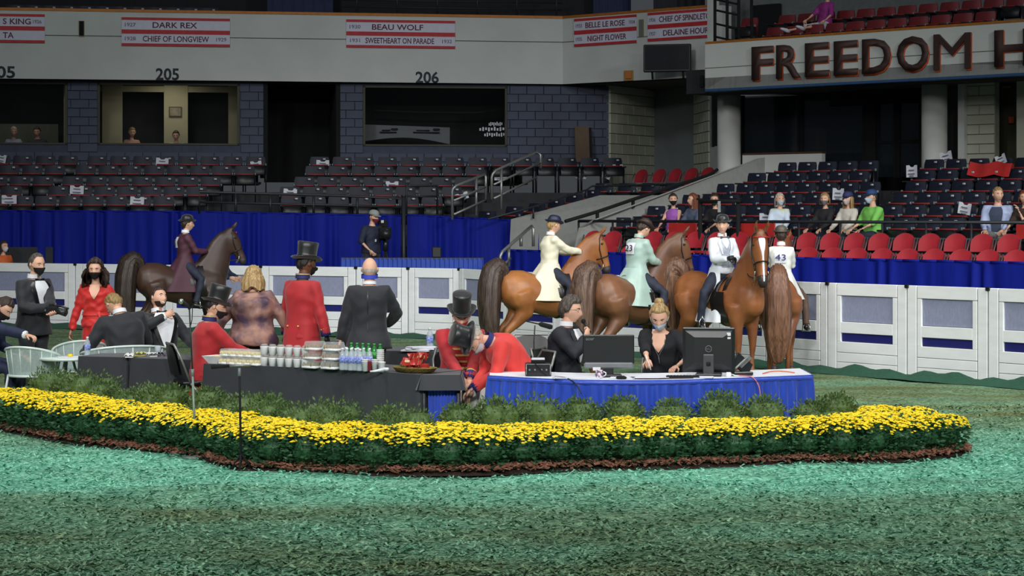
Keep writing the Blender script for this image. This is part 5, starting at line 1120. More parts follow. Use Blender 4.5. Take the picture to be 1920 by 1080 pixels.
def hand_geo(mb, wrist, d, pn, side, curl=.35, k=1.0, spread=.12):
    """palm and five bent fingers; d points along the hand, pn is the palm normal"""
    d = d.normalized(); pn = (pn - d * pn.dot(d)).normalized(); s = d.cross(pn) * side
    palm = [wrist - d * .01, wrist + d * .03 * k, wrist + d * .085 * k]
    mb.tube(palm, [(.016 * k, .026 * k), (.017 * k, .038 * k), (.013 * k, .040 * k)], 8, up=pn)
    for j, (o_, L) in enumerate(((-.031, .070), (-.0105, .080), (.0105, .074), (.030, .058))):
        p = wrist + d * .08 * k + s * o_ * k; pts = [p]; a = 0.0; dd = d + s * o_ * spread * 8; dd.normalize()
        for f in (.42, .32, .26):
            a += curl * (1.15 if f < .4 else .8); pts.append(pts[-1] + (dd * math.cos(a) + pn * math.sin(a)) * L * f * k)
        mb.tube(pts, [.0095 * k, .009 * k, .0082 * k, .0062 * k], 6)
    p = wrist + d * .03 * k - s * .030 * k; q = p + (d * .6 - s * .75 + pn * .25).normalized() * .042 * k; e = q + (d * .9 - s * .1 + pn * (.2 + curl)).normalized() * .034 * k; mb.tube([p, q, e], [.013 * k, .0105 * k, .008 * k], 6)

TORSO_M = [(-.30, .150, .110), (-.16, .168, .122), (0, .172, .125), (.25, .150, .112), (.5, .165, .122), (.72, .176, .126), (.84, .166, .108), (.91, .118, .090), (.96, .082, .075), (1.0, .066, .066)]
TORSO_F = [(-.30, .155, .115), (-.16, .176, .128), (0, .172, .125), (.25, .128, .100), (.5, .140, .115), (.68, .150, .132), (.84, .140, .098), (.91, .098, .080), (.96, .070, .066), (1.0, .056, .058)]
class Person:
    def __init__(s, label, loc, rz, h=1.72, sex='m', fat=1.0, pelvis=(0, 0, .97), lean=0, side=0, twist=0, head=(0, 0, 0), hl=None, hr=None, fl=None, fr=None, skin='fair', voxel=.017, pl=(.5, .5, -.6), pr=(-.5, .5, -.6), kl=(.15, -1, .2), kr=(-.15, -1, .2), curl=(.4, .4), palm=((-1, 0, 0), (1, 0, 0)), name='person', headk=1.06, cat='person'):
        s.k = k = h / 1.74; s.o = thing(name, label, cat, loc, R(rz)); s.vox = voxel; s.fat = fat; s.skinm = skin_mat(skin); s.seed = rnd.random() * 6
        s.tab = TORSO_M if sex == 'm' else TORSO_F; s.sex = sex; s.hk = headk
        s.pel = Vector(pelvis); s.L = .50 * k; s.lean, s.side, s.twist = R(lean), R(side), R(twist)
        s.sp = {}
        N = 24; p = Vector(s.pel); s.spine = []
        for i in range(-8, N + 1):
            t = i / N; s.spine.append(t)
        s.pts = {}; 
        def ax(t):
            a = s.lean * (.35 + .65 * max(0, min(1, t))); b = s.side * (.3 + .7 * max(0, min(1, t))); c = s.twist * max(0, min(1, t))
            return Matrix.Rotation(b, 3, 'Y') @ Matrix.Rotation(a, 3, 'X') @ Matrix.Rotation(c, 3, 'Z')
        s.ax = ax; q = Vector(s.pel); s.up = [(0.0, q.copy())]
        for i in range(N): q = q + ax((i + .5) / N) @ Vector((0, 0, s.L / N)); s.up.append(((i + 1) / N, q.copy()))
        q = Vector(s.pel); s.dn = [(0.0, q.copy())]
        sh = .168 if sex == 'm' else .142
        s.neck = s.P(1.0); A = ax(.9); s.shL = s.P(.85) + A @ Vector((sh * k * min(fat, 1.12), 0, 0)); s.shR = s.P(.85) + A @ Vector((-sh * k * min(fat, 1.12), 0, 0)); A0 = ax(0)
        s.hipL = s.pel + A0 @ Vector((.09 * k * fat, 0, -.04 * k)); s.hipR = s.pel + A0 @ Vector((-.09 * k * fat, 0, -.04 * k))
        hl = Vector(hl) if hl else s.shL + Vector((.07, 0, -.52 * k)); hr = Vector(hr) if hr else s.shR + Vector((-.07, 0, -.52 * k))
        s.elL, s.wrL = two_bone(s.shL, hl, .285 * k, .255 * k, pl); s.elR, s.wrR = two_bone(s.shR, hr, .285 * k, .255 * k, pr)
        fl = Vector(fl) if fl else Vector((.10, 0, .08)); fr = Vector(fr) if fr else Vector((-.10, 0, .08))
        s.knL, s.anL = two_bone(s.hipL, fl, .43 * k, .42 * k, kl); s.knR, s.anR = two_bone(s.hipR, fr, .43 * k, .42 * k, kr)
        HA = ax(1.0); s.HM = HA.inverted() if 0 else HA
        yaw, pit, rol = (R(v) for v in head); s.HR = HA @ Matrix.Rotation(yaw, 3, 'Z') @ Matrix.Rotation(pit, 3, 'X') @ Matrix.Rotation(rol, 3, 'Y')
        s.hc = s.neck + (HA @ Vector((0, -.015 * k, .055 * k))) + s.HR @ Vector((0, -.012 * k, .10 * k))
        s.curl = curl; s.palm = palm
    def P(s, t):
        if t <= 0: return s.pel + s.ax(0) @ Vector((0, 0, t * s.L))
        i = min(len(s.up) - 2, int(t * 24)); a, b = s.up[i], s.up[i + 1]; k = (t - a[0]) / (b[0] - a[0]); return a[1].lerp(b[1], min(k, 1.0))
    def H(s, v): return s.hc + s.HR @ (Vector(v) * s.k * s.hk)
    def rad(s, t, inf): rx, ry = lerp_tab(s.tab, t); f = 1 + (s.fat - 1) * (1 if t < .8 else .4); return rx * s.k * f + inf, ry * s.k * (1 + (s.fat - 1) * (1.4 if t < .8 else .3)) + inf
    def tor(s, t, ang, inf=0.0):
        """point on the torso surface; ang 0 = front, positive to the person's left"""
        rx, ry = s.rad(t, inf); e = .86; sx = math.sin(ang); cy = -math.cos(ang)
        v = Vector((rx * math.copysign(abs(sx) ** e, sx), ry * math.copysign(abs(cy) ** e, cy), 0)); return s.P(t) + s.ax(t) @ v
    def torso(s, mb, t0, t1, inf, flare=0.0, n=20):
        ts = [t0 + (t1 - t0) * i / 14 for i in range(15)]
        mb.loft([[s.tor(t, 2 * math.pi * j / n, inf + max(0, -t) * flare) for j in range(n)] for t in ts])
    def arm(s, mb, side, inf, upto=1.0, cuffr=None):
        sh, el, wr = (s.shL, s.elL, s.wrL) if side > 0 else (s.shR, s.elR, s.wrR); k = s.k; inn = s.P(.8)
        f = min(1.25, s.fat); end = el.lerp(wr, upto); c = cuffr if cuffr else .031 * k + inf
        mb.tube([sh.lerp(inn, .35), sh, sh.lerp(el, .3), sh.lerp(el, .7), el, el.lerp(end, .3), el.lerp(end, .7), end], [.060 * k * f + inf, .060 * k * f + inf, .054 * k * f + inf, .046 * k * f + inf, .043 * k + inf, .043 * k + inf, .036 * k + inf, c], 10)
    def leg(s, mb, side, inf, ank=.05, upto=1.0):
        hp, kn, an = (s.hipL, s.knL, s.anL) if side > 0 else (s.hipR, s.knR, s.anR); k = s.k; f = s.fat; e = kn.lerp(an, upto)
        mb.tube([hp.lerp(s.pel, .3), hp, hp.lerp(kn, .35), hp.lerp(kn, .75), kn, kn.lerp(e, .3), kn.lerp(e, .7), e], [.088 * k * f + inf, .090 * k * f + inf, .082 * k * f + inf, .064 * k * f + inf, .056 * k + inf, .055 * k + inf, .042 * k + inf, ank], 10)
    def body(s, legs=True, gloves=None, mouth=True, smile=False, eyes=True):
        mb = MB(); k = s.k; s.torso(mb, -.22, .97, -.016)
        mb.tube([s.P(.86), s.neck, s.neck.lerp(s.hc, .45), s.hc + s.HR @ Vector((0, .012, .0))], [.075 * k, .060 * k, .054 * k, .05 * k] if s.sex == 'm' else [.06 * k, .05 * k, .046 * k, .045 * k], 12)
        for sd in (1, -1):
            s.arm(mb, sd, -.010)
            if legs: s.leg(mb, sd, -.012, .038 * k)
        me = remesh(mb, s.vox, 4); extra = MB(); nu, nv = 40, 28
        extra.grid(lambda u, v: s.H(headpt(u * 2 * math.pi, R(-88 + 176 * v))), nu, nv, closeu=True)
        for sx in (-1, 1):
            c = headpt(sx * R(94), R(0), .002); extra.ell(s.H(c), (.010 * k, .020 * k, .030 * k), 8, M=s.HR @ Matrix.Rotation(sx * R(18), 3, 'Z'))
        hd = MB()
        for sd, w, e, pn, c in ((1, s.wrL, s.elL, s.palm[0], s.curl[0]), (-1, s.wrR, s.elR, s.palm[1], s.curl[1])): hand_geo(hd, w, w - e, Vector(pn), -sd, c, k * (1.0 if s.sex == 'm' else .9))
        bm = bmesh.new(); bm.from_mesh(me)
        for g in ([extra] + ([] if gloves else [hd])):
            t = g.mesh('t', (), True); bm.from_mesh(t); bpy.data.meshes.remove(t)
        for f in bm.faces: f.smooth = True
        bm.to_mesh(me); bm.free(); me.materials.clear(); me.materials.append(s.skinm); link('body', me, s.o)
        if gloves: hd.obj('gloves', gloves, s.o)
        if eyes:
            for sx in (-1, 1):
                c = headpt(sx * R(20.5), R(6), -.004); e = MB().ell(s.H(c), (.0125 * k, .008 * k, .0075 * k), 10, M=s.HR).obj('eye', EYEW, s.o)
                MB().ell(s.H(c + Vector((0, -.0065, 0))), (.0055 * k, .003 * k, .0058 * k), 8, M=s.HR).obj('iris', EYED, e)
                MB().tube([s.H(headpt(sx * R(a), R(b), .002)) for a, b in ((11, 16), (20, 19), (30, 15))], [.003 * k, .0042 * k, .002 * k], 6).obj('eyebrow', BROW, s.o)
            if mouth: MB().tube([s.H(headpt(R(a), R(b), .001)) for a, b in ((-17, -33 if smile else -36), (-8, -37), (0, -38.5 if smile else -37), (8, -37), (17, -33 if smile else -36))], [.002, .006 if smile else .0045, .007 if smile else .005, .006 if smile else .0045, .002], 6).obj('mouth', TEETH if smile else LIP, s.o)
        return s
    def garment(s, name, m, t0, t1, inf, arms=None, legs=False, flare=0.0, wr=.004, armupto=.97, ank=.065, legupto=.98, cuffr=None, wsc=9.0):
        mb = MB(); s.torso(mb, t0, t1, inf, flare)
        if arms:
            for sd in (1, -1): s.arm(mb, sd, inf * .8, armupto, cuffr)
        if legs:
            for sd in (1, -1): s.leg(mb, sd, .010, ank, legupto)
        me = remesh(mb, s.vox, 5, wr, wsc, s.seed); me.materials.clear(); me.materials.append(m); o = link(name, me, s.o); return o
    def trousers(s, m, ank=.062): return s.garment('trousers', m, -.22, .12, .004, legs=True, ank=ank)
    def skirt_cone(s, name, m, t_top, drop, flare_x, flare_y, folds=9, amp=.02, back=0.0, open_front=0.0, n=72, inf=.02, front_cut=0.0, down=None):
        """cloth hanging from the waist; open_front leaves a gap (radians) at the front"""
        dn = Vector(down) if down else Vector((0, 0, -1))
        def f(u, v):
            a = open_front + u * (2 * math.pi - 2 * open_front); p = s.tor(t_top, a, inf); c = s.P(t_top); d = p - c; A = s.ax(t_top); loc = A.inverted() @ d
            loc = Vector((loc.x * (1 + flare_x * v), loc.y * (1 + flare_y * v) + back * v, 0)); w = amp * v * math.sin(a * folds + s.seed) * (1 + .4 * math.sin(a * 2.3)); loc *= 1 + w / max(.05, loc.length)
            dr = drop * (1 - front_cut * max(0, math.cos(a)))
            return c + A @ loc * (1) + dn * dr * v
        mb = MB().grid(f, n, 9); mb.grid(lambda u, v: f(u, v) + (s.P(t_top) + dn * drop * v - f(u, v)).normalized() * .008, n, 9); return mb.obj(name, m, s.o)
    def patch(s, name, m, t0, t1, a0, a1, inf, taper=None, parent=None, nu=9, nv=9, thick=.004):
        """conforming patch; a0/a1 half-widths may be functions of v"""
        def A(u, v): lo = a0(v) if callable(a0) else a0; hi = a1(v) if callable(a1) else a1; return lo + (hi - lo) * u
        mb = MB().grid(lambda u, v: s.tor(t0 + (t1 - t0) * v, A(u, v), inf), nu, nv); mb.grid(lambda u, v: s.tor(t0 + (t1 - t0) * v, A(u, v), inf - thick), nu, nv)
        return mb.obj(name, m, parent or s.o)
    def shoes(s, m=SHOE):
        for sd, an, kn in ((1, s.anL, s.knL), (-1, s.anR, s.knR)):
            sh = (an - kn).normalized(); fw = Vector((.12 * sd, -1, 0)); fw = (fw - sh * fw.dot(sh) * .6).normalized(); k = s.k
            MB().tube([an - fw * .06 * k + sh * .04 * k, an + fw * .02 * k + sh * .035 * k, an + fw * .11 * k + sh * .048 * k, an + fw * .17 * k + sh * .055 * k], [(.040 * k, .034 * k), (.048 * k, .040 * k), (.034 * k, .044 * k), (.016 * k, .028 * k)], 10, up=(0, 0, 1)).obj('shoe', m, s.o)
        return s
    # ---- head wear and hair
    def mask(s, m, name='face_mask'):
        mb = MB(); f = lambda u, v, o_: headpt(R(-62 + 124 * u), R(-56 + (50 - 10 * abs(2 * u - 1)) * v + 12 * abs(2 * u - 1) * (1 - v)), o_ + .010 * (1 - (2 * u - 1) ** 2))
        mb.grid(lambda u, v: s.H(f(u, v, .006)), 13, 8).grid(lambda u, v: s.H(f(u, v, .002)), 13, 8); o = mb.obj(name, m, s.o)
        for sx in (-1, 1): MB().tube([s.H(headpt(sx * R(a), R(b), .006)) for a, b in ((60, -16), (80, -4), (98, 6))], .0022, 5).obj('ear_loop', m, o)
        return o
    def hair(s, m, style='short', front=40, thick=.014, length=.0, flare=.0, curl=0.0, name='hair', back=-34, side=-2, part=58):
        def low(phi):
            a = abs((phi + math.pi) % (2 * math.pi) - math.pi); a = math.degrees(a)
            if a < part: return R(front)
            if a < 88: return R(front + (side - front) * sm(part, 88, a))
            if a < 104: return R(side)
            return R(side + (back - side) * sm(104, 135, a))
        rr = s.seed
        def g(u, v):
            phi = u * 2 * math.pi; lo = low(phi); th = lo + (R(89) - lo) * v; wob = .003 * math.sin(phi * 13 + rr) + .003 * math.sin(phi * 7 + th * 9) + curl * math.sin(phi * 9 + rr) * math.sin(th * 12 + rr)
            return s.H(headpt(phi, th, thick * min(1, .35 + v * 4) + wob))
        mb = MB().grid(g, 64, 14, closeu=True)
        if length:
            p0 = R(part + 6)
            def hang(u, v, inner=0.0):
                phi = p0 + u * (2 * math.pi - 2 * p0); q = headpt(phi, R(4), thick + .004); w = q.copy(); d = Vector((q.x, q.y, 0)).normalized(); wv = .006 * math.sin(phi * 15 + rr) + curl * 1.6 * math.sin(phi * 6 + v * 8 + rr)
                return s.H(Vector((q.x, q.y, 0)) * (1 - inner) + d * (flare * math.sin(min(1, v * 1.2) * 2.2) + wv) + Vector((0, 0, .02 - (length + .02 * math.sin(phi * 5 + rr)) * v)))
            mb.grid(lambda u, v: hang(u, v), 48, 10); mb.grid(lambda u, v: hang(u, v, .3 + .2 * v), 48, 10); mb.grid(lambda u, v: hang(u, 1, .5 * v), 48, 3)
        return mb.obj(name, m, s.o)
    def hat(s, m, kind='top', tilt=0, band=None, up=0.0):
        T = Matrix.Translation(s.H((0, 0.004, .055 + up))) @ (s.HR @ Matrix.Rotation(R(tilt), 3, 'X')).to_4x4() @ Matrix.Scale(s.k * s.hk, 4); D = Matrix.Diagonal((1, 1.16, 1, 1))
        prof = {'top': [(.03, .168), (.086, .166), (.092, .160), (.088, .11), (.085, .05), (.086, .004), (.092, 0), (.118, -.004), (.136, .004), (.139, .010), (.134, .008), (.115, -.010), (.088, -.012), (.082, .0), (.08, .05)],
                'derby': [(.008, .098), (.04, .095), (.068, .080), (.083, .05), (.087, .012), (.089, 0), (.108, -.004), (.122, .004), (.125, .012), (.120, .008), (.105, -.010), (.086, -.010), (.08, .02)],
                'cap': [(.008, .082), (.045, .076), (.075, .055), (.090, .015), (.090, -.012), (.084, -.012), (.08, .02)]}[kind]
        n = 28; mb = MB(); rings = []
        for (r_, z) in prof:
            ring = []
            for j in range(n):
                a = 2 * math.pi * j / n; zz_ = z
                if kind in ('top', 'derby') and r_ > .1: zz_ += .026 * abs(math.cos(a)) ** 3 * (r_ - .1) / .04 - .010 * abs(math.sin(a)) ** 3
                ring.append(T @ (D @ Vector((r_ * math.cos(a), r_ * math.sin(a), zz_))))
            rings.append(ring)
        mb.loft(rings, True); o = mb.obj('top_hat' if kind == 'top' else ('derby_hat' if kind == 'derby' else 'cap'), m, s.o)
        if kind != 'cap': MB().loft([[T @ (D @ Vector((.0885 * math.cos(a), .0885 * math.sin(a), z))) for a in [2 * math.pi * j / n for j in range(n)]] for z in (.004, .030)], False).obj('hat_band', band or m, o)
        else: MB().grid(lambda u, v: T @ Vector((.082 * math.sin(R(-62 + 124 * u)) * (1 + .1 * v), -.100 * math.cos(R(-62 + 124 * u)) - .07 * v * math.cos(R(-50 + 100 * u)), -.006 - .012 * v)), 11, 4).grid(lambda u, v: T @ Vector((.082 * math.sin(R(-62 + 124 * u)) * (1 + .1 * v), -.100 * math.cos(R(-62 + 124 * u)) - .07 * v * math.cos(R(-50 + 100 * u)), -.012 - .012 * v)), 11, 4).obj('visor', m, o)
        return o
    def collar(s, m, z=.012, hgt=.045, name='collar', r=.006, gap=.25):
        mb = MB(); c0 = s.P(.97); 
        def f(u, v, q=0):
            a = gap + u * (2 * math.pi - 2 * gap); rx = (.066 if s.sex == 'm' else .056) * s.k + r - q + .004 * (1 - v); d = s.ax(1.0) @ Vector((rx * math.sin(a), -rx * 1.02 * math.cos(a), z + hgt * v - .012)); return s.neck + d
        mb.grid(lambda u, v: f(u, v), 28, 4).grid(lambda u, v: f(u, v, .006), 28, 4).grid(lambda u, v: f(u, 1, .006 * v), 28, 2); return mb.obj(name, m, s.o)
    def bowtie(s, m):
        c = s.tor(.955, 0, .022); A = s.ax(1.0); mb = MB()
        for sx in (-1, 1): mb.loft([[c + A @ Vector((sx * x, y * hh, z * hh)) for y, z in ((-.35, -1), (.35, -1), (.35, 1), (-.35, 1))] for x, hh in ((.004, .010), (.03, .022), (.058, .026))])
        mb.box(c, (.016, .018, .02), rot=A); return mb.obj('bow_tie', m, s.o, False)
    def cuff(s, m, L=.05, r=.048, name='cuff', sides=(1, -1), at=.9):
        for sd in sides:
            el, wr = (s.elL, s.wrL) if sd > 0 else (s.elR, s.wrR); a = el.lerp(wr, at - L / .25); b = el.lerp(wr, at); MB().tube([a, a.lerp(b, .1), b], [r * s.k * .96, r * s.k, r * s.k * .97], 12).obj(name, m, s.o)
    def number(s, txt, w, h, t=.62, name='number_bib', ink=None):
        o = s.patch(name, PAPER, t - h / s.L / 2, t + h / s.L / 2, math.pi - w / .36 / 1.0, math.pi + w / .36, .034, thick=.006)
        A = s.ax(t) @ Matrix.Rotation(math.pi, 3, 'Z'); me = text_fit(txt, w * .84, h * .55, .003, ink or BLACK); l = link('bib_number', me, o); M = (A).to_4x4(); M.translation = s.tor(t, math.pi, .042); l.matrix_local = M; return o
def shirt_front(s, m, lap=None, t0=.36, inf=.036, w=.42):
    """white V of shirt between dark lapels"""
    s.patch('shirt_front', m, t0, .955, lambda v: -(.06 + w * v ** .8), lambda v: (.06 + w * v ** .8), inf)
    if lap:
        for sx in (-1, 1): s.patch('lapel', lap, t0, .93, (lambda v, sx=sx: sx * (.05 + w * v ** .8)), (lambda v, sx=sx: sx * (.14 + (w + .22) * v ** .7)), inf + .006)
# ================================================================= horses
def streak(name, c1, c2, rough=.4): return mat(name, c1, rough, col2=c2, scale=5, stretch=(16, 16, .7), lo=.35, hi=.7, bump=.35, bscale=14)
HOOF = mat('hoof', (48, 40, 36), .5); TACK = mat('tack_leather', (26, 22, 22), .35); BITM = mat('bit_steel', (200, 204, 206), .2, .9); NOSE = mat('muzzle_dark', (52, 42, 42), .6)
class Horse:
    """faces +X in its own frame, left flank +Y"""
    def __init__(s, label, loc, rz, coat, coat2, tailm, k=.93, nyaw=0, hyaw=0, nup=0.0, hpitch=0, low=None, blaze=False, tail=(0, 0), tail_len=1.0, legs=((0, 0), (0, 0), (0, 0), (0, 0)), socks=(), headk=1.0, tailw=1.0):
        s.hk = headk
        s.k = k; s.o = thing('saddle_horse', label, 'horse', loc, R(rz)); k_ = k
        s.cm = mat(coat[0], coat[1], .42, col2=coat2, scale=2.6, lo=.25, hi=.72, spec=.45); V = lambda x, y, z: Vector((x, y, z)) * k_
        mb = MB()
        def ring(c, rw, rh, t, up=None, n=16, egg=0.0):
            t = t.normalized(); u = Vector(up) if up else Vector((0, 0, 1)); u = (u - t * u.dot(t)).normalized(); w = t.cross(u)
            return [c + w * (rw * math.cos(a) * (1 - egg * math.sin(a))) + u * (rh * math.sin(a)) for a in [2 * math.pi * j / n for j in range(n)]]
        X = Vector((1, 0, 0))
        tr = [(-.80, 1.20, .07, .10), (-.74, 1.19, .19, .21), (-.60, 1.175, .265, .295), (-.42, 1.155, .285, .315), (-.20, 1.10, .275, .30), (0, 1.06, .285, .31), (.20, 1.05, .28, .335), (.38, 1.07, .25, .355), (.54, 1.10, .215, .31), (.66, 1.13, .165, .24), (.73, 1.15, .09, .13)]
        mb.loft([ring(V(x, 0, z), w * k, h * k, X, egg=.12) for x, z, w, h in tr])
        mb.ell(V(.28, 0, 1.36), (.26 * k, .07 * k, .10 * k), 12)                 # withers
        mb.ell(V(-.52, 0, 1.33), (.24 * k, .17 * k, .14 * k), 12)                # croup
        # neck and head, bent sideways by yaw
        base = V(.42, 0, 1.18); c = [(0, 0, .175, .34), (.10, .20, .145, .295), (.18, .40, .118, .24), (.24, .57, .100, .19), (.315, .69, .088, .145), (.40, .75, .075, .105)]
        mb.ell(V(.60, 0, 1.04), (.16 * k, .17 * k, .20 * k), 12)
        s.npts = []
        for i, (dx, dz, w, h) in enumerate(c):
            f = i / (len(c) - 1); a = R(nyaw) * f; p = base + Matrix.Rotation(a, 3, 'Z') @ (Vector((dx * (1 - nup), 0, dz + nup * .12)) * k); s.npts.append((p, w * k, h * k, a))
        rings = []
        for i, (p, w, h, a) in enumerate(s.npts):
            t = s.npts[min(i + 1, 5)][0] - s.npts[max(i - 1, 0)][0]; sidev = Matrix.Rotation(a, 3, 'Z') @ Vector((0, 1, 0)); t.normalize(); u = sidev.cross(t) * -1; u = t.cross(sidev)
            rings.append([p + sidev * (w * math.cos(q)) + u * (h * math.sin(q)) for q in [2 * math.pi * j / 16 for j in range(16)]])
        mb.loft(rings)
        s.ha = R(nyaw + hyaw); Rz = Matrix.Rotation(s.ha, 3, 'Z'); pit = R(-68 + hpitch); s.hd = Rz @ Vector((math.cos(pit), 0, math.sin(pit))); s.hu = Rz @ Vector((-math.sin(pit), 0, math.cos(pit))); s.hs = Rz @ Vector((0, 1, 0)); s.poll = s.npts[-1][0] - s.hd * .05 * k
        hr_ = [(-.06, .05, .07, 0), (.02, .085, .115, -.02), (.12, .102, .155, -.035), (.22, .092, .158, -.04), (.32, .072, .118, -.02), (.42, .056, .085, -.005), (.50, .060, .078, 0), (.56, .052, .062, -.005), (.60, .03, .035, -.01)]
        s.hr_ = hr_; mb.loft([[s.HP(d, w * math.cos(q), o_ + h * math.sin(q)) for q in [2 * math.pi * j / 16 for j in range(16)]] for d, w, h, o_ in hr_])
        for sd in (1, -1): mb.tube([s.HP(-.02, sd * .055, .08), s.HP(-.06, sd * .07, .15), s.HP(-.12, sd * .062, .235)], [.032 * k, .034 * k, .006 * k], 8)
        # legs: (forward swing at knee, at foot)
        s.feet = []
        for i, (sd, front) in enumerate(((1, 1), (-1, 1), (1, 0), (-1, 0))):
            a, b = legs[i]
            if front: P = [(.42, .14, 1.0, .15), (.43, .15, .86, .115), (.45 + a * .6, .145, .68, .078), (.46 + a, .14, .49, .055), (.46 + a, .14, .44, .050), (.455 + (a + b) / 2, .135, .30, .034), (.45 + b, .13, .18, .042), (.47 + b, .13, .10, .036), (.50 + b, .13, .05, .05)]
            else: P = [(-.50, .13, 1.12, .22), (-.46, .16, .96, .19), (-.44 + a * .3, .165, .82, .135), (-.58 + a * .7, .15, .66, .082), (-.72 + a, .14, .54, .058), (-.735 + a, .14, .48, .052), (-.72 + (a + b) / 2, .135, .32, .038), (-.70 + b, .13, .18, .044), (-.67 + b, .13, .10, .038), (-.64 + b, .13, .05, .05)]
            mb.tube([V(x, sd * y, z) for x, y, z, r_ in P], [r_ * k for *_, r_ in P], 12); f = V(P[-1][0], sd * P[-1][1], 0); s.feet.append(f)
        me = remesh(mb, .024, 7); me.materials.clear(); me.materials.append(s.cm)
        me.materials.append(NOSE); link('body', me, s.o)
        for f in s.feet: MB().loft([[f + Vector((r_ * k * math.cos(q) + dx * k, r_ * k * math.sin(q), z * k)) for q in [2 * math.pi * j / 12 for j in range(12)]] for r_, z, dx in ((.068, 0, .01), (.064, .02, .008), (.052, .075, -.005))]).obj('hoof', HOOF, s.o)
        for sd in (1, -1):
            e = MB().ell(s.HP(.13, sd * .088, .045), (.020 * k, .014 * k, .018 * k), 10).obj('eye', EYED, s.o); MB().ell(s.HP(.545, sd * .044, .03), (.014 * k, .008 * k, .016 * k), 8).obj('nostril', NOSE, s.o)
        MB().loft([[s.HP(d, (w + .004) * math.cos(q), o_ + (h + .004) * math.sin(q)) for q in [2 * math.pi * j / 14 for j in range(14)]] for d, w, h, o_ in ((.49, .056, .070, 0), (.56, .050, .058, -.005), (.605, .03, .034, -.01))]).obj('muzzle', NOSE, s.o)
        if blaze: MB().grid(lambda u, v: s.HP(.06 + .50 * v, (u - .5) * (.075 - .048 * sm(.1, .45, v)), lerp_tab([(a, h + o_) for a, w, h, o_ in hr_], .06 + .5 * v)[0] + .002 - .03 * (2 * u - 1) ** 2 * .4), 5, 12).grid(lambda u, v: s.HP(.06 + .50 * v, (u - .5) * (.075 - .048 * sm(.1, .45, v)), lerp_tab([(a, h + o_) for a, w, h, o_ in hr_], .06 + .5 * v)[0] - .01), 5, 12).obj('white_blaze', PAPER, s.o)
        # tail: carried high then falling
        tb = V(-.72, 0, 1.38); yaw, sway = tail; tp_ = [(.03, -.04, .07, .06), (-.02, .09, .10, .09), (-.10, .15, .13, .12), (-.18, .07, .16, .155), (-.23, -.15, .17, .18), (-.25, -.45, .165, .19), (-.24, -.75, .14, .18), (-.21, -1.0, .10, .14), (-.19, -1.18, .04, .06)]
        pts = [tb + Matrix.Rotation(R(yaw), 3, 'Z') @ (Vector((dx, sway * i / 8, dz * (tail_len if dz < 0 else 1))) * k) for i, (dx, dz, a, b) in enumerate(tp_)]
        fine = []; rad = []
        for i in range(len(pts) - 1):
            for q in range(5): f = q / 5; fine.append(pts[i].lerp(pts[i + 1], f)); rad.append((tp_[i][2] + (tp_[i + 1][2] - tp_[i][2]) * f, tp_[i][3] + (tp_[i + 1][3] - tp_[i][3]) * f))
        fine.append(pts[-1]); rad.append((.03, .04)); tm = MB(); n = 40; rings = []; sv = Matrix.Rotation(R(yaw), 3, 'Z') @ Vector((0, 1, 0))
        for i, p in enumerate(fine):
            t = (fine[min(i + 1, len(fine) - 1)] - fine[max(0, i - 1)]).normalized(); u = t.cross(sv).normalized(); f = i / len(fine)
            rings.append([p + sv * (rad[i][1] * k * tailw * math.cos(q) * (1 + .13 * f * math.sin(q * 7 + 2 * f) + .08 * math.sin(q * 13 + 4 * f))) + u * (rad[i][0] * k * math.sin(q) * (1 + .16 * f * math.sin(q * 9 + 3 * f) + .08 * math.sin(q * 19))) for q in [2 * math.pi * j / n for j in range(n)]])
        tm.loft(rings); tm.obj('tail', tailm, s.o)
        # saddle and girth
        sd_ = MB().grid(lambda u, v: V(-.16 + .48 * u, 0, 0) + Vector((0, (v - .5) * .46 * k, (1.39 + .05 * abs(2 * u - 1) ** 2 + (.03 if u > .8 else 0) - .26 * (2 * v - 1) ** 2 * .9) * k)), 14, 13); sd_.grid(lambda u, v: V(-.16 + .48 * u, 0, 0) + Vector((0, (v - .5) * .44 * k, (1.35 + .05 * abs(2 * u - 1) ** 2 - .25 * (2 * v - 1) ** 2 * .9) * k)), 14, 13); so = sd_.obj('saddle', TACK, s.o)
        for q in (1, -1): MB().grid(lambda u, v: V(.06 + .26 * u + .06 * v, 0, 1.20 - .42 * v) + Vector((0, q * (.018 + .285 * math.sqrt(max(.05, 1 - ((1.20 - .42 * v - 1.05) / .345) ** 2))) * k, 0)), 6, 8).obj('saddle_flap', TACK, so)
        MB().tube([V(.16, .292 * math.cos(a), 1.06 + .335 * math.sin(a)) for a in [2 * math.pi * j / 24 for j in range(25)]], [(.012 * k, .04 * k)] * 25, 6, up=(0, 0, 1)).obj('girth', TACK, s.o)
        # bridle
        def band(d, inf=.012): w, h, o_ = lerp_tab([(a, b, c_, e) for a, b, c_, e in hr_], d); return [s.HP(d, (w + inf) * math.cos(q), o_ + (h + inf) * math.sin(q)) for q in [2 * math.pi * j / 18 for j in range(19)]]
        br = MB().tube(band(.34), .009 * k, 6).obj('noseband', TACK, s.o); MB().tube([s.HP(.05, sd * .06, .10) if 0 else p for p in [s.HP(.06, y, .10 + .02 * math.cos(y * 20)) for y in (-.095, -.05, 0, .05, .095)]], .010 * k, 6).obj('browband', mat('red_browband', (170, 40, 36), .3), s.o)
        for sd in (1, -1):
            MB().tube([s.HP(-.03, sd * .03, .11), s.HP(.03, sd * .092, .04), s.HP(.2, sd * .100, -.02), s.HP(.36, sd * .076, -.03), s.HP(.47, sd * .07, -.03)], .008 * k, 6).obj('cheek_strap', TACK, s.o); MB().tube([s.HP(.42, sd * .074, -.02), s.HP(.48, sd * .076, -.05), s.HP(.53, sd * .076, -.12)], .008 * k, 6).obj('bit', BITM, s.o)
    def HP(s, d, y, z): k = s.k * s.hk; return s.poll + s.hd * d * k + s.hs * y * k + s.hu * z * k
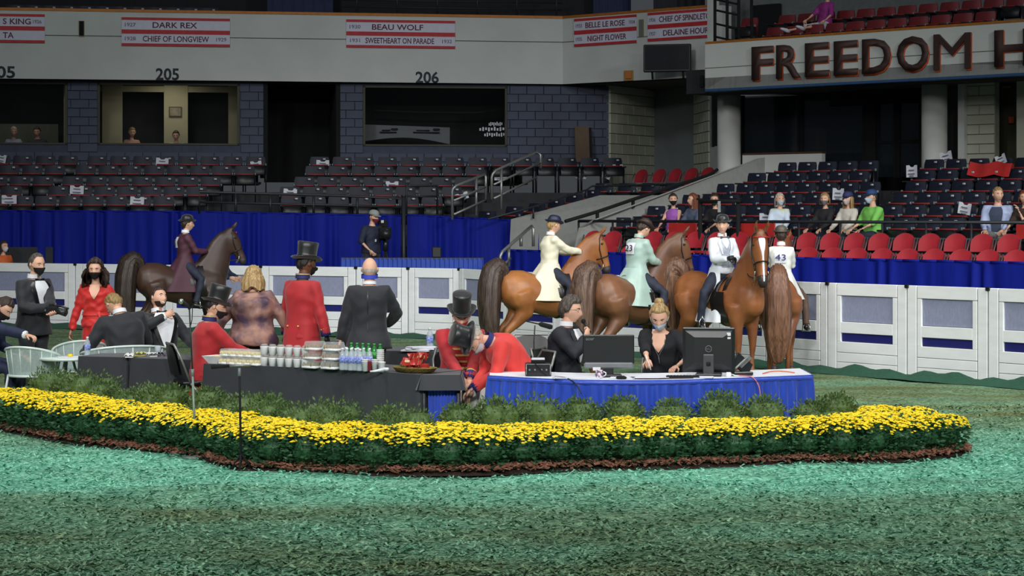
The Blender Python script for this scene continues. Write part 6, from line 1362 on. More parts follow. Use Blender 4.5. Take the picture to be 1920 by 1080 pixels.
    def reins(s, hand):
        for sd, ht in ((1, hand), (-1, hand)):
            h = Vector(ht); b = s.HP(.49, sd * .075, -.06); m = b.lerp(h, .5) + Vector((0, sd * .03, -.10)); MB().tube(smooth_pl([b, m, h], 2), .007, 5).obj('rein', TACK, s.o)
    def world(s, v): return s.o.matrix_basis @ Vector(v)
def rider_on(h, label, coat, hatm, pants, hands, lean=2, side=0, head=(0, 0, 0), sex='f', rz_off=0, h_=1.60, pel=(0.02, 0, 1.50), skin='fair', number=None, hair=None, vest=None, skirt=(.95, 2.3, 1.3), glove=True, hatk='derby', twist=0, feetx=.10, fat=1.0, drop=.52):
    """rider's frame: facing -Y; the horse faces +X, so the rider is turned by +90 degrees"""
    k = h.k; P0 = h.o.matrix_basis @ (Vector(pel) * 1.0); rz = math.degrees(h.o.rotation_euler.z) + 90 + rz_off
    f = lambda s: (s * .345 * k / .93, -feetx, -.64)
    s = Person(label, P0, rz, h_, sex, fat, (0, 0, 0), lean, side, twist, head, hands[0], hands[1], f(1), f(-1), skin, .016, kl=(.9, -1.0, .3), kr=(-.9, -1.0, .3), pl=(.6, .6, -.8), pr=(-.6, .6, -.8), curl=(1.0, 1.0), name='person')
    s.body(True, gloves=mat('black_glove', (26, 28, 34), .5) if glove else None); s.trousers(pants, .055); s.shoes()
    s.garment('riding_coat', coat, -.05, .965, .020, arms=True, wr=.004)
    s.skirt_cone('coat_skirt', coat, .12, drop, skirt[0], skirt[1], 7, .03, back=.08, open_front=.45, inf=.024)
    return s
# ================================================================= everyone in the ring
TUX = mat('tuxedo_black', (34, 38, 44), .75, var=.12, scale=8, sheen=.15); NAVYS = mat('navy_suit', (36, 44, 76), .75, var=.12, scale=8); SHIRT = mat('shirt_white', (236, 240, 246), .7, var=.04); SATIN = mat('satin_black', (16, 18, 22), .35)
REDC = mat('scarlet_coat', (184, 34, 42), .7, var=.10, scale=6, sheen=.2); GOLD = mat('gold_braid', (228, 196, 120), .45, .2, var=.15, scale=40); NAVYF = mat('navy_facing', (40, 46, 110), .7); CREAMP = mat('white_breeches', (230, 226, 218), .7, var=.05); HATB = mat('top_hat_silk', (26, 28, 30), .35, sheen=.3)
MASKB = mat('mask_black', (26, 24, 28), .8); MASKL = mat('mask_pale_blue', (204, 226, 244), .8); REDD = mat('red_dress', (222, 44, 40), .6, var=.12, scale=7, sheen=.2)
HBRN = streak('hair_dark_brown', (70, 50, 40), (34, 24, 20), .5); HGRY = streak('hair_grey_brown', (96, 86, 78), (52, 46, 42), .5); HBLD = streak('hair_blonde', (200, 172, 120), (138, 108, 66), .5); HSAND = streak('hair_sandy', (176, 148, 96), (120, 96, 60), .5); HBLK = streak('hair_black', (38, 32, 30), (20, 18, 18), .5); HRED = streak('hair_auburn', (140, 78, 44), (84, 44, 26), .5); HPALE = streak('hair_pale_grey', (206, 198, 186), (160, 150, 138), .6)
def lp(loc, rz, px, py, d):
    v = W(px, py, d) - Vector(loc); return Matrix.Rotation(-R(rz), 3, 'Z') @ v
def at(px, d, z=0.0): return Vector((GX(px, d), d, z))
SEATF = dict(fl=(.13, -.44, .08), fr=(-.13, -.44, .08), kl=(.1, -1, 1.2), kr=(-.1, -1, 1.2))

# photographer in a dinner jacket
L = at(62, 23.5); rz = 52
s = Person('man in black dinner jacket and face mask holding a camera, standing at the left', L, rz, 1.70, 'm', 1.05, (0, 0, .95), 3, head=(-2, 6, 0), hl=lp(L, rz, 100, 589, 23.15), hr=lp(L, rz, 86, 577, 23.3), pl=(.6, .3, -.8), pr=(-.7, .3, -.7), curl=(.7, .8), palm=((-.6, 0, .8), (.6, 0, .8)))
s.body(mouth=False); s.trousers(TUX); s.shoes(); s.garment('dinner_jacket', TUX, -.28, .965, .022, arms=True, flare=.15); shirt_front(s, SHIRT, SATIN, .30); s.collar(SHIRT); s.bowtie(SATIN); s.mask(MASKB); s.hair(HGRY, front=58, thick=.006, part=46, side=2); s.cuff(SHIRT, .03, .042, 'shirt_cuff', at=.99)
c = W(98, 582, 23.2); o = thing('photo_camera', 'black photo camera with long lens in the photographer\'s hands', 'camera', c, R(-20))
MB().box((0, 0, 0), (.13, .07, .09), bev=.012).obj('camera_body', BLACK, o, False); MB().tube([(.05, 0, 0), (.10, 0, -.01), (.17, 0, -.025)], [.034, .036, .042], 12).obj('lens', PLB, o); MB().box((-.01, 0, .055), (.05, .05, .035), bev=.01).obj('viewfinder', BLACK, o, False); MB().tube([(.02, .02, .045), (.10, .02, .045), (.19, .02, .02)], .012, 8).obj('flash_bar', PLB, o)

# woman in red dress
L = at(180, 24.3); rz = 2
s = Person('woman in a red V-neck dress and black mask walking towards the camera', L, rz, 1.62, 'f', 1.02, (0, 0, .90), 2, head=(0, 4, 0), hl=(.30, -.04, .80), hr=(-.30, -.05, .72), fl=(.07, -.16, .08), fr=(-.07, .12, .10), curl=(.5, .5))
s.body(mouth=False); s.shoes(mat('shoe_red', (150, 30, 30), .4)); s.garment('dress_bodice', REDD, -.1, .91, .012, arms=True, wr=.006, cuffr=.052, armupto=.94, wsc=14)
s.skirt_cone('dress_skirt', REDD, .22, .72, .30, .45, 8, .02, inf=.014); s.patch('belt', REDD, .2, .27, -3.14, 3.14, .03, nu=40, nv=3); s.patch('neckline', s.skinm, .60, .955, lambda v: -.52 * v, lambda v: .52 * v, .022); s.mask(MASKB); s.hair(HBRN, front=48, thick=.026, length=.20, flare=.05, curl=.006, part=40)
MB().tube([s.tor(.28, .25, .035), s.tor(.18, .3, .05), s.tor(.02, .32, .06)], [.02, .014, .022], 6).obj('belt_bow', REDD, s.o)

# seated man in navy at left edge, reaching to the right
L = at(-48, 22.9); rz = 88
folding_chair('folding chair under the navy suited man at the left edge', L + Vector((-.05, 0, 0)), R(rz), None)
s = Person('man in navy suit leaning over the white chair at the left edge', L, rz, 1.74, 'm', 1.12, (0, 0, .58), 34, head=(-18, 12, 0), hr=lp(L, rz, 80, 636, 22.45), hl=(.2, -.45, .62), palm=((0, 0, -1), (0, 0, -1)), curl=(.5, .6), pr=(-.8, .2, -.3), **SEATF)
s.body(mouth=False); s.trousers(NAVYS); s.shoes(); s.garment('suit_jacket', NAVYS, -.15, .965, .024, arms=True); s.collar(SHIRT); s.hair(HBRN, front=44, thick=.008, back=-30); s.mask(MASKB); s.cuff(SHIRT, .03, .044, 'shirt_cuff', at=1.0)

# blond man seated with his back to us
L = at(238, 22.85 + .35); rz = 205
s = Person('sandy haired man in black suit seen from behind, bending over the table', L, rz, 1.78, 'm', 1.12, (0, 0, .56), 20, side=8, head=(20, 30, 0), hl=(.40, -.34, .60), hr=(-.25, -.38, .62), **SEATF)
s.body(eyes=False, mouth=False); s.trousers(TUX); s.shoes(); s.garment('suit_jacket', TUX, -.15, .965, .026, arms=True); s.collar(SHIRT, gap=.1); s.hair(HSAND, front=36, thick=.008, back=-38)

# laughing man leaning back
L = at(302, 23.7); rz = 34
folding_chair('folding chair under the laughing man', L, R(rz), None)
s = Person('laughing bearded man in dinner jacket and bow tie leaning back in his chair', L, rz, 1.72, 'm', 1.08, (0, 0, .56), -14, head=(14, 0, 6), hr=(-.06, -.24, 1.02), hl=(.30, -.28, .66), pr=(-.9, 0, -.5), palm=((0, 0, -1), (.4, .8, 0)), curl=(.5, .9), **SEATF)
s.body(smile=True); s.trousers(TUX); s.shoes(); s.garment('dinner_jacket', TUX, -.15, .965, .024, arms=True); shirt_front(s, SHIRT, SATIN, .16, w=.55); s.collar(SHIRT); s.bowtie(SATIN); s.hair(HBRN, front=46, thick=.010); s.cuff(SHIRT, .03, .044, 'shirt_cuff', at=1.0)
MB().grid(lambda u, v: s.H(headpt(R(-85 + 170 * u), R(-66 + (20 if .3 < u < .7 else 36) * v), .003)), 21, 5).obj('beard', HBRN, s.o); s.patch('pocket_square', SHIRT, .62, .70, .62, .85, .032, nu=4, nv=3)

def redcoat(s, standing, tails=True, braid=True, facings=True):
    s.garment('scarlet_coat', REDC, -.25 if standing else -.16, .965, .024, arms=True, flare=.12, wr=.003)
    s.collar(NAVYF, gap=.2, hgt=.055); s.collar(GOLD, gap=.2, hgt=.010, z=.054, name='collar_braid', r=.009)
    s.cuff(NAVYF, .07, .052, 'cuff', at=.98); s.cuff(GOLD, .012, .054, 'cuff_braid', at=.70)
    if braid:
        for i in range(5): s.patch('gold_braid', GOLD, .22 + i * .13, .26 + i * .13, lambda v: -.62, lambda v: .62, .036 , nu=13, nv=3)
# seated red coat with hat at the food table's left end
L = at(386, 21.75); rz = 112
folding_chair('folding chair with grey frame behind the seated scarlet coat at the food table', L + Vector((-.08, -.05, 0)), R(rz), None)
s = Person('man in scarlet coat, top hat and mask seated left of the food', L, rz, 1.72, 'm', 1.05, (0, 0, .56), 6, head=(-22, 14, 0), hl=(.16, -.46, .70), hr=(-.14, -.46, .70), **SEATF)
s.body(mouth=False); s.trousers(CREAMP); s.shoes(); redcoat(s, False); s.hair(HBLK, front=40, thick=.006); s.hat(HATB, 'top', -4); s.mask(MASKB)
s.skirt_cone('coat_tails', REDC, .0, .40, .12, .2, 5, .015, open_front=1.5, inf=.03)

# woman in tie-dye top seen from behind
TIED = mat('tie_dye_brown', (168, 128, 112), .7, col2=(74, 58, 78), scale=6, lo=.38, hi=.62)
L = at(474, 22.3); rz = 182
s = Person('broad blonde woman in a brown and purple tie-dye top, seen from behind', L, rz, 1.60, 'f', 1.5, (0, 0, .88), 6, head=(6, 10, 0), hl=(.50, -.04, .76), hr=(-.48, -.06, .76), pl=(.9, .3, -.4), pr=(-.9, .3, -.4))
s.body(eyes=False, mouth=False); s.trousers(mat('dark_slacks', (52, 46, 50), .8)); s.shoes(); s.garment('tie_dye_top', TIED, -.24, .96, .026, arms=True, wr=.010, wsc=7, cuffr=.055); s.hair(HBLD, front=40, thick=.022, length=.17, flare=.025, part=44)
MB().ell(s.tor(-.02, 0, .0), (.1, .05, .05), 8) if 0 else None

# standing red coat seen from behind
L = at(566, 22.2); rz = 146
s = Person('tall man in long scarlet coat and black top hat standing with his back turned', L, rz, 1.74, 'm', .96, (0, 0, .97), 2, head=(-24, 8, 0), hl=(.31, -.10, .80), hr=(-.32, -.04, .80), skin='dark')
s.body(mouth=False, gloves=mat('black_glove', (26, 28, 34), .5)); s.trousers(CREAMP); s.shoes(); redcoat(s, True); s.skirt_cone('coat_tails', REDC, .06, .62, .28, .5, 6, .015, open_front=.5, inf=.03); s.hair(HBLK, front=40, thick=.005); s.hat(HATB, 'top', -2); s.mask(MASKB)
for sx in (-1, 1): MB().ell(s.tor(.02, math.pi + sx * .3, .036), (.012, .012, .012), 8).obj('brass_button', GOLD, s.o)

# bald man in black suit
L = at(692, 21.8); rz = 178
s = Person('bald man in a black suit with a blue mask strap, seen from behind', L, rz, 1.69, 'm', 1.0, (0, 0, .94), 3, head=(0, 6, 0), hl=(.33, .02, .70), hr=(-.16, -.30, 1.00), pr=(-1, .4, -.4), skin='fair')
s.hl = 0; s.body(eyes=False, mouth=False); s.trousers(TUX); s.shoes(); s.garment('suit_jacket', TUX, -.36, .965, .028, arms=True, flare=.2, wr=.003); s.collar(SHIRT, gap=.1, hgt=.03)
s.mask(mat('mask_blue', (50, 70, 190), .7)); MB().loft([[s.H(Vector((.083 * math.cos(a), .080 * math.sin(a) + .004, z - .02 * math.sin(a)))) for a in [2 * math.pi * j / 24 for j in range(24)]] for z in (-.085, -.045)], False).obj('neck_gaiter', mat('mask_blue', (50, 70, 190), .7), s.o); s.hair(HPALE, front=88, thick=.003, part=10, side=2, back=-20) if 0 else None
MB().grid(lambda u, v: s.H(headpt(R(80 + 200 * u), R(-22 + 20 * v), .004)), 24, 4).obj('hair_fringe', HPALE, s.o); s.patch('back_seam', SATIN, -.2, .85, math.pi - .012, math.pi + .012, .030, nu=3, nv=14)

# two seated red coats at the right of the food table
L = at(862, 20.75); rz = 14
folding_chair('folding chair under the scarlet coat facing the camera', L, R(rz), None)
s = Person('man in scarlet coat with rows of gold braid and top hat, seated facing the camera', L, rz, 1.70, 'm', 1.12, (0, 0, .55), 6, head=(-10, 26, 0), hl=(.02, -.34, .56), hr=(-.06, -.36, .58), pl=(.9, .2, -.4), pr=(-.9, .2, -.4), palm=((0, 0, -1), (0, 0, -1)), **SEATF)
s.body(mouth=False); s.trousers(CREAMP); s.shoes(); redcoat(s, False); s.hair(HGRY, front=40, thick=.005); s.hat(HATB, 'top', -10); s.mask(mat('mask_red', (190, 60, 56), .7))
s.patch('navy_lapel', NAVYF, .76, .955, -.75, -.1, .034, nu=6, nv=5); s.patch('navy_lapel', NAVYF, .76, .955, .1, .75, .034, nu=6, nv=5); s.patch('lapel_braid', GOLD, .74, .765, -.8, .8, .037, nu=12, nv=3)
L = at(978, 20.35); rz = -70
folding_chair('folding chair under the man bending forward', L, R(rz), None)
REDB = mat('bright_red_coat', (222, 58, 52), .7, var=.08, scale=6, sheen=.2)
s = Person('man in bright red coat and top hat bending far forward over his knees', L, rz, 1.72, 'm', 1.10, (0, 0, .58), 62, head=(10, 18, 0), hl=(.10, -.52, .50), hr=(-.12, -.46, .46), pl=(.5, .5, -.5), pr=(-.5, .5, -.5), palm=((0, 0, -1), (0, 0, -1)), **SEATF)
s.body(mouth=False); s.trousers(CREAMP); s.shoes(); s.garment('red_coat', REDB, -.2, .965, .026, arms=True, wr=.003); s.collar(NAVYF, hgt=.05); s.cuff(NAVYF, .06, .052, 'cuff', at=.98); s.hair(HPALE, front=40, thick=.006); s.hat(HATB, 'top', -4); s.mask(mat('mask_pale_grey', (214, 218, 226), .8)); s.patch('coat_vent', NAVYF, -.18, -.06, math.pi - .35, math.pi + .1, .034, nu=5, nv=4)

# announcer
L = at(1058, 20.75); rz = 66
folding_chair('folding chair under the announcer', L, R(rz), None)
hm_ = lp(L, rz, 1078, 668, 20.30)
s = Person('grey haired announcer in black suit and glasses speaking into a hand microphone', L, rz, 1.74, 'm', 1.08, (0, 0, .56), 4, head=(2, 4, 0), hr=(-.06, -.25, .965), hl=(.22, -.36, .74), pr=(-.8, .1, -.8), pl=(.8, .2, -.5), curl=(.5, 1.1), palm=((0, 0, -1), (.5, .6, .2)), **SEATF)
s.body(); s.trousers(TUX); s.shoes(); s.garment('suit_jacket', mat('suit_blue_black', (28, 32, 42), .75, var=.1), -.15, .965, .024, arms=True); shirt_front(s, SHIRT, TUX, .30, w=.44); s.collar(SHIRT); s.patch('necktie', mat('tie_dark', (58, 40, 60), .5), .34, .95, lambda v: -.07 - .04 * (1 - v), lambda v: .07 + .04 * (1 - v), .034, nu=4); s.hair(HGRY, front=42, thick=.024, curl=.004, back=-44, side=-14); s.cuff(SHIRT, .03, .042, 'shirt_cuff', sides=(1,), at=1.0)
g = MB()
for sx in (-1, 1): g.tube([s.H(headpt(sx * R(20.5), R(6), .012) + Vector((.021 * math.cos(a), 0, .016 * math.sin(a)))) for a in [2 * math.pi * j / 12 for j in range(13)]], .0018, 5); g.tube([s.H(headpt(sx * R(32), R(8), .010)), s.H(headpt(sx * R(70), R(8), .006)), s.H(headpt(sx * R(96), R(8), .006))], .0018, 5)
g.tube([s.H(headpt(R(a), R(8), .014)) for a in (-8, 0, 8)], .0018, 5); g.obj('glasses', STEEL, s.o)
mw = s.o.matrix_basis @ (s.wrR + (s.wrR - s.elR).normalized() * .08); mo = s.o.matrix_basis @ s.H((0, -.125, -.070)); o = thing('hand_microphone', 'black hand microphone held to the announcer\'s mouth', 'microphone', mw); dv = mo - mw; MB().tube([dv * -.25, dv * .72], [.011, .015], 10).obj('handle', PLB, o); MB().ell(dv * .85, (.024, .024, .026), 12).obj('microphone_head', BLACK, o)

# writing woman
L = at(1240, 20.65); rz = -12
folding_chair('folding chair under the writing woman', L, R(rz), None)
s = Person('blonde woman in black top and pale blue mask writing at the announcer table', L, rz, 1.68, 'f', 1.10, (0, 0, .56), 12, head=(4, 22, 0), hr=lp(L, rz, 1216, 691, 20.0), hl=(.20, -.40, .70), pr=(-.9, .3, -.4), pl=(.9, .3, -.4), palm=((0, 0, -1), (.3, 0, -1)), curl=(.5, .9), headk=1.12, **SEATF)
s.body(mouth=False); s.trousers(mat('dark_slacks', (52, 46, 50), .8)); s.shoes(); s.garment('black_top', mat('knit_black', (24, 26, 32), .85, var=.15), -.15, .90, .018, arms=True, armupto=.35, cuffr=.062, wr=.005); s.patch('neckline', s.skinm, .58, .955, lambda v: -.48 * v, lambda v: .48 * v, .036); s.mask(MASKL); s.hair(HBLD, front=50, thick=.016, back=-40); MB().ell(s.H((0, .065, .115)), (.05, .045, .04), 12).obj('hair_bun', HBLD, s.o); MB().tube([s.H((-.085, .03, .05)), s.H((-.085, .05, .09))], .012, 8).obj('hair_clip', BLACK, s.o)
MB().tube([s.tor(.93, -.5, .03), s.tor(.75, -.25, .034), s.tor(.5, 0, .04), s.tor(.75, .25, .034), s.tor(.93, .5, .03)], .004, 5).obj('lanyard', PLG, s.o); MB().tube([s.tor(.5, 0, .042), s.tor(.34, .03, .05)], .004, 5).obj('lanyard_tail', PLG, s.o)
pw = s.o.matrix_basis @ (s.wrR + (s.wrR - s.elR).normalized() * .09); o = thing('pen', 'white pen in the writing woman\'s hand', 'pen', pw); MB().tube([(.02, -.02, -.05), (-.03, .03, .09)], .005, 6).obj('barrel', CAPW, o); MB().tube([(.026, -.026, -.065), (.02, -.02, -.05)], [.001, .005], 6).obj('tip', BLACK, o)

# camera operator on the platform
L = at(696, 40.15, 1.295 - .60); rz = 48
PZ = 1.295
L = at(696, 40.3, .495); 
s = Person('camera operator in navy shirt, grey cap and red mask on the blue skirted platform', L, rz, 1.70, 'm', 1.1, (0, 0, .95), 4, head=(0, 6, 0), hl=(.10, -.34, 1.27), hr=(-.20, -.18, .95), pr=(-1, .3, -.3), voxel=.02)
s.body(mouth=False); s.trousers(TUX); s.shoes(); s.garment('work_shirt', mat('shirt_navy', (34, 40, 62), .8), -.12, .955, .02, arms=True, armupto=.2, cuffr=.06); s.hair(HBRN, front=30, thick=.004); s.hat(mat('cap_grey', (150, 156, 152), .8), 'cap'); s.mask(mat('mask_dark_red', (120, 34, 40), .8)); s.patch('badge', PAPER, .36, .46, -.25, -.08, .03, nu=3, nv=3)
o = thing('video_camera', 'black broadcast video camera on a tripod beside its operator', 'camera', at(722, 40.25, .495)); MB().box((0, .1, 1.28), (.2, .42, .22), bev=.02).obj('camera_body', BLACK, o, False); MB().box((-.06, .22, 1.46), (.18, .12, .15), bev=.02).obj('viewfinder', BLACK, o, False); MB().tube([(.02, -.1, 1.28), (.03, -.3, 1.26)], [.08, .09], 12).obj('lens', PLB, o); MB().box((-.06, .15, 1.5), (.05, .02, .05)).obj('sticker', PAPER, o, False); MB().tube([(0, .1, 1.17), (0, .1, .95)], .05, 8).obj('tripod_head', PLB, o)
for k in range(3): MB().tube([(0, .1, .97), (.24 * math.cos(k * 2.1 + .4), .1 + .24 * math.sin(k * 2.1 + .4), .0)], .018, 6).obj('tripod_leg', PLB, o)

# two bystanders behind the fence
s = Person('bystander in an orange top at the left edge behind the fence', at(6, 42.0), 40, 1.60, 'f', 1.0, (0, 0, .89), 0, head=(10, 0, 0), voxel=.025)
s.body(mouth=False); s.trousers(TUX); s.shoes(); s.garment('orange_top', mat('top_orange', (226, 110, 50), .7), -.2, .955, .016, arms=True); s.hair(HBRN, front=42, thick=.014, length=.1); s.mask(PAPER)
s = Person('dark haired groom standing behind the neck of the dark horse', at(402, 34.9), 60, 1.70, 'm', 1.0, (0, 0, .95), 0, head=(0, 0, 0), voxel=.022, hl=(.1, -.4, 1.1), hr=(-.1, -.4, 1.1))
s.body(); s.trousers(TUX); s.shoes(); s.garment('dark_jacket', NAVYS, -.25, .96, .02, arms=True); s.hair(HBRN, front=40, thick=.012)

# ================================================================= horses and riders
def stirrups(h, s):
    for sd, an in ((1, s.anL), (-1, s.anR)):
        w = h.o.matrix_basis.inverted() @ (s.o.matrix_basis @ (an + Vector((0, -.06, -.03)))); t = Vector((.10, sd * .25, 1.24)) * h.k
        MB().tube([t, w + Vector((0, 0, .10))], [(.004, .014)] * 2, 6).obj('stirrup_leather', TACK, h.o); MB().tube([w + Vector((0, y, z)) for y, z in ((0, .10), (.045, .04), (.055, -.055), (-.055, -.055), (-.045, .04), (0, .10))], .008, 6).obj('stirrup_iron', BITM, h.o)
bpy.context.view_layer.update()
def mount(h, *a, **kw):
    bpy.context.view_layer.update(); s = rider_on(h, *a, **kw); bpy.context.view_layer.update(); stirrups(h, s)
    pel = kw.get('pel', (0.05, 0, 1.38)); ha = (s.wrL + s.wrR) / 2; h.reins((pel[0] - ha.y + .06, pel[1] + ha.x, pel[2] + ha.z + .02)); return s
HANDS = ((.05, -.36, .16), (-.05, -.36, .16)); PEL = (.03, 0, 1.385)
JOD = mat('jodhpur_navy', (34, 40, 58), .75, var=.1)
h = Horse('dark brown saddle horse with arched neck carrying the purple coat rider', at(342, 33.6), 22, ('coat_dark_bay', (74, 52, 42)), (34, 26, 24), streak('tail_dark_brown', (70, 56, 46), (30, 24, 22)), .94, nyaw=2, hyaw=-10, hpitch=4, tail=(0, 0), tail_len=.98)
s = mount(h, 'rider in a plum purple coat and black derby, number on her back', mat('coat_plum', (76, 38, 54), .65, var=.1), None, JOD, HANDS, pel=PEL, lean=3, head=(0, 0, 0))
s.collar(SHIRT); s.hair(HBRN, front=34, thick=.010, back=-44); s.hat(HATB, 'derby', -3); s.number('102', .13, .17, .66)
h = Horse('golden chestnut saddle horse with grey brown tail carrying the cream coat rider', at(1026, 30.2), 22, ('coat_golden_chestnut', (168, 110, 60)), (110, 62, 34), streak('tail_grey_brown', (92, 76, 66), (44, 36, 34)), .92, nyaw=-8, hyaw=-10, hpitch=-4, tail=(0, 0), tail_len=.95)
s = mount(h, 'rider in a long cream coat and navy derby with arm outstretched', mat('coat_cream', (232, 228, 204), .65, var=.06), None, JOD, ((.08, -.44, .20), (-.08, -.46, .22)), pel=PEL, lean=4, head=(4, 10, 0))
s.collar(SHIRT); s.hair(HBLD, front=34, thick=.010, back=-44); s.hat(mat('derby_navy', (32, 38, 66), .5), 'derby', -3)
h = Horse('bay saddle horse with long brown tail carrying the mint coat rider', at(1186, 28.1), 42, ('coat_liver_bay', (128, 86, 58)), (62, 42, 34), streak('tail_brown', (124, 96, 78), (56, 42, 36)), .93, nyaw=-26, hyaw=-20, hpitch=-4, tail=(-12, 0), tail_len=1.0)
s = mount(h, 'rider in a pale mint green coat looking down, number on her back', mat('coat_mint', (168, 196, 186), .45, var=.08, sheen=.3), None, JOD, ((.10, -.36, .14), (-.06, -.38, .12)), pel=(.06, 0, 1.37), lean=10, head=(-6, 26, 0), drop=.50)
s.hair(HBRN, front=30, thick=.012, back=-40); s.hat(mat('derby_brown', (60, 46, 42), .5), 'derby', -2); s.number('23', .15, .15, .66); s.collar(mat('coat_mint', (168, 196, 186)))
h = Horse('chestnut saddle horse with a white blaze facing the camera, carrying the silver coat rider', at(1352, 27.8), -50, ('coat_chestnut', (156, 98, 56)), (96, 52, 30), streak('tail_chestnut', (140, 104, 80), (70, 50, 40)), .95, headk=1.2, nyaw=-14, hyaw=-18, hpitch=-4, blaze=True, tail=(20, 0), tail_len=.9)
s = mount(h, 'rider in a silver white coat, bow tie and black derby facing the camera', mat('coat_silver', (222, 228, 236), .5, var=.06, sheen=.3), None, JOD, ((.06, -.30, .16), (-.06, -.32, .18)), pel=(.02, 0, 1.39), lean=0, head=(-30, 0, 0), rz_off=-22, drop=.70)
s.patch('waistcoat', mat('waistcoat_silver', (176, 184, 200), .4, var=.15, scale=30), .14, .93, lambda v: -.28 - .1 * v, lambda v: .28 + .1 * v, .026); s.patch('shirt_front', SHIRT, .66, .955, lambda v: -.40 * v, lambda v: .40 * v, .031); s.collar(SHIRT); s.bowtie(mat('bow_tie_grey', (80, 84, 96), .4)); s.hair(HBRN, front=30, thick=.006, back=-30); s.hat(HATB, 'derby', -2)
for sx in (-1, 1): s.patch('lapel', mat('coat_silver', (222, 228, 236)), .5, .93, (lambda v, sx=sx: sx * (.2 + .2 * v)), (lambda v, sx=sx: sx * (.3 + .42 * v)), .036)
h = Horse('copper chestnut horse seen from behind with tail to the ground, carrying rider 43', at(1464, 28.75), 80, ('coat_copper', (150, 94, 60)), (96, 54, 36), streak('tail_copper', (150, 108, 84), (92, 62, 48)), .90, nyaw=-4, tail=(0, 0), tail_len=1.0, tailw=1.0)
s = mount(h, 'rider in a white coat with number 43 on the back, seen from behind', mat('coat_white', (234, 236, 230), .6, var=.05), None, mat('jodhpur_brown', (92, 70, 58), .7), HANDS, pel=(.05, 0, 1.28), h_=1.52, lean=4, head=(6, 4, 0), drop=.34)
s.hair(HBRN, front=30, thick=.014, back=-52); s.hat(mat('derby_taupe', (92, 84, 74), .5), 'derby', -4); s.number('43', .17, .15, .62, ink=NAVYF); s.collar(SHIRT)

# ================================================================= spectators
SH_ = dict(fl=(.12, -.40, .08), fr=(-.12, -.40, .08), kl=(.1, -1, 1.2), kr=(-.1, -1, 1.2), voxel=.024)
srd = math.degrees(srz)
def spectator(label, q, sex, h, topm, hair, yaw=32, pitch=0, hands=((.14, -.34, .62), (-.14, -.34, .62)), mask=None, cap=None, lean=2, skin='fair', sleeves=.96, length=0, pants=None, fat=1.0, off=0):
    p = SPOS[q][1]; s = Person(label, (p.x, p.y, Z0), srd + off, h, sex, fat, (0, .03, .545), lean, head=(yaw, pitch, 0), hl=hands[0], hr=hands[1], skin=skin, palm=((0, 0, -1), (0, 0, -1)), **SH_)
    s.body(mouth=mask is None); s.trousers(pants or JOD); s.shoes(); s.garment('top', topm, -.15, .955, .016, arms=sleeves > 0, armupto=sleeves if sleeves > 0 else 1, cuffr=None if sleeves > .5 else .06); s.hair(hair, front=44, thick=.014 if sex == 'f' else .008, length=length)
    if mask: s.mask(mask)
    if cap: s.hat(cap, 'cap')
    return s
spectator('spectator in a purple tank top with black mask, leftmost in the front row', 1253, 'f', 1.62, mat('tank_purple', (168, 96, 190), .7), HBRN, mask=MASKB, sleeves=0, off=12)
spectator('spectator with long auburn hair and slate top, second from left', 1297, 'f', 1.62, mat('top_slate', (84, 94, 116), .7), HRED, yaw=-30, length=.22)
spectator('spectator in black with a dark green mask beside the gate post', 1335, 'f', 1.60, mat('top_black', (34, 34, 38), .8), HBRN, mask=mat('mask_green', (24, 52, 44), .8), sleeves=.15)
spectator('spectator in a pastel tie-dye sweater with pale mask', 1474, 'f', 1.60, mat('tie_dye_pastel', (206, 220, 236), .7, col2=(196, 200, 110), scale=7, lo=.36, hi=.5), HPALE, mask=MASKL, length=.14, off=24)
spectator('blonde spectator in a black top holding a phone', 1550, 'f', 1.60, mat('top_black', (34, 34, 38), .8), HSAND, mask=mat('mask_grey', (120, 120, 124), .8), length=.10, yaw=20)
spectator('spectator in a white jacket and navy cap with long blonde hair', 1580, 'f', 1.62, mat('jacket_white', (214, 208, 196), .7), HBLD, mask=mat('mask_pink', (214, 196, 196), .8), cap=mat('cap_navy', (44, 56, 104), .7), length=.2, yaw=0)
spectator('spectator in a bright green shirt and blue cap', 1640, 'm', 1.70, mat('shirt_green', (130, 210, 96), .7), HGRY, mask=MASKL, cap=mat('cap_blue', (40, 70, 120), .7), fat=1.15, sleeves=.2, yaw=0, off=-20)
spectator('older man in an open pale blue shirt, hands folded', 1862, 'm', 1.76, mat('shirt_pale_blue', (176, 190, 226), .7), HSAND, fat=1.15, pants=mat('grey_slacks', (120, 120, 116), .8), off=20).patch('dark_undershirt', mat('undershirt_navy', (58, 70, 92), .8), .1, .92, lambda v: -.3 - .2 * v, lambda v: .3 + .2 * v, .028)
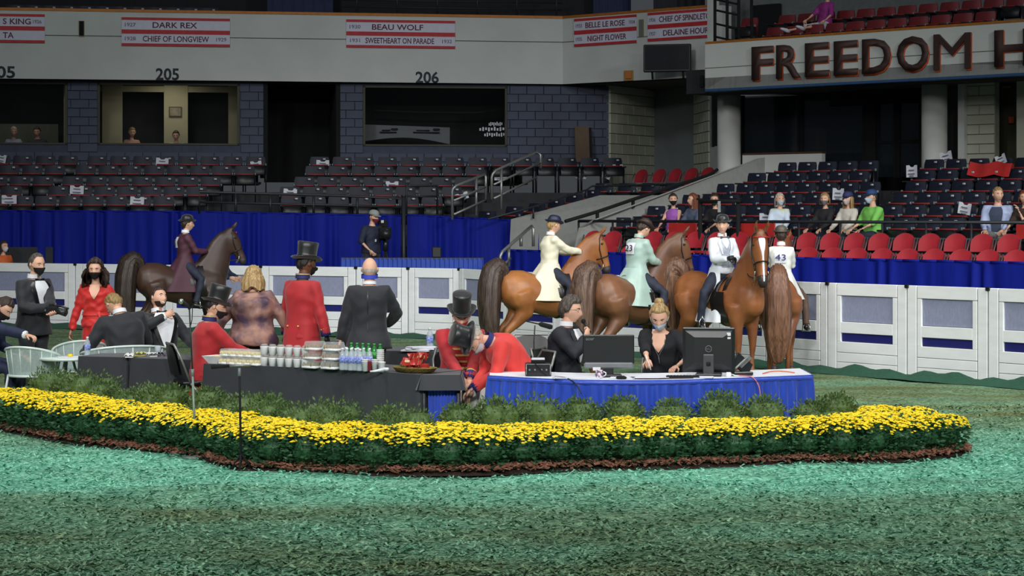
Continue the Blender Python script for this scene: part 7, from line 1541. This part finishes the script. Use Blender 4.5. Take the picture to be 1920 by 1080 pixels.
spectator('woman in a floral dark top resting her chin on her hand at the right edge', 1916, 'f', 1.62, mat('top_floral', (70, 50, 40), .8, col2=(30, 26, 26), scale=20), HRED, hands=((.0, -.18, .95), (-.14, -.34, .62)), length=.1, sleeves=.3)
p = along(*bline(1.75), 1543); s = Person('spectator in a purple shirt with bare legs up in the balcony', (p[0], p[1], 5.50), math.degrees(brz) - 10, 1.66, 'f', 1.0, (0, .05, .56), -14, head=(20, 0, 0), hl=(.25, -.2, .6), hr=(-.2, -.3, .62), fl=(.2, -.75, .42), fr=(-.25, -.78, .40), kl=(.1, -.3, 1), kr=(-.1, -.3, 1), voxel=.024)
s.body(); s.garment('shorts', mat('shorts_white', (210, 214, 220), .7), -.22, .1, .006, legs=True, legupto=.02, ank=.09); s.garment('purple_shirt', mat('shirt_magenta', (160, 50, 140), .7), -.1, .955, .016, arms=True, armupto=.15, cuffr=.06); s.shoes(PAPER); s.hair(HBRN, front=42, thick=.012)
# people behind the suite windows
for q, rz_, top, hr_, lab, sx_ in ((20, 10, (176, 184, 206), HPALE, 'grey haired person in pale blue behind the left suite window', 'f'), (66, -8, (70, 74, 84), HBRN, 'person in dark clothes behind the left suite window', 'm'), (245, 12, (206, 160, 140), HSAND, 'person in a peach top behind the lit suite window, left one', 'f'), (330, -5, (214, 214, 218), HBRN, 'person in a white shirt behind the lit suite window, right one', 'm')):
    p = wpt(wu(q), .78, 2.87)
    if q > 300: p = wpt(wu(q), .78, 2.80)
    s = Person(lab, p, math.degrees(wrz) + rz_, 1.62, sx_, 1.0, (0, 0, .55), 2, head=(0, 8, 0), hl=(.12, -.2, .64), hr=(-.12, -.2, .64), voxel=.028, fl=(.12, -.2, .08), fr=(-.12, -.2, .08), kl=(.1, -1, .4), kr=(-.1, -1, .4))
    s.body(); s.trousers(TUX); s.garment('top', mat('suite_top%d' % q, top, .7), -.15, .955, .016, arms=True); s.hair(hr_, front=44, thick=.012)
for pr_ in (P_NAVY, P_MAR, P_OCC, P_RED): pass
